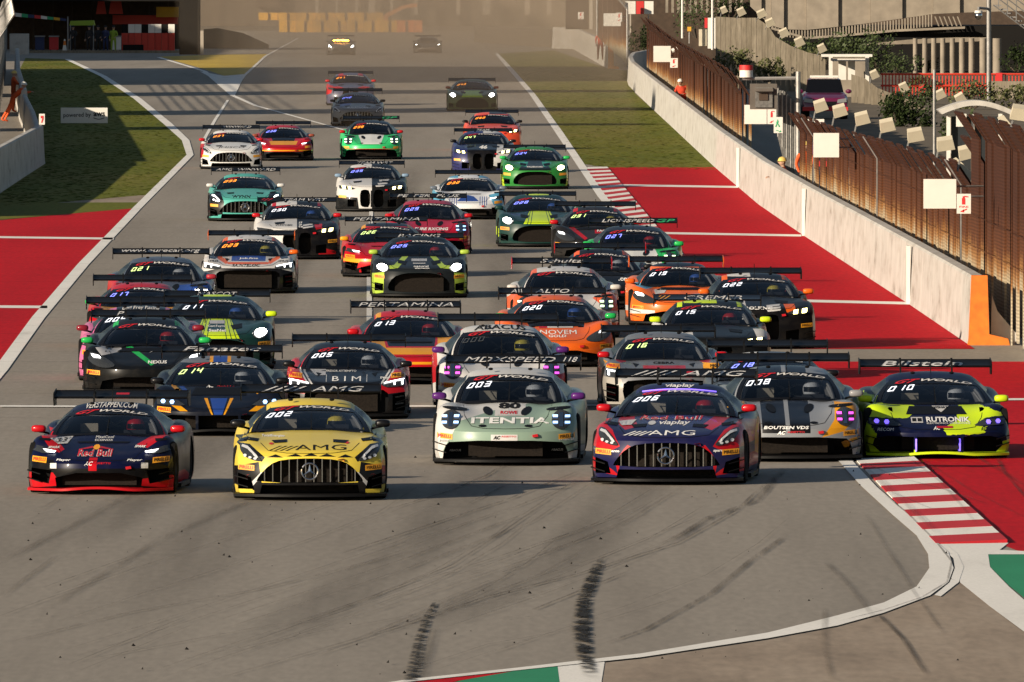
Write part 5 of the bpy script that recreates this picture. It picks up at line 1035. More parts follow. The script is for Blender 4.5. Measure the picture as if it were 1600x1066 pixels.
C_('dusty grey race car with orange stickers and slatted grille, violet-blue number', 'amg', 559, 195, 85, .0, (.17, .165, .16), [(BR, [(-.7, .9), (-.2, .9), (-.3, .78), (-.66, .72)])], '042', None, numc='num_b', mir=BK, lamps='lamp_dim', words=[('BLACKTHORN', 0, .70, .8, .05, 'white', .3, .03)])
C_('blue and red race car furthest back but one in the middle file, orange number', 'bmw', 548, 163, 78, .0, (.06, .06, .10), [(RD, [(-1.1, .9), (-.7, .8), (-.8, .5), (-1.1, .4)]), (RD, [(.5, .8), (.3, .72), (.5, .66), (.8, .75)], 1), (RD, rect(.3, .5, 1.2, 1.4), 1)], '041', None, numc='num_o', mir=RD, lamps=[None, None])
C_('dark green race car with twin blazing headlights alone far up the track', 'aston', 738, 172, 82, -.2, (.07, .10, .03), [(LM, [(-.3, .80), (.3, .80), (.42, .56), (-.42, .56)])], '043', None, numc='num_o', mir=(.3, .05, .03), lamps='lamp_bright')
far_ = C_('dust-veiled race car at the very back with a glowing orange windscreen board', 'amg', 533, 85, 38, 0, (.08, .075, .07), [], '888', None, numc='num_glow', lamps='lamp_bright')
C_('dust-veiled race car at the very back showing only two pale headlights', 'mclaren', 668, 82, 37, 0, (.08, .075, .07), [], None, None, lamps='lamp_bright')

b = MB(); _w = MODELS['amg'].ws; b.grid([[_w(s_, t_) + Vector((0, -.03, .02)) for s_ in (-.75, -.4, 0, .4, .75)] for t_ in (.30, .45, .62)]); b.obj('glow_sheet', MATS['num_glow'], far_)  # added glowing sheet, widens the orange glow of the number display
# ================================================================ walls, fences, structures, people, plants
surf('barrier_white', [(.26, (.20, .18, .15)), (.37, (.36, .335, .30)), (.5, (.43, .41, .375)), (.8, (.48, .46, .425))], (2, .55, 2.2), .9, .85, (1.0, .09, (3, 2.2, .6)), detail=10)
mat('barrier_orange', (.66, .16, .010), .7, var=.25, vscale=5); mat('joint_white', (.66, .63, .57), .8); mat('panel_white', (.64, .61, .55), .6, var=.05, vscale=3)
mat('galv', (.26, .25, .235), .5, .5, var=.25, vscale=6); mat('post_grey', (.22, .21, .20), .6, var=.2); mat('beige', (.25, .21, .16), .8, var=.22, vscale=1.5); mat('beige_dark', (.22, .185, .14), .85, var=.25, vscale=2)
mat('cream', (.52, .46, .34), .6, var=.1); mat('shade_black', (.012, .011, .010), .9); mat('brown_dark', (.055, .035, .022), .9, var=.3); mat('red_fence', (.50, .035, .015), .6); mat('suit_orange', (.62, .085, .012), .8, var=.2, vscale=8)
mat('suit_red', (.52, .045, .015), .8, var=.2, vscale=8); mat('skin', (.42, .25, .17), .6); mat('helmet_white', (.66, .64, .58), .35); mat('helmet_yellow', (.62, .45, .12), .35); mat('leaf_a', (.040, .060, .012), .7, var=.4, vscale=2); mat('leaf_b', (.075, .082, .020), .7, var=.4, vscale=2); mat('leaf_c', (.022, .034, .010), .7, var=.4, vscale=2); mat('bark', (.06, .045, .03), .9)
mat('purple_car', (.11, .008, .04), .3, coat=.5); mat('sign_green', (.02, .30, .12), .6); mat('sign_red', (.52, .02, .02), .6); mat('print_dark', (.03, .03, .032), .7); mat('grey_box', (.10, .085, .07), .7, var=.2); mat('mesh_grey', (.13, .125, .115), .7, var=.35, vscale=12); mat('orange_arm', (.50, .16, .03), .7); mat('barrier_yellow', (.62, .32, .02), .7, var=.3, vscale=.6); mat('dusty_wall', (.085, .066, .048), .9, var=.25, vscale=.3); mat('dust_pole', (.36, .31, .25), .8); mat('navy', (.02, .03, .09), .7); mat('lime_cloth', (.22, .32, .02), .7)
def rust_mat():
    m, nt, b = _bsdf('rust'); N, Lk = nt.nodes, nt.links
    tc = N.new('ShaderNodeTexCoord'); sp = N.new('ShaderNodeSeparateXYZ'); Lk.new(tc.outputs['Object'], sp.inputs[0])
    mp = N.new('ShaderNodeMapping'); mp.inputs['Scale'].default_value = (2, 1.1, .22); n = N.new('ShaderNodeTexNoise'); n.inputs['Scale'].default_value = 1.3; n.inputs['Detail'].default_value = 8; n.inputs['Roughness'].default_value = .65
    Lk.new(tc.outputs['Object'], mp.inputs['Vector']); Lk.new(mp.outputs[0], n.inputs['Vector'])
    a = N.new('ShaderNodeMath'); a.operation = 'MULTIPLY_ADD'; a.inputs[1].default_value = 1.5; a.inputs[2].default_value = -.75; Lk.new(n.outputs['Fac'], a.inputs[0])
    s_ = N.new('ShaderNodeMath'); s_.operation = 'ADD'; Lk.new(sp.outputs[2], s_.inputs[0]); Lk.new(a.outputs[0], s_.inputs[1])
    mr = N.new('ShaderNodeMapRange'); mr.inputs[1].default_value = .3; mr.inputs[2].default_value = 2.4; Lk.new(s_.outputs[0], mr.inputs[0])
    r = N.new('ShaderNodeValToRGB'); els = r.color_ramp.elements
    for p in (.5, .5, .5): els.new(p)
    for e, (p, c) in zip(els, ((0, (.42, .37, .28)), (.30, (.40, .33, .22)), (.42, (.27, .13, .045)), (.56, (.095, .034, .014)), (1, (.045, .016, .008)))): e.position = p; e.color = (*c, 1)
    Lk.new(mr.outputs[0], r.inputs[0])
    # mesh wires: fine horizontal bands
    w_ = N.new('ShaderNodeTexWave'); w_.bands_direction = 'Z'; w_.inputs['Scale'].default_value = 5; w_.inputs['Distortion'].default_value = 1.2; Lk.new(tc.outputs['Object'], w_.inputs['Vector'])
    m2 = N.new('ShaderNodeMapRange'); m2.inputs[3].default_value = .72; m2.inputs[4].default_value = 1.15; Lk.new(w_.outputs['Fac'], m2.inputs[0])
    v = N.new('ShaderNodeVectorMath'); v.operation = 'SCALE'; Lk.new(r.outputs[0], v.inputs[0]); Lk.new(m2.outputs[0], v.inputs['Scale'])
    Lk.new(v.outputs[0], b.inputs['Base Color']); b.inputs['Roughness'].default_value = .9; b.inputs['Specular IOR Level'].default_value = .2; MATS['rust'] = m
rust_mat()
def concrete_mat():
    surf('old_concrete', [(.25, (.14, .115, .08)), (.55, (.22, .185, .135)), (.8, (.29, .25, .19))], (2.2, 2.2, .35), .9, .9, (5, .2, (3, 3, .4)))
concrete_mat()

def T(name, label, cat, loc=(0, 0, 0), rz=0, group=None): return empty(name, loc, rz, label, cat, group)
def boxp(name, px0, py0, px1, py1, Y, dep, m, parent=None, back=0.0):
    """upright box seen as a pixel rectangle at distance Y"""
    a, c = V(px0, py0, Y), V(px1, py1, Y); b = MB(); o = parent.location if parent is not None else Vector()
    b.box(min(a.x, c.x) - o.x, max(a.x, c.x) - o.x, Y - o.y + back, Y + dep - o.y + back, min(a.z, c.z) - o.z, max(a.z, c.z) - o.z); return b.obj(name, m if not isinstance(m, str) else MATS[m], parent)
def polyp(name, pts, Y, dep, m, parent=None):
    """upright slab with a pixel outline"""
    o = parent.location if parent is not None else Vector(); b = MB(); P = [V(x, y, Y) for x, y in pts]
    b.prism([(p.x - o.x, p.z - o.z) for p in P], Y - o.y, Y + dep - o.y, lambda a, c, h: (a, h, c)); return b.obj(name, MATS[m], parent)
def thing_box(name, label, cat, px0, py0, px1, py1, Y, dep, m, group=None):
    p = V((px0 + px1) / 2, max(py0, py1), Y); t = T(name, label, cat, p, 0, group); boxp(name + '_panel' if False else 'panel', px0, py0, px1, py1, Y, dep, m, t); return t

# ---- barrier on the right
def wall_run(name, label, pts, h, thick, side, m, ends=True, joints=(), cap=None):
    """pts = ground points of the track-side face; side = +1 body lies to the right"""
    o = Vector((*pts[0].xy, 0)); t = T(name, label, 'barrier wall', o)
    for i in range(len(pts) - 1):
        a, c = pts[i].copy(), pts[i + 1].copy(); d = (c - a).normalized(); n = Vector((-d.y, d.x, 0)) * -1
        if n.x * side < 0: n = -n
        b = MB(); pr = [(0, 0), (.02, .12), (.07, h - .04), (.11, h), (thick - .04, h), (thick, h - .04), (thick + .05, .12), (thick + .07, 0)]
        e = d * .012
        for end in (0, 1): pass
        A = [a - o + n * q + Vector((0, 0, z)) + (e if i else Vector()) for q, z in pr]; B = [c - o + n * q + Vector((0, 0, z)) - e for q, z in pr]; k = len(pr)
        b.add(A + B, [(j, (j + 1) % k, k + (j + 1) % k, k + j) for j in range(k)] + [tuple(range(k - 1, -1, -1)), tuple(range(k, 2 * k))])
        b.obj('barrier_block', MATS[m], t)
    return t, o
WPX = [(1513, 539), (1420, 476), (1333, 419), (1256, 369), (1185, 320), (1117, 262), (1050, 199), (1018, 169), (991, 143)]
WP = [G(*p) for p in WPX]
tail = [WP[-1] + Vector((-.05, 30, 0)), WP[-1] + Vector((.1, 62, 0)), WP[-1] + Vector((.5, 92, 0)), WP[-1] + Vector((1.4, 112, 0)), WP[-1] + Vector((3.0, 122, 0))]
wt_, wo = wall_run('concrete_barrier', 'long white concrete barrier wall along the right edge of the red run-off', WP + tail, 1.22, .34, 1, 'barrier_white')
for px, py in ((1420, 476), (1256, 369), (1153, 293)):
    p = G(px, py); b = MB(); b.box(-.045, .02, -.30, .30, .0, 1.17); q = b.obj('painted_joint', MATS['joint_white'], wt_); q.location = (p.x - wo.x, p.y - wo.y, 0)
p = WP[0]; b = MB(); b.prism([(-.02, 0), (0, .12), (.05, 1.25), (.33, 1.25), (.36, .20), (.70, .12), (.73, 0)], -.42, -.02, lambda a, c, h: (a, h, c)); q = b.obj('barrier_end', MATS['barrier_orange'], wt_); q.location = (p.x - wo.x, p.y - wo.y, 0)
b = MB(); b.prism([(.40, 0), (.42, .9), (.52, .6), (.95, .1), (.97, 0)], .0, .5, lambda a, c, h: (a, h, c)); q = b.obj('barrier_foot', MATS['barrier_white'], wt_); q.location = (p.x - wo.x, p.y - wo.y, 0)
W2 = [G(950, 108), G(922, 92), G(895, 77), G(862, 76)]
w2, o2 = wall_run('concrete_barrier', 'far pale concrete barrier beside the grass, ending in an orange block', W2, 1.45, .35, 1, 'barrier_white')
b = MB(); b.prism([(0, 0), (.0, 1.5), (.30, 1.5), (.32, .2), (.62, .12), (.62, 0)], -.6, -.02, lambda a, c, h: (a, h, c)); b.obj('barrier_end', MATS['barrier_orange'], w2)
W3 = [G(862, 75), G(835, 74), G(800, 72), G(740, 66)]
wall_run('concrete_barrier', 'dim dusty barrier far behind the grass at the end of the straight', [p + Vector((0, 6, 0)) for p in W3], 1.2, .35, 1, 'dusty_wall')
# ---- rusty debris fence behind it
_wz = sorted([(p.y, p.x) for p in WP]); _wz = [(200, _wz[0][1] + .3)] + _wz + [(1000, 5.0)]
wx = pchip(_wz)
def Xf(Z): return wx(Z) + .95
def Zf(px):
    Z = 400.0
    for _ in range(60): Z = .5 * Z + .5 * F * Xf(Z) / (px - 800)
    return Z
fence = T('debris_fence', 'rust brown trackside fence with bent top behind the long white barrier', 'fence', (Xf(300), 300, 0))
Z = 250.0; i = 0; fo = fence.location
ztop = pchip([(240, 3.95), (296, 3.95), (297, 2.95), (340, 2.8), (390, 2.65), (470, 2.65), (520, 3.0), (640, 3.1), (770, 3.5)])
gate_lo, gate_hi = Zf(1252), Zf(1166)
while Z < 765:
    L = 3.0 if Z < 420 else 4.2
    if not (gate_lo < Z + L / 2 < gate_hi):
        off = .13 if i % 2 else -.10; h = ztop(Z + L / 2); b = MB(); x0, x1 = Xf(Z) + off - fo.x, Xf(Z + L) + off - fo.x; y0, y1 = Z - fo.y + .03, Z + L - fo.y - .03; tl = rnd.uniform(-.03, .03)
        pr = [(0, .04), (0, h - .5), (-.34, h), (-.30, h + .02), (.04, h - .5), (.04, .04)]
        A = [(x0 + q, y0, z) for q, z in pr]; B = [(x1 + q + tl, y1, z) for q, z in pr]; k = len(pr)
        b.add(A + B, [(j, (j + 1) % k, k + (j + 1) % k, k + j) for j in range(k)] + [tuple(range(k - 1, -1, -1)), tuple(range(k, 2 * k))]); b.obj('fence_panel', MATS['rust'], fence)
    if i % 4 == 0 and Z < 480 and not gate_lo < Z < gate_hi:
        b = MB(); b.tube([(Xf(Z) - fo.x - .20, Z - fo.y, 0), (Xf(Z) - fo.x - .20, Z - fo.y, ztop(Z) - .45), (Xf(Z) - fo.x - .52, Z - fo.y, ztop(Z) + .05)], .018, 5); b.obj('fence_post', MATS['galv' if i % 16 == 0 else 'rust'], fence)
    Z += L; i += 1
for hh in (1.4, 2.0):
    b = MB(); b.tube([(Xf(z_) - fo.x - .16, z_ - fo.y, hh) for z_ in range(252, int(gate_lo), 12)], .008, 4); b.obj('tension_cable', MATS['rust'], fence)
f2 = T('debris_fence', 'far rusty fence section with curved top behind the distant orange-ended barrier', 'fence', V(957, 100, 860))
for k in range(6):
    x = 934 + k * 7.6; polyp('fence_panel', [(x, 58 + k * 7), (x + 7.3, 65 + k * 7), (x + 7.3, max(-6, -16 + (k + 1) ** 2 * .95)), (x, max(-6, -16 + k * k * .95))], 862 - k * 3, .06, 'rust', f2)
b = MB(); a, c = V(980, 104, 840), V(980, 14, 840); b.tube([a - f2.location, c - f2.location, V(966, -2, 840) - f2.location], .06, 8); b.obj('fence_post', MATS['galv'], f2)
a, c = V(933, 56, 862), V(933, -4, 862); b = MB(); b.tube([a - f2.location, c - f2.location], .05, 8); b.obj('fence_post', MATS['galv'], f2)

# ---- blank boards and safety signs hung on the fence
def board(label, px0, py0, px1, py1, dz=-.9, name='blank_board', grp='blank white boards on the fence', m='panel_white', thick=.05, Z=None):
    arm = Z is None; Z = Z or Zf(px1) - 16; t = T(name, label, 'sign board', V((px0 + px1) / 2, py1, Z), 0, grp); boxp('panel', px0, py0, px1, py1, Z, thick, m, t)
    o = t.location; b = MB()
    for f_ in (.25, .6):
        c = V(px1 - 1, lerp(py0, py1, f_), Z) - o; b.tube([c + Vector((0, thick + .03, 0)), c + Vector(((Xf(Z) - o.x - c.x - .1) if arm else .3, thick + .3, 0))], .02, 5)
    b.obj('bracket', MATS['galv'], t, kind='stuff'); return t
board('large blank white board low on the near rusty fence beside the FIRE sign', 1443, 280, 1494, 326)
board('square blank white board on the rusty fence just right of the gate', 1271, 208, 1311, 246)
board('blank white board on the fence left of the gate, below the grey box', 1163, 164, 1198, 194)
board('blank white board at the far curved end of the long barrier', 1021, 72, 1048, 97)
board('small far blank white board on the distant rusty fence', 943, 21, 970, 41, Z=835)
def fire_sign(label, px0, py0, px1, py1, Z, words):
    t = T('fire_sign', label, 'safety sign', V((px0 + px1) / 2, py1, Z), 0, 'fire point signs'); boxp('panel', px0, py0, px1, py1, Z, .03, 'panel_white', t); w, h = px1 - px0, py1 - py0; o = t.location
    P = lambda u, v, d=.004: V(px0 + w * u, py0 + h * v, Z - d) - o
    b = MB()
    def pl(pts): b.add([P(*q) for q in pts], [tuple(range(len(pts)))])
    pl([(.36, .22), (.60, .22), (.60, .54), (.36, .54)]); pl([(.42, .12), (.54, .12), (.56, .22), (.40, .22)]); pl([(.54, .10), (.82, .13), (.82, .18), (.54, .16)])
    pl([(.72, .74), (.72, .80), (.46, .88), (.46, .82)]); pl([(.50, .78), (.22, .90), (.52, .94)])
    b.obj('pictogram', MATS['sign_red'], t, clean=False)
    if words: flat_text('lettering', 'FIRE', MATS['sign_red'], t, lambda u, v: P(.18 + .64 * u, .70 - .09 * v))
    return t
fire_sign('red and white FIRE extinguisher sign beside the large near blank board', 1495, 303, 1517, 334, Zf(1517) - 16.5, True)
fire_sign('small fire extinguisher sign left of the gate, next to the running man sign', 1199, 171, 1213, 194, Zf(1213) - 17, False)
fire_sign('tiny fire extinguisher sign at the far end of the long barrier', 1047, 91, 1059, 106, Zf(1059) - 20, False)
fire_sign('tiniest fire sign on the distant fence beside the small far board', 963, 20, 972, 34, 833, False)
fire_sign('white sign with a red mark on the dark brown hut far up the track', 903, 19, 912, 30, 878, False)
t = T('exit_sign', 'green running man exit sign on the gate mesh', 'safety sign', V(1216, 208, Zf(1223) - 18)); boxp('panel', 1209, 183, 1223, 208, Zf(1223) - 18, .03, 'panel_white', t); o = t.location; Zq = Zf(1223) - 18.004
b = MB()
for pts in ([(1214, 187), (1216, 187), (1216, 189), (1214, 189)], [(1213, 190), (1217, 189), (1216, 194), (1213, 194)], [(1213, 194), (1215, 194), (1213, 199), (1211, 198)], [(1215, 194), (1217, 194), (1219, 198), (1217, 199)], [(1213, 203), (1219, 205), (1220, 203), (1221, 206.5), (1217, 207), (1218, 206), (1212, 204)]): b.add([V(*q, Zq) - o for q in pts], [tuple(range(len(pts)))])
b.obj('pictogram', MATS['sign_green'], t, clean=False)

# ---- gate with electrical box
Zg = Zf(1230); t = T('service_gate', 'grey mesh service gate frame with a bar across its top between the fence sections', 'gate', V(1247, 290, Zg)); o = t.location
b = MB(); b.tube([V(1247, 292, Zg) - o, V(1247, 112, Zg) - o], .07, 8); b.obj('gate_post', MATS['galv'], t)
b = MB(); b.tube([V(1160, 123, Zg) - o, V(1250, 122, Zg) - o], .05, 6); b.obj('top_bar', MATS['post_grey'], t)
polyp('mesh_leaf', [(1214, 132), (1244, 160), (1245, 288), (1230, 275), (1214, 210)], Zg + .6, .05, 'mesh_grey', t)
for k in range(5):
    b = MB(); b.tube([V(1216 + 6.6 * k, 136 + 6 * k, Zg + .5) - o, V(1216 + 6.6 * k, 214 + 16 * k, Zg + .5) - o], .022, 5); b.obj('gate_bar', MATS['galv'], t)
t = T('electrical_box', 'dark grey electrical box mounted above the blank board at the gate', 'electrical box', V(1193, 170, Zg - .6)); boxp('housing', 1172, 131, 1214, 171, Zg - .5, .4, 'grey_box', t); boxp('door', 1180, 137, 1207, 168, Zg - .55, .05, 'mesh_grey', t); boxp('window', 1186, 146, 1200, 157, Zg - .58, .03, 'brown_dark', t); boxp('hood', 1180, 138, 1208, 143, Zg - .75, .2, 'grey_box', t)
t = T('marker_drum', 'red and white striped drum on top of the fence beside the gate bar', 'drum', V(1166, 121, Zg)); o = t.location; s_ = sc(Zg)
for nm, a, c, m in (('drum_base', 0, .20, 'panel_white'), ('drum_band', .20, .34, 'sign_red')):
    b = MB(); b.lathe([(0, a), (.19, a), (.185, c), (0, c)], 16); b.obj(nm, MATS[m], t, smooth=40)

# ---- floodlights
def flood(px, py, w, h, tilt, Z, label, stem=.25):
    t = T('floodlight', label, 'floodlight', V(px, py + h / 2, Z), 0, 'cream floodlights along the fence tops'); s_ = sc(Z); M = Matrix.Translation((0, 0, h / 2 / s_ + .02)) @ Matrix.Rotation(R(tilt), 4, 'Y') @ Matrix.Rotation(R(24), 4, 'X')
    b = MB(); ww, hh = w / s_ / 2, h / s_ / 2
    b.prism([(-ww, -hh), (ww, -hh), (ww * .86, hh), (-ww * .86, hh)], -.10, .10, lambda a, c, d: M @ Vector((a, d, c))); b.obj('housing', MATS['cream'], t)
    b = MB(); b.box(-ww * .8, ww * .8, .103, .12, -hh * .8, hh * .8, M); b.obj('lamp_glass', MATS['lens'], t)
    b = MB(); b.tube([(-ww * 1.1, .02, -.02 - stem), (-ww * .8, .02, -.02), (-ww * .3, 0, h / 2 / s_)], .022, 5); b.obj('bracket', MATS['galv'], t)
FL = [(1282, 166, 21, 16, -18), (1312, 174, 22, 16, -16), (1347, 186, 23, 17, -14), (1386, 197, 24, 17, -12), (1430, 212, 26, 18, -10), (1477, 226, 28, 18, -8), (1511, 239, 28, 18, -14)]
ords = ['furthest', 'second', 'third', 'fourth', 'fifth', 'sixth', 'nearest']
for (px, py, w_, h_, tl), od in zip(FL, ords): flood(px, py, w_, h_, tl, Zf(px) + .6, od + ' cream floodlight in the line atop the rust fence right of the gate')
flood(1500, 154, 16, 13, -30, 520, 'cream floodlight peeking over the arched shelter roof'); flood(1596, 178, 34, 20, 8, Zf(1596) + 2, 'big cream floodlight at the right edge above the tall fence section')
GR = [(1131, 16, 10, 9), (1158, 19, 13, 11), (1190, 22, 15, 11), (1203, 36, 14, 11), (1225, 52, 15, 12), (1249, 66, 15, 13), (1284, 76, 13, 12)]
for (px, py, w_, h_), od in zip(GR, ['first', 'second', 'third', 'fourth', 'fifth', 'sixth', 'seventh']): flood(px, py, w_, h_, -25, 735, od + ' floodlight from the left on the old concrete wall under the walkway', .15)
for (px, py, w_, h_), lb in zip([(1366, 117, 13, 12), (1412, 137, 14, 13), (1469, 148, 16, 13)], ['floodlight at the near top corner of the old concrete wall', 'floodlight in front of the red railing', 'floodlight strapped to the silver pole by the shelter']): flood(px, py, w_, h_, -25, 640, lb, .2)
for i, (pts, lb) in enumerate(([[(1486, 250), (1494, 246), (1528, 278), (1520, 284)], 'long grey lamp strip leaning off the fence below the last floodlight'], [[(1558, 184), (1568, 180), (1600, 220), (1600, 230)], 'long grey lamp strip on the tall fence section at the right edge'])):
    Zl = Zf(pts[0][0]) - .8; t = T('lamp_strip', lb, 'lamp', V(*pts[0], Zl), 0, 'long lamp strips on the fence'); polyp('housing', pts, Zl, .12, 'cream', t); b = MB(); b.tube([V(*pts[3], Zl) - t.location + Vector((0, .06, 0)), V(pts[3][0] + 4, pts[3][1] + 12, Zl + .5) - t.location], .02, 5); b.obj('bracket', MATS['galv'], t)

# ---- old concrete walls behind
def plank_wall(label, tops, Z0, Z1, ybot):
    t = T('concrete_wall', label, 'wall', V(tops[0][0], ybot, Z0))
    for i in range(len(tops) - 1):
        (x0, y0), (x1, y1) = tops[i], tops[i + 1]; n = max(1, int(round((x1 - x0) / 9.0)))
        for k in range(n):
            a, c = k / n, (k + 1) / n; u = (i + a) / (len(tops) - 1); Zk = lerp(Z0, Z1, u) + rnd.uniform(0, .05); xa, xb = lerp(x0, x1, a) + .25, lerp(x0, x1, c) - .25; ya, yb = lerp(y0, y1, a), lerp(y0, y1, c)
            base = gy(Zk) + 1
            polyp('concrete_plank', [(xa, base), (xb, base), (xb, yb), (xa, ya)], Zk, .14, 'old_concrete', t)
    return t
plank_wall('old brown concrete wall of upright slabs sloping down from the walkway', [(1118, 26), (1150, 28), (1182, 28), (1200, 40), (1212, 58), (1236, 72), (1262, 82), (1290, 88)], 760, 735, 160)
plank_wall('lower brown concrete slab wall running right from the parked rescue car', [(1330, 116), (1350, 122), (1372, 138), (1395, 147), (1420, 156), (1450, 172)], 690, 660, 190)
# ---- kiosk, shelter, poles
t = T('kiosk', 'small white framed kiosk with white boards behind the parked rescue car', 'kiosk', V(1322, gy(715), 715))
boxp('roof', 1284, 85, 1363, 89, 712, 1.6, 'panel_white', t)
for a, c in ((1295, 1301), (1352, 1358)): boxp('frame_post', a, 89, c, gy(715), 714, .12, 'panel_white', t)
boxp('back_wall', 1301, 90, 1352, gy(715), 715.6, .1, 'beige', t); boxp('rail', 1301, 92, 1352, 96, 714.2, .1, 'panel_white', t)
boxp('notice_board', 1310, 95, 1322, 125, 713.6, .05, 'panel_white', t); boxp('notice_board', 1325, 95, 1336, 125, 713.6, .05, 'panel_white', t)
t = T('shelter', 'arched white roofed shelter with glazed sides behind the near fence', 'shelter', V(1525, gy(455), 455)); o = t.location
def arc(x0, x1, yb, rise, n=14): return [(lerp(x0, x1, i / n), yb - rise * math.sin(math.pi * (.06 + .88 * i / n))) for i in range(n + 1)]
up, lo = arc(1466, 1582, 176, 19), arc(1472, 1578, 182, 17); polyp('roof', up + lo[::-1], 454, 2.4, 'barrier_white', t)
for a, c in ((1479, 1485), (1518, 1522), (1560, 1566)): boxp('frame_post', a, 178, c, gy(455), 454.4, .12, 'panel_white', t)
for a, c in ((1486, 1517), (1523, 1559)): boxp('glass_pane', a, 182, c, gy(455), 454.6, .03, 'lens', t)
boxp('notice_board', 1494, 178, 1510, 198, 454.2, .04, 'panel_white', t); boxp('bench', 1486, 232, 1516, 240, 455.2, .5, 'panel_white', t); boxp('back_wall', 1484, 182, 1562, gy(455), 457, .08, 'beige', t)
def pole(label, px, py0, py1, Z, r, m='galv', name='steel_pole'):
    t = T(name, label, 'pole', V(px, py1, Z)); b = MB(); b.tube([(0, 0, 0), V(px, py0, Z) - t.location], r, 10); b.obj('shaft', MATS[m], t, smooth=50); return t
pole('slim silver pole left of the arched shelter', 1460, 109, gy(470), 470, .05)
lp = pole('tall grey lamp post carrying a dome camera, above the arched shelter', 1545, -10, gy(690), 690, .11, 'galv', 'lamp_post')
o = lp.location; t = T('dome_camera', 'silver dome security camera on an arm of the tall lamp post', 'security camera', V(1529, 30, 689)); b = MB(); b.ball((0, 0, .15), (.17, .17, .2), 14, 10); b.obj('dome', MATS['chrome'], t, smooth=60); b = MB(); b.tube([(0, 0, .3), (0, .1, .5), V(1545, 14, 690) - t.location], .06, 8); b.obj('arm', MATS['galv'], t); b = MB(); b.lathe([(0, .28), (.19, .28), (.17, .38), (0, .40)], 14); b.obj('shroud', MATS['panel_white'], t, smooth=40)
for px, lb in ((1113, 'thin white pole far behind the fence'), (1066, 'thin pole among the bushes left of the white pole')): pole(lb, px, -8, 78 if px > 1100 else 60, 800, .06, 'panel_white')
t = T('info_sign', 'little yellow topped sign on a stick among the bushes', 'sign', V(1077, 68, 790)); b = MB(); b.tube([(0, 0, 0), V(1077, 46, 790) - t.location], .03, 6); b.obj('post', MATS['galv'], t); boxp('plate', 1074, 42, 1080, 49, 789.9, .05, 'barrier_yellow', t)
t = T('cctv_camera', 'white bullet camera on the far fence beside the far blank board', 'security camera', V(1056, 82, Zf(1056) - .8)); o = t.location; b = MB(); b.tube([V(1050, 80, o.y) - o, V(1061, 75, o.y) - o], .10, 8); b.obj('barrel', MATS['panel_white'], t); b = MB(); b.tube([V(1057, 79, o.y) - o, V(1062, 84, o.y + .6) - o], .05, 6); b.obj('bracket', MATS['galv'], t)

# ---- elevated walkway with lattice and columns
wk = T('elevated_walkway', 'curved beige elevated walkway on round columns at the upper right', 'walkway', V(1350, gy(850), 850)); o = wk.location
edge = [(1172, 10), (1190, 27), (1205, 40), (1225, 46), (1260, 47), (1310, 42), (1360, 36), (1410, 29), (1458, 22), (1500, 20), (1560, 18), (1640, 16)]
edge_f = pchip(edge)
for i in range(len(edge) - 1):
    (x0, y0), (x1, y1) = edge[i], edge[i + 1]; polyp('fascia_panel', [(x0 + .2, y0), (x1 - .2, y1), (x1 - .2, -30), (x0 + .2, -30)], 846 + .2 * (i % 2), .3, 'beige', wk)
low_f = pchip([(1203, 42), (1222, 58), (1240, 60), (1300, 57), (1360, 51), (1420, 46), (1470, 42), (1508, 43)])
x = 1206.0
while x < 1458:
    y0, y1 = edge_f(x) + .5, low_f(x) - 1; polyp('slat', [(x, y1), (x + 2.1, y1), (x + 2.1, y0), (x, y0)], 845.7, .12, 'beige', wk); x += 4.6
for j in range(6):
    x = 1460 + j * 7; polyp('slat', [(x + 6, 41), (x + 8, 41), (x + 2, 26), (x, 26)], 845.7, .12, 'beige', wk)
for xa, xb in ((1205, 1260), (1260, 1320), (1320, 1400), (1400, 1508)):
    polyp('lower_rail', [(xa, low_f(xa) + 2), (xb - .3, low_f(xb) + 2), (xb - .3, low_f(xb) - 1.5), (xa, low_f(xa) - 1.5)], 845.5, .3, 'beige', wk)
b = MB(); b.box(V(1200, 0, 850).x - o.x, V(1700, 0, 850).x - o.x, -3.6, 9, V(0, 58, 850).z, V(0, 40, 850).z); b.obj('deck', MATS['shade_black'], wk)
polyp('beam', [(1290, 66), (1420, 62), (1545, 56), (1545, 64), (1420, 69), (1290, 72)], 846.4, .3, 'beige_dark', wk)
for px, w_ in ((1430, 7), (1445, 8), (1459, 8), (1473, 8), (1488, 8), (1503, 9), (1518, 9), (1536, 11), (1558, 14)):
    b = MB(); b.tube([V(px, gy(845.2) + 2, 845.2) - o, V(px, 60, 845.2) - o], w_ / 2 / sc(845), 12); b.obj('column', MATS['beige'], wk, smooth=50)
polyp('painted_shadow_sheet', [(1200, 120), (1720, 120), (1720, 40), (1200, 50)], 866, .3, 'shade_black', wk)  # black sheet behind the columns, painted as the shade under the deck
# stairs up to it at the corner
st = T('steel_staircase', 'dark steel staircase with rails climbing at the upper right corner', 'stairs', V(1600, 60, 838)); o = st.location
for k in range(9):
    x = 1556 + k * 8; polyp('step', [(x, 8 + k * 6), (x + 9, 8 + k * 6), (x + 9, 10 + k * 6), (x, 10 + k * 6)], 838, 1.6, 'post_grey', st)
for dy in (-34, -24, -14, 2):
    b = MB(); b.tube([V(1552, 6 + dy, 837.8) - o, V(1640, 72 + dy, 837.8) - o], .035, 5); b.obj('rail', MATS['galv'], st)
for k in range(6):
    x = 1560 + k * 14; b = MB(); b.tube([V(x, 12 + k * 10.5, 837.8) - o, V(x, -24 + k * 10.5, 837.8) - o], .03, 5); b.obj('baluster', MATS['galv'], st)
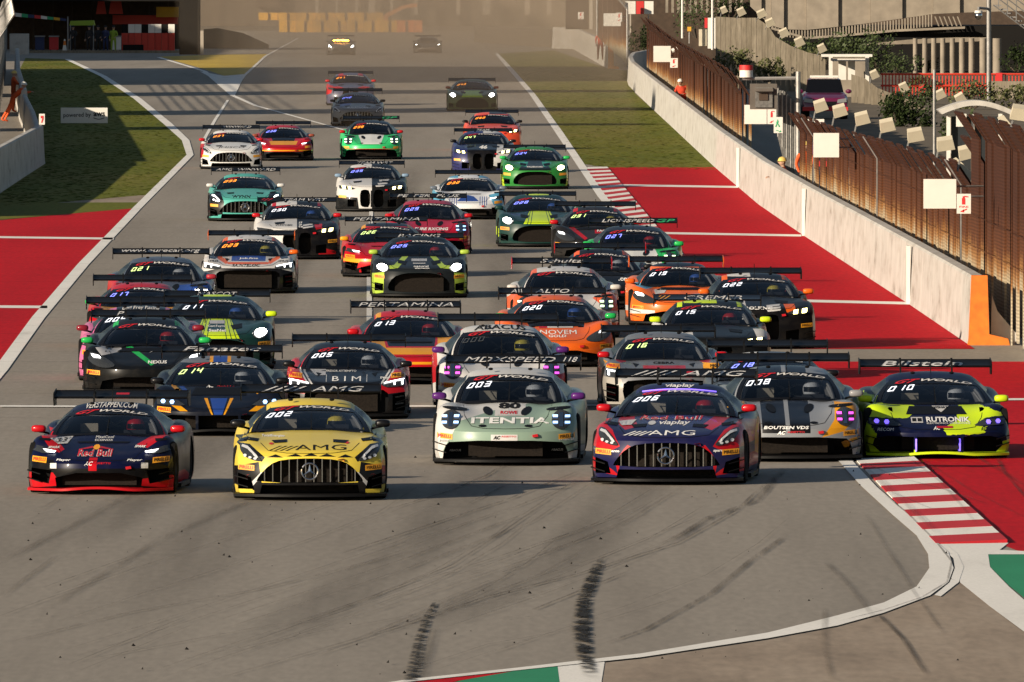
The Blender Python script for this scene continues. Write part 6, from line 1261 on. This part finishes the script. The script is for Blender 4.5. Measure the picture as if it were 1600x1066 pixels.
# red railing
rf_ = T('red_railing', 'bright red metal railing in front of the walkway columns', 'railing', V(1480, 152, 715)); o = rf_.location
for y in (116, 134): 
    b = MB(); b.tube([V(1376, y, 715) - o, V(1640, y, 715) - o], .05, 6); b.obj('rail', MATS['red_fence'], rf_)
for k in range(50):
    x = 1379 + k * 5.2; b = MB(); b.box(-.028, .028, -.02, .02, V(0, 150, 715).z - o.z, V(0, 116, 715).z - o.z); q = b.obj('bar', MATS['red_fence'], rf_); q.location = (V(x, 0, 715).x - o.x, .05, 0)
boxp('info_plate', 1436, 132, 1446, 145, 714.8, .04, 'sign_red', rf_); boxp('info_plate', 1556, 114, 1566, 128, 714.8, .04, 'sign_red', rf_)
thing_box('low_wall', 'low pale grey wall at the right edge behind the lamp post', 'wall', 1546, 127, 1700, gy(705), 705, .3, 'old_concrete')

# ---- parked rescue car
def parked_car(label, px0, px1, pybase, Y):
    s_ = sc(Y); t = T('parked_car', label, 'car', V((px0 + px1) / 2, gy(Y), Y)); w = (px1 - px0) / s_ / 2
    b = MB(); sec = [(0, .95, .62), (.12, 1, .86), (.5, 1, .98), (1.3, 1, 1.06), (1.5, 1, 1.08), (3.6, 1, 1.1), (4.4, .97, 1.0)]
    rings = []
    for y, k, h in sec: rings.append([Vector((x * w * k, y, z)) for x, z in [(-.96, .35), (-1, .6), (-.98, h - .1), (-.86, h), (.86, h), (.98, h - .1), (1, .6), (.96, .35), (-.96, .35)]])
    b.grid(rings); b.add(rings[0][:-1], [tuple(range(8))]); b.add(rings[-1][:-1], [tuple(range(8))]); b.obj('body', MATS['purple_car'], t, smooth=35)
    b = MB(); rr = [[Vector((x * w * k, y, z)) for x, z in ((-1, zb), (-.95, zt - .06), (-.8, zt), (.8, zt), (.95, zt - .06), (1, zb))] for y, k, zb, zt in ((2.1, .74, 1.06, 1.62), (2.4, .76, 1.06, 1.66), (3.9, .76, 1.06, 1.64), (4.3, .7, 1.0, 1.5))]
    b.grid(rr); b.obj('roof', MATS['purple_car'], t, smooth=35)
    b = MB(); b.grid([[Vector((x * w * .84, 1.35, 1.075)) for x in (-1, -.5, 0, .5, 1)], [Vector((x * w * .72, 2.08, 1.6)) for x in (-1, -.5, 0, .5, 1)]]); b.obj('windscreen', MATS['border'], t)
    b = MB(); b.box(-w * .62, w * .62, 2.5, 2.75, 1.67, 1.76); b.obj('light_bar', MATS['panel_white'], t)
    b = MB(); b.prism([(-.45, .72), (.45, .72), (.38, .55), (-.38, .55)], -.03, .06, lambda a, c, h: (a * w * 1.1, h, c)); b.obj('grille', MATS['black'], t)
    for sg in (1, -1):
        b = MB(); b.prism([(sg * .92, .86), (sg * .55, .80), (sg * .52, .66), (sg * .94, .70)], -.02, .1, lambda a, c, h: (a * w, h, c)); b.obj('headlight', MATS['chromegrey'], t)
        b = MB(); b.ball((sg * w * 1.06, 1.5, 1.12), (.13, .08, .09), 8, 6); b.obj('wing_mirror', MATS['purple_car'], t)
        for yy in (.85, 3.5):
            q = link('wheel', TYRE, MATS['tyre'], t); q.location = (sg * (w - .15), yy, .343); link('rim', RIM, MATS['rim'], q)
    b = MB(); b.box(-w, w, -.04, .1, .34, .5); b.obj('bumper', MATS['sign_red'], t); return t
parked_car('plum coloured rescue car with a white roof light bar parked behind the fence', 1254, 1325, 175, 625)
parked_car('plum coloured car mostly hidden by the barrier behind the gate', 1249, 1300, 285, 470)

# ---- plants
def bush(label, px, pyb, wpx, hpx, Y, m='leaf_a', n=420, name='bush', lean=0, leaf=.16):
    base = V(px, pyb, Y); t = T(name, label, 'bush', base); s_ = sc(Y); w, h = wpx / s_ / 2, hpx / s_; r = random.Random(int(px * 7 + pyb)); b = MB(); cl = []
    for _ in range(max(5, n // 40)): cl.append((r.uniform(-.8, .8) * w, r.uniform(-.6, .6) * max(.6, w * .6), r.uniform(.25, .86) * h, r.uniform(.22, .42)))
    for i in range(n):
        cx, cy, cz, cr = r.choice(cl); d = Vector((r.gauss(0, 1), r.gauss(0, 1), r.gauss(0, 1))).normalized() * r.uniform(.5, 1.15)
        p = Vector((cx + d.x * cr * w, cy + d.y * cr * w, max(.03, cz + d.z * cr * h))); q = Vector((r.gauss(0, 1), r.gauss(0, 1), r.gauss(0, 1))).normalized(); e = q.orthogonal().normalized(); f = q.cross(e); l = leaf * r.uniform(.6, 1.4)
        b.add([p - e * l * .5, p + f * l * .28, p + e * l * .5, p - f * l * .28], [(0, 1, 2, 3)])
    b.obj('foliage', MATS[m], t, kind='stuff', clean=False)
    b = MB()
    for k in range(4): cx, cy, cz, cr = cl[k]; b.tube([(cx * .2, cy * .2, 0), (cx * .6, cy * .6, cz * .5), (cx, cy, cz)], [.05, .035, .012], 5)
    b.obj('stem', MATS['bark'], t, kind='stuff')
BU = [('green shrub rising in front of the walkway lattice', 1330, 96, 70, 44, 792, 'leaf_a', 800), ('leafy shrub left of the kiosk roof', 1262, 112, 50, 40, 775, 'leaf_b', 600), ('wispy shrub between the red railing and the columns', 1455, 150, 80, 30, 735, 'leaf_b', 600), ('shrub hugging the steel staircase foot', 1590, 112, 60, 40, 820, 'leaf_c', 600), ('leafy shrub over the slab wall below the railing left end', 1395, 176, 60, 26, 700, 'leaf_a', 700), ('tall dark shrub between the rescue car and the silver pole', 1405, 200, 56, 50, 610, 'leaf_c', 900), ('green shrub behind the arched shelter', 1500, 232, 60, 50, 520, 'leaf_a', 700), ('dense shrubs filling the bank under the walkway left end', 1240, 108, 90, 46, 790, 'leaf_a', 900), ('green growth along the foot of the slab wall near the bar', 1200, 128, 60, 34, 730, 'leaf_b', 600), ('dark bushes between the two rusty fences', 1002, 80, 46, 40, 850, 'leaf_c', 500), ('green scrub on the bank above the fence left of the concrete wall', 1090, 60, 70, 74, 830, 'leaf_a', 700), ('low green scrub below the concrete wall left of the gate', 1150, 118, 70, 40, 740, 'leaf_b', 600), ('dark thicket under the curved walkway', 1290, 100, 120, 40, 800, 'leaf_c', 900), ('leafy tangle between the kiosk and the walkway columns', 1375, 116, 80, 62, 760, 'leaf_a', 900),
      ('dark shrub below the red railing beside the silver pole', 1425, 215, 70, 60, 600, 'leaf_c', 900), ('shrub behind the slab wall right of the rescue car', 1440, 168, 60, 36, 680, 'leaf_a', 500), ('olive shrub at the foot of the tall lamp post', 1515, 170, 90, 42, 660, 'leaf_b', 700), ('pale shrub right of the lamp post', 1585, 172, 50, 36, 660, 'leaf_b', 400), ('shrubs behind the railing at the columns', 1400, 118, 90, 34, 840, 'leaf_a', 600), ('bush at the top edge left of the walkway', 1140, 30, 70, 40, 880, 'leaf_c', 500), ('brown heap of brush behind the columns', 1445, 116, 46, 22, 858, 'leaf_b', 300)]
for a in BU: bush(*a)

# ---- left side: barrier, fence, marshals, board
LW = [G(-70, 340), G(0, 302), G(40, 276), G(71, 256), G(58, 224), G(44, 192), G(34, 150), G(32, 112), G(44, 85)]
wall_run('concrete_barrier', 'shaded pale concrete barrier on the left edge with its corner at the grass', LW[:4], 1.25, .30, -1, 'barrier_white')
wall_run('concrete_barrier', 'sunlit barrier section the marshals lean on at the left edge', [LW[3] + Vector((-.1, .6, 0))] + LW[4:6], 1.15, .25, -1, 'barrier_white')
wall_run('concrete_barrier', 'far section of the left barrier leading to the pit garages', [LW[5] + Vector((0, 1, 0))] + LW[6:8], 1.3, .3, -1, 'barrier_white')
thing_box('concrete_block', 'grey concrete block at the far end of the left barrier', 'concrete block', 15, 53, 44, gy(985), 985, 2, 'barrier_white')
t = T('marshal_number_board', 'small white board with a red figure on the left barrier corner', 'sign', V(65, 194, 500)); boxp('panel', 61, 178, 70, 195, 500.2, .04, 'panel_white', t); b = MB(); b.add([V(x, y, 500.19) - t.location for x, y in ((63.5, 181), (68, 181), (68, 186), (66, 192), (64, 192), (66, 185), (63.5, 185))], [tuple(range(7))]); b.obj('lettering', MATS['sign_red'], t, clean=False)
lf = T('debris_fence', 'tall steel mesh fence with louvred top at the left edge', 'fence', (-21, 640, 0)); o = lf.location
edgeX = lambda Z: -Z / 30 - .05
Z = 475
while Z < 860:
    b = MB(); x = edgeX(Z) + .16 * max(0, (Z - 640) / 100); b.tube([(x - o.x, Z - o.y, 0), (x - o.x, Z - o.y, 4.2), (x - o.x + .5, Z - o.y, 5.0)], .05, 6); b.obj('fence_post', MATS['galv'], lf); Z += 13
for k in range(10):
    zz = 2.9 + k * .22; b = MB(); b.tube([(edgeX(z_) + .16 * max(0, (z_ - 640) / 100) - o.x + max(0, zz - 4.2) * .6, z_ - o.y, zz) for z_ in range(640, 860, 20)], .024, 5); b.obj('louvre_bar', MATS['mesh_grey'], lf)
tp = pchip([(330, .75), (455, .75), (500, 2.0), (900, 2.1)])
Z = 470
while Z < 780:
    L = 10; b = MB(); x0, x1 = edgeX(Z) - o.x - .15, edgeX(Z + L) - o.x - .15; b.add([(x0, Z - o.y, .6), (x1, Z + L - .05 - o.y, .6), (x1, Z + L - .05 - o.y, tp(Z)), (x0, Z - o.y, tp(Z)), (x0 - .05, Z - o.y, .6), (x1 - .05, Z + L - .05 - o.y, .6), (x1 - .05, Z + L - .05 - o.y, tp(Z)), (x0 - .05, Z - o.y, tp(Z))], [(0, 1, 2, 3), (7, 6, 5, 4), (0, 4, 5, 1), (3, 2, 6, 7), (0, 3, 7, 4), (1, 5, 6, 2)]); b.obj('banner', MATS['mesh_grey'], lf); Z += L  # banner: unseen sheets added along the fence to shade the left grass
aw = T('advertising_board', 'low white advertising board standing on the left grass', 'advertising board', G(131, 193)); Zb = aw.location.y; o = aw.location
boxp('panel', 95, 168.5, 168, 192.5, Zb, .25, 'panel_white', aw)
PB = lambda x, y: V(x, y, Zb - .006) - o
flat_text('lettering', 'powered by', MATS['print_dark'], aw, lambda u, v: PB(99 + 43 * u, 185.5 - 9 * v - .8 * u)); flat_text('lettering', 'aws', MATS['print_dark'], aw, lambda u, v: PB(146 + 18 * u, 182 - 6.5 * v), 0, .03)
b = MB(); b.tube([PB(146 + 17 * i / 8, 184.2 + 2.2 * math.sin(math.pi * i / 8)) for i in range(9)], .014, 4); b.obj('logo_swoosh', MATS['print_dark'], aw)
for k in range(2): boxp('foot', 104 + 52 * k, 191.5, 107 + 52 * k, 194.5, Zb + .1, .5, 'post_grey', aw)

# ---- people
def person(label, foot, face, pose, suit='suit_red', hel='helmet_white', k=1.0, group=None, legs=True, cap=False):
    """pose: dict of joints in metres, x right, -y front"""
    t = T('person', label, 'person', foot, face, group); J = dict(hipL=(.10, 0, .92), hipR=(-.10, 0, .92), kneeL=(.12, -.03, .50), kneeR=(-.12, -.03, .50), ankL=(.13, .02, .09), ankR=(-.13, .02, .09), pel=(0, 0, .96), chest=(0, -.02, 1.28), neck=(0, -.02, 1.47), head=(0, -.04, 1.63), shL=(.19, -.02, 1.40), shR=(-.19, -.02, 1.40), elL=(.25, .02, 1.13), elR=(-.25, .02, 1.13), wrL=(.24, -.14, .90), wrR=(-.24, -.14, .90)); J.update(pose)
    nm = ['pel', 'chest', 'neck', 'head', 'shL', 'elL', 'wrL', 'shR', 'elR', 'wrR', 'hipL', 'kneeL', 'ankL', 'hipR', 'kneeR', 'ankR', 'toeL', 'toeR']; J['toeL'] = tuple(Vector(J['ankL']) + Vector((.02, -.15, -.05))); J['toeR'] = tuple(Vector(J['ankR']) + Vector((-.02, -.15, -.05)))
    rad = dict(pel=(.15, .12), chest=(.17, .12), neck=.06, head=.075, shL=.075, shR=.075, elL=.05, elR=.05, wrL=.036, wrR=.036, hipL=.10, hipR=.10, kneeL=.068, kneeR=.068, ankL=.045, ankR=.045, toeL=.035, toeR=.035)
    E = [('pel', 'chest'), ('chest', 'neck'), ('neck', 'head'), ('chest', 'shL'), ('shL', 'elL'), ('elL', 'wrL'), ('chest', 'shR'), ('shR', 'elR'), ('elR', 'wrR'), ('pel', 'hipL'), ('hipL', 'kneeL'), ('kneeL', 'ankL'), ('ankL', 'toeL'), ('pel', 'hipR'), ('hipR', 'kneeR'), ('kneeR', 'ankR'), ('ankR', 'toeR')]
    me = skin_mesh('body', [(J[n], rad[n]) for n in nm], [(nm.index(a), nm.index(c)) for a, c in E], 1)
    H = Vector(J['head']); N_ = Vector(J['neck'])
    for f in me.polygons: f.material_index = 1 if (f.center - H).length < .15 and f.center.z > N_.z - .01 else 0
    link('body', me, [MATS[suit], MATS['skin']], t)
    b = MB(); b.ball(H + Vector((0, -.01, .01)), (.082, .098, .115), 12, 9); b.ball(H + Vector((0, -.108, -.005)), (.016, .024, .022), 6, 5); b.ball(H + Vector((.083, .0, -.005)), (.014, .022, .03), 6, 5); b.ball(H + Vector((-.083, .0, -.005)), (.014, .022, .03), 6, 5); b.obj('head', MATS['skin'], t, smooth=60)
    b = MB(); b.ball(H + Vector((.032, -.09, .025)), .011, 6, 5); b.ball(H + Vector((-.032, -.09, .025)), .011, 6, 5); b.ball(H + Vector((0, -.098, -.048)), (.028, .008, .007), 8, 4); b.obj('face_features', MATS['print_dark'], t, kind='stuff')
    b = MB(); P = []
    for i in range(6):
        a = math.pi / 2 * i / 5; P.append([H + Vector((.112 * math.sin(a + .001) * math.cos(q), .128 * math.sin(a + .001) * math.sin(q), .04 + .115 * math.cos(a))) for q in [2 * math.pi * j / 14 for j in range(15)]])
    P.append([H + Vector((.118 * math.cos(q), .136 * math.sin(q) - (.035 if math.sin(q) < -.5 else 0), .03)) for q in [2 * math.pi * j / 14 for j in range(15)]]); b.grid(P); b.obj('helmet', MATS[hel], t, smooth=60)
    for sg, wr, el in (('L', J['wrL'], J['elL']), ('R', J['wrR'], J['elR'])):
        b = MB(); d = (Vector(wr) - Vector(el)).normalized(); hand_geo(b, Vector(wr), d, Vector((0, -1, .2)) if abs(d.z) > .6 else Vector((0, 0, 1)), 1.0); b.obj('hand', MATS['skin'], t, smooth=60)
    t.scale = (k, k, k); return t
p = G(20, 191)
lean = dict(pel=(0, .02, .94), chest=(.02, -.24, 1.20), neck=(.03, -.38, 1.34), head=(.04, -.46, 1.47), shL=(.20, -.32, 1.27), shR=(-.16, -.32, 1.27), elL=(.22, -.56, 1.19), elR=(-.20, -.56, 1.19), wrL=(.08, -.74, 1.22), wrR=(-.06, -.74, 1.22), kneeL=(.12, .10, .50), kneeR=(-.12, .22, .52), ankL=(.13, .30, .09), ankR=(-.14, .50, .11))
person('marshal in red overalls and white helmet leaning over the left barrier', (p.x, p.y, 0), R(105), lean, 'suit_orange', 'helmet_white', 1.0, 'marshals leaning on the left barrier')
p = G(30, 176); person('marshal in red overalls, half hidden, clapping behind the leaning one', (p.x - .25, p.y, 0), R(100), dict(elL=(.28, -.18, 1.20), wrL=(.10, -.42, 1.26), elR=(-.28, -.18, 1.20), wrR=(-.08, -.42, 1.26)), 'suit_orange', 'helmet_yellow', 1.0, 'marshals leaning on the left barrier')
Zp = 620; person('marshal in red leaning forward between the far barrier and the rusty fence', ((1066 - 800) / F * Zp, Zp, 0), R(-20), dict(chest=(0, -.12, 1.24), neck=(0, -.2, 1.4), head=(0, -.25, 1.55), elL=(.30, -.10, 1.1), wrL=(.16, -.34, 1.08), elR=(-.3, -.1, 1.1), wrR=(-.14, -.34, 1.08)), 'suit_red', 'helmet_white')
CR = dict(pel=(0, .10, .62), hipL=(.10, .08, .60), hipR=(-.10, .08, .60), kneeL=(.14, -.22, .50), kneeR=(-.14, -.22, .50), chest=(0, -.02, .95), neck=(0, -.06, 1.14), head=(0, -.08, 1.30), shL=(.19, -.04, 1.07), shR=(-.19, -.04, 1.07), elL=(.26, -.12, .86), elR=(-.26, -.12, .86), wrL=(.18, -.36, .90), wrR=(-.18, -.36, .90))
Zp = 412; person('marshal in orange with a yellow and white helmet crouching behind the barrier at the gate', (V(1227, 0, Zp).x, Zp, 0), R(-70), CR, 'suit_orange', 'helmet_yellow')
Zp = 420; person('marshal in orange overalls standing right of the gate post', (V(1257, 0, Zp).x, Zp, 0), R(30), dict(elL=(.27, -.1, 1.15), wrL=(.05, -.25, 1.1)), 'suit_orange', 'helmet_yellow')
Zp = 868; person('far marshal in red beside the small far blank board', (V(938, 0, Zp).x, Zp, .55), 0, dict(), 'suit_red', 'helmet_white')
for px, yb, m, lb in ((113, 80, 'print_dark', 'bystander in dark clothes by the pit garages, leftmost'), (139, 80, 'print_dark', 'bystander in dark clothes left of the person in blue'), (152, 80, 'print_dark', 'bystander in dark clothes close beside the person in blue'), (164, 80, 'navy', 'bystander in blue at the pit garages'), (176, 78, 'lime_cloth', 'bystander in a lime jacket by the red and white barrier')):
    person(lb, (V(px, 0, 1000).x, 1000 + (px % 3), 0), R((px * 7) % 60 - 30), dict(elL=(.26, -.06, 1.14), wrL=(.12, -.26, 1.04)), m, 'print_dark', 1.0, 'bystanders at the pit garages')

# ---- pit garages and far end of the straight
gb = T('pit_garage', 'dark pit garage building at the upper left with red and white fittings', 'building', V(150, gy(1030), 1030))
boxp('wall', -60, -40, 282, gy(1030), 1036, 2, 'brown_dark', gb); boxp('roof_slab', -60, -30, 282, 2, 1022, 14, 'shade_black', gb); boxp('red_band', 176, 24, 278, 38, 1027, .6, 'red_fence', gb); boxp('yellow_panel', 244, 11, 279, 27, 1026, .4, 'barrier_yellow', gb)
for k in range(8): boxp('garage_pillar', 50 + k * 30, 2, 53 + k * 30, gy(1030), 1028, .5, 'brown_dark', gb)
for k, (a, c) in enumerate(((150, 166), (170, 192))): polyp('red_awning', [(a, 22), (c, 22), (c - 4, -4), (a + 4, -4)], 1025, .4, 'red_fence', gb)
cols = ['sign_red', 'panel_white', 'sign_green', 'navy', 'sign_red', 'panel_white', 'sign_green', 'barrier_yellow', 'navy']
fl = T('flag_banner', 'slanting string of coloured flag panels above the pit entrance', 'banner', V(60, 32, 1012)); 
for k, c in enumerate(cols):
    x = 14 + k * 10; polyp('flag', [(x, 25 + k * .9), (x + 9.6, 26 + k * .9), (x + 9.6, 20 + k * 1.2), (x, 19 + k * 1.1)], 1012, .05, c, fl)
for a, c in ((10, 27), (106, 38)):
    b = MB(); b.tube([V(a, gy(1012), 1012) - fl.location, V(a, c - 12, 1012) - fl.location], .05, 6); b.obj('pole', MATS['post_grey'], fl)
cv = T('canopy', 'lime green and white canopy at the pit entrance', 'canopy', V(128, gy(1014), 1014)); polyp('cloth', [(108, 40), (148, 40), (146, 32), (110, 33)], 1014, 2, 'lime_cloth', cv)
for a in (110, 146): 
    b = MB(); b.tube([V(a, gy(1014), 1014) - cv.location, V(a, 39, 1014) - cv.location], .04, 6); b.obj('pole', MATS['post_grey'], cv)
pb = T('pit_barrier', 'low red and white barrier in front of the pit garages', 'barrier', V(228, gy(1003), 1003))
for k in range(8): boxp('barrier_block', 190 + k * 10.4, 52, 200 + k * 10.4, gy(1003), 1003 + .1 * (k % 2), .5, 'red_fence', pb)
for k in range(8): boxp('barrier_top', 190 + k * 10.4, 38, 200 + k * 10.4, 51.5, 1003.1, .3, 'panel_white' if k % 3 else 'shade_black', pb)
thing_box('tyre_stack', 'dark tyre stacks at the foot of the red pit barrier', 'tyre stack', 192, 70, 224, gy(1001), 1001, .6, 'shade_black')
t = T('traffic_cone', 'orange and white cone beside the pit entrance', 'cone', V(101, gy(1000), 1000)); b = MB(); b.lathe([(.02, .9), (.05, .85), (.16, .05), (.24, .05), (.24, 0), (0, 0)], 12); b.obj('cone_body', MATS['panel_white'], t, smooth=50); b = MB(); b.lathe([(.062, .78), (.10, .5)], 12); b.obj('cone_band', MATS['barrier_orange'], t)
for px, m, lb in ((62, 'navy', 'dark blue tool trolley in the shade of the pit garage, leftmost'), (84, 'sign_red', 'red tool trolley in the shade beside the cone'), (182, 'panel_white', 'white tool cabinet beside the lime jacket bystander')):
    t = T('tool_trolley', lb, 'trolley', V(px, gy(1016), 1016), 0, 'tool trolleys at the pit garages'); boxp('cabinet', px - 7, 58, px + 7, 78, 1016, .6, m, t); boxp('worktop', px - 8, 56, px + 8, 57.9, 1015.9, .8, 'post_grey', t)
    for a in (-5, 5):
        b = MB(); b.lathe([(0, -.03), (.07, -.03), (.07, .03), (0, .03)], 10, lambda x, y, h: (h, x, y)); q = b.obj('caster', MATS['tyre'], t); q.location = (a / sc(1016), .3, .07)
kerbp = boxp('pit_kerb', 40, 79, 280, gy(998), 998, .6, 'old_concrete'); kerbp['kind'] = 'structure'
br = T('footbridge_pillar', 'broad dark pillar of a footbridge beside the pit exit', 'pillar', V(296, gy(985), 985)); boxp('shaft', 280, -60, 312, gy(985), 985, 2.4, 'shade_black', br); boxp('corner_pole', 313, 48, 318, gy(984), 984, .2, 'dust_pole', br); boxp('head', 276, -80, 330, -60.5, 984.6, 3.4, 'shade_black', br)
rw = T('ramp_wall', 'grey sloping ramp wall right of the dark footbridge pillar', 'wall', V(365, gy(1040), 1040)); polyp('ramp_side', [(318, gy(1040)), (420, gy(1040)), (420, 70), (380, 52), (340, 44), (318, 46)], 1040, .6, 'dusty_wall', rw)
fb = T('far_building', 'dusty brown building with pale posts across the end of the straight', 'building', V(560, gy(1320), 1320)); boxp('wall', 300, -60, 900, gy(1320), 1320, 3, 'dusty_wall', fb)
for px, w_ in ((495, 5), (526, 3), (557, 4), (581, 10), (612, 4), (650, 5), (716, 6), (760, 12), (824, 8), (858, 7)): boxp('post', px - w_ / 2, -30, px + w_ / 2, gy(1300) - 20, 1316, .6, 'dust_pole', fb)
for px, w_ in ((420, 40), (680, 26), (790, 30)): boxp('dark_bay', px - w_ / 2, -30, px + w_ / 2, 12, 1319, .9, 'brown_dark', fb)
yb = T('tyre_barrier', 'long yellow and orange barrier across the end of the straight', 'barrier', V(530, gy(1230), 1230))
for k in range(17):
    x = 436 + k * 13.2; boxp('barrier_block', x, 32, x + 12.8, gy(1230), 1230 + .2 * (k % 2), 1, 'barrier_yellow' if k < 14 else 'barrier_orange', yb)
for k in range(13):
    x = 404 + k * 15; boxp('barrier_block', x, 20, x + 14.6, 31.6, 1232 + .2 * (k % 2), 1, 'barrier_yellow', yb)
ca = T('crane_arm', 'orange recovery crane arm above the far yellow barrier', 'crane', V(625, 26, 1236)); polyp('boom', [(598, 27), (602, 22), (628, 9), (652, 5), (652, 11), (630, 14), (606, 27)], 1236, .5, 'orange_arm', ca); boxp('cab', 592, 26, 606, gy(1238), 1238, 1.4, 'orange_arm', ca)
hut = T('hut', 'dark brown hut behind the far grass beside the distant fence', 'hut', V(902, gy(882), 882)); boxp('wall', 884, -20, 920, 46, 882, 3, 'brown_dark', hut); boxp('corner_post', 921, -20, 926, 46, 881, .4, 'dust_pole', hut)
bl = T('backing_wall', 'dark wall of stands closing the view behind the fence at the upper right', 'building', V(1200, gy(905), 905)); boxp('wall', 985, -60, 1760, gy(905), 905, 3, 'brown_dark', bl)
for k in range(14):
    x = 1040 + k * 9; boxp('slat', x, -30, x + 4, 20, 902, .3, 'beige_dark', bl)
hoard = T('hoarding', 'white and red hoarding on posts behind the far fence', 'hoarding', V(1000, 32, 884))
for a, c, m in ((977, 993, 'panel_white'), (994, 1006, 'sign_red'), (1007, 1021, 'panel_white')): boxp('panel', a, 2, c, 22, 884, .1, m, hoard)
for a in (984, 1012): boxp('post', a, 22.5, a + 2, 52, 884, .1, 'dust_pole', hoard)
sb = T('roadside_cabinet', 'pinkish white cabinet on the bank behind the fence', 'cabinet', V(1110, 76, 800)); boxp('housing', 1106, 28, 1118, 76, 800, .5, 'panel_white', sb); boxp('red_stripe', 1101, 28, 1105.5, 44, 800, .3, 'sign_red', sb); boxp('lower_door', 1092, 46, 1104, 72, 801, .4, 'cream', sb)

# ---- stands to the left of the picture, whose shadows cross the straight
def stand(label, x0, x1, y0, y1, h):
    t = T('grandstand', label, 'building', ((x0 + x1) / 2, y0, 0)); o = t.location; b = MB(); b.box(x0 - o.x, x1 - o.x, y0 - o.y, y1 - o.y, 0, h); b.obj('wall', MATS['old_concrete'], t); b = MB(); b.box(x0 - o.x - 1, x1 - o.x + 1, y0 - o.y - .5, y1 - o.y + .5, h + .01, h + .6); b.obj('roof', MATS['beige_dark'], t)
stand('tall grandstand left of the pit exit casting its shadow over the straight', -66, -50, 748, 838, 23)
stand('slim tower left of the straight casting a narrow shadow', -60, -50, 690, 699, 22); stand('narrow tower left of the straight casting the nearer shadow band', -54, -46, 612, 622, 21); stand('timing tower left of the straight casting the thin shadow', -54, -47, 560, 564, 20.5)
stand('unseen building added left of the garages to shade them', -76, -58, 905, 1010, 15)  # out of view, put in for its shade on the garages
# ---- dust thrown up at the back of the field
m = None
m, nt, bs = _bsdf('dust'); nt.nodes.remove(bs); pv = nt.nodes.new('ShaderNodeVolumePrincipled'); pv.inputs['Color'].default_value = (.52, .41, .305, 1); pv.inputs['Density'].default_value = .00062; pv.inputs['Anisotropy'].default_value = .1
nt.links.new(pv.outputs[0], nt.nodes['Material Output'].inputs['Volume'])
for k in range(6):
    b = MB(); b.prism([(-7.5 - 2.1 * k, 530 + 62 * k), (4.6 + .2 * k, 520 + 50 * k), (6.4 + .7 * k, 1262 + .3 * k), (-15.5 - 2.6 * k, 1262 + .3 * k)], -.5 + .03 * k, 6.6 - .25 * k, lambda a, c, h: (a, c, h))
    tag(b.obj('dust_cloud', m), 'veil of brown dust hanging over the far end of the straight', None, None, 'stuff')
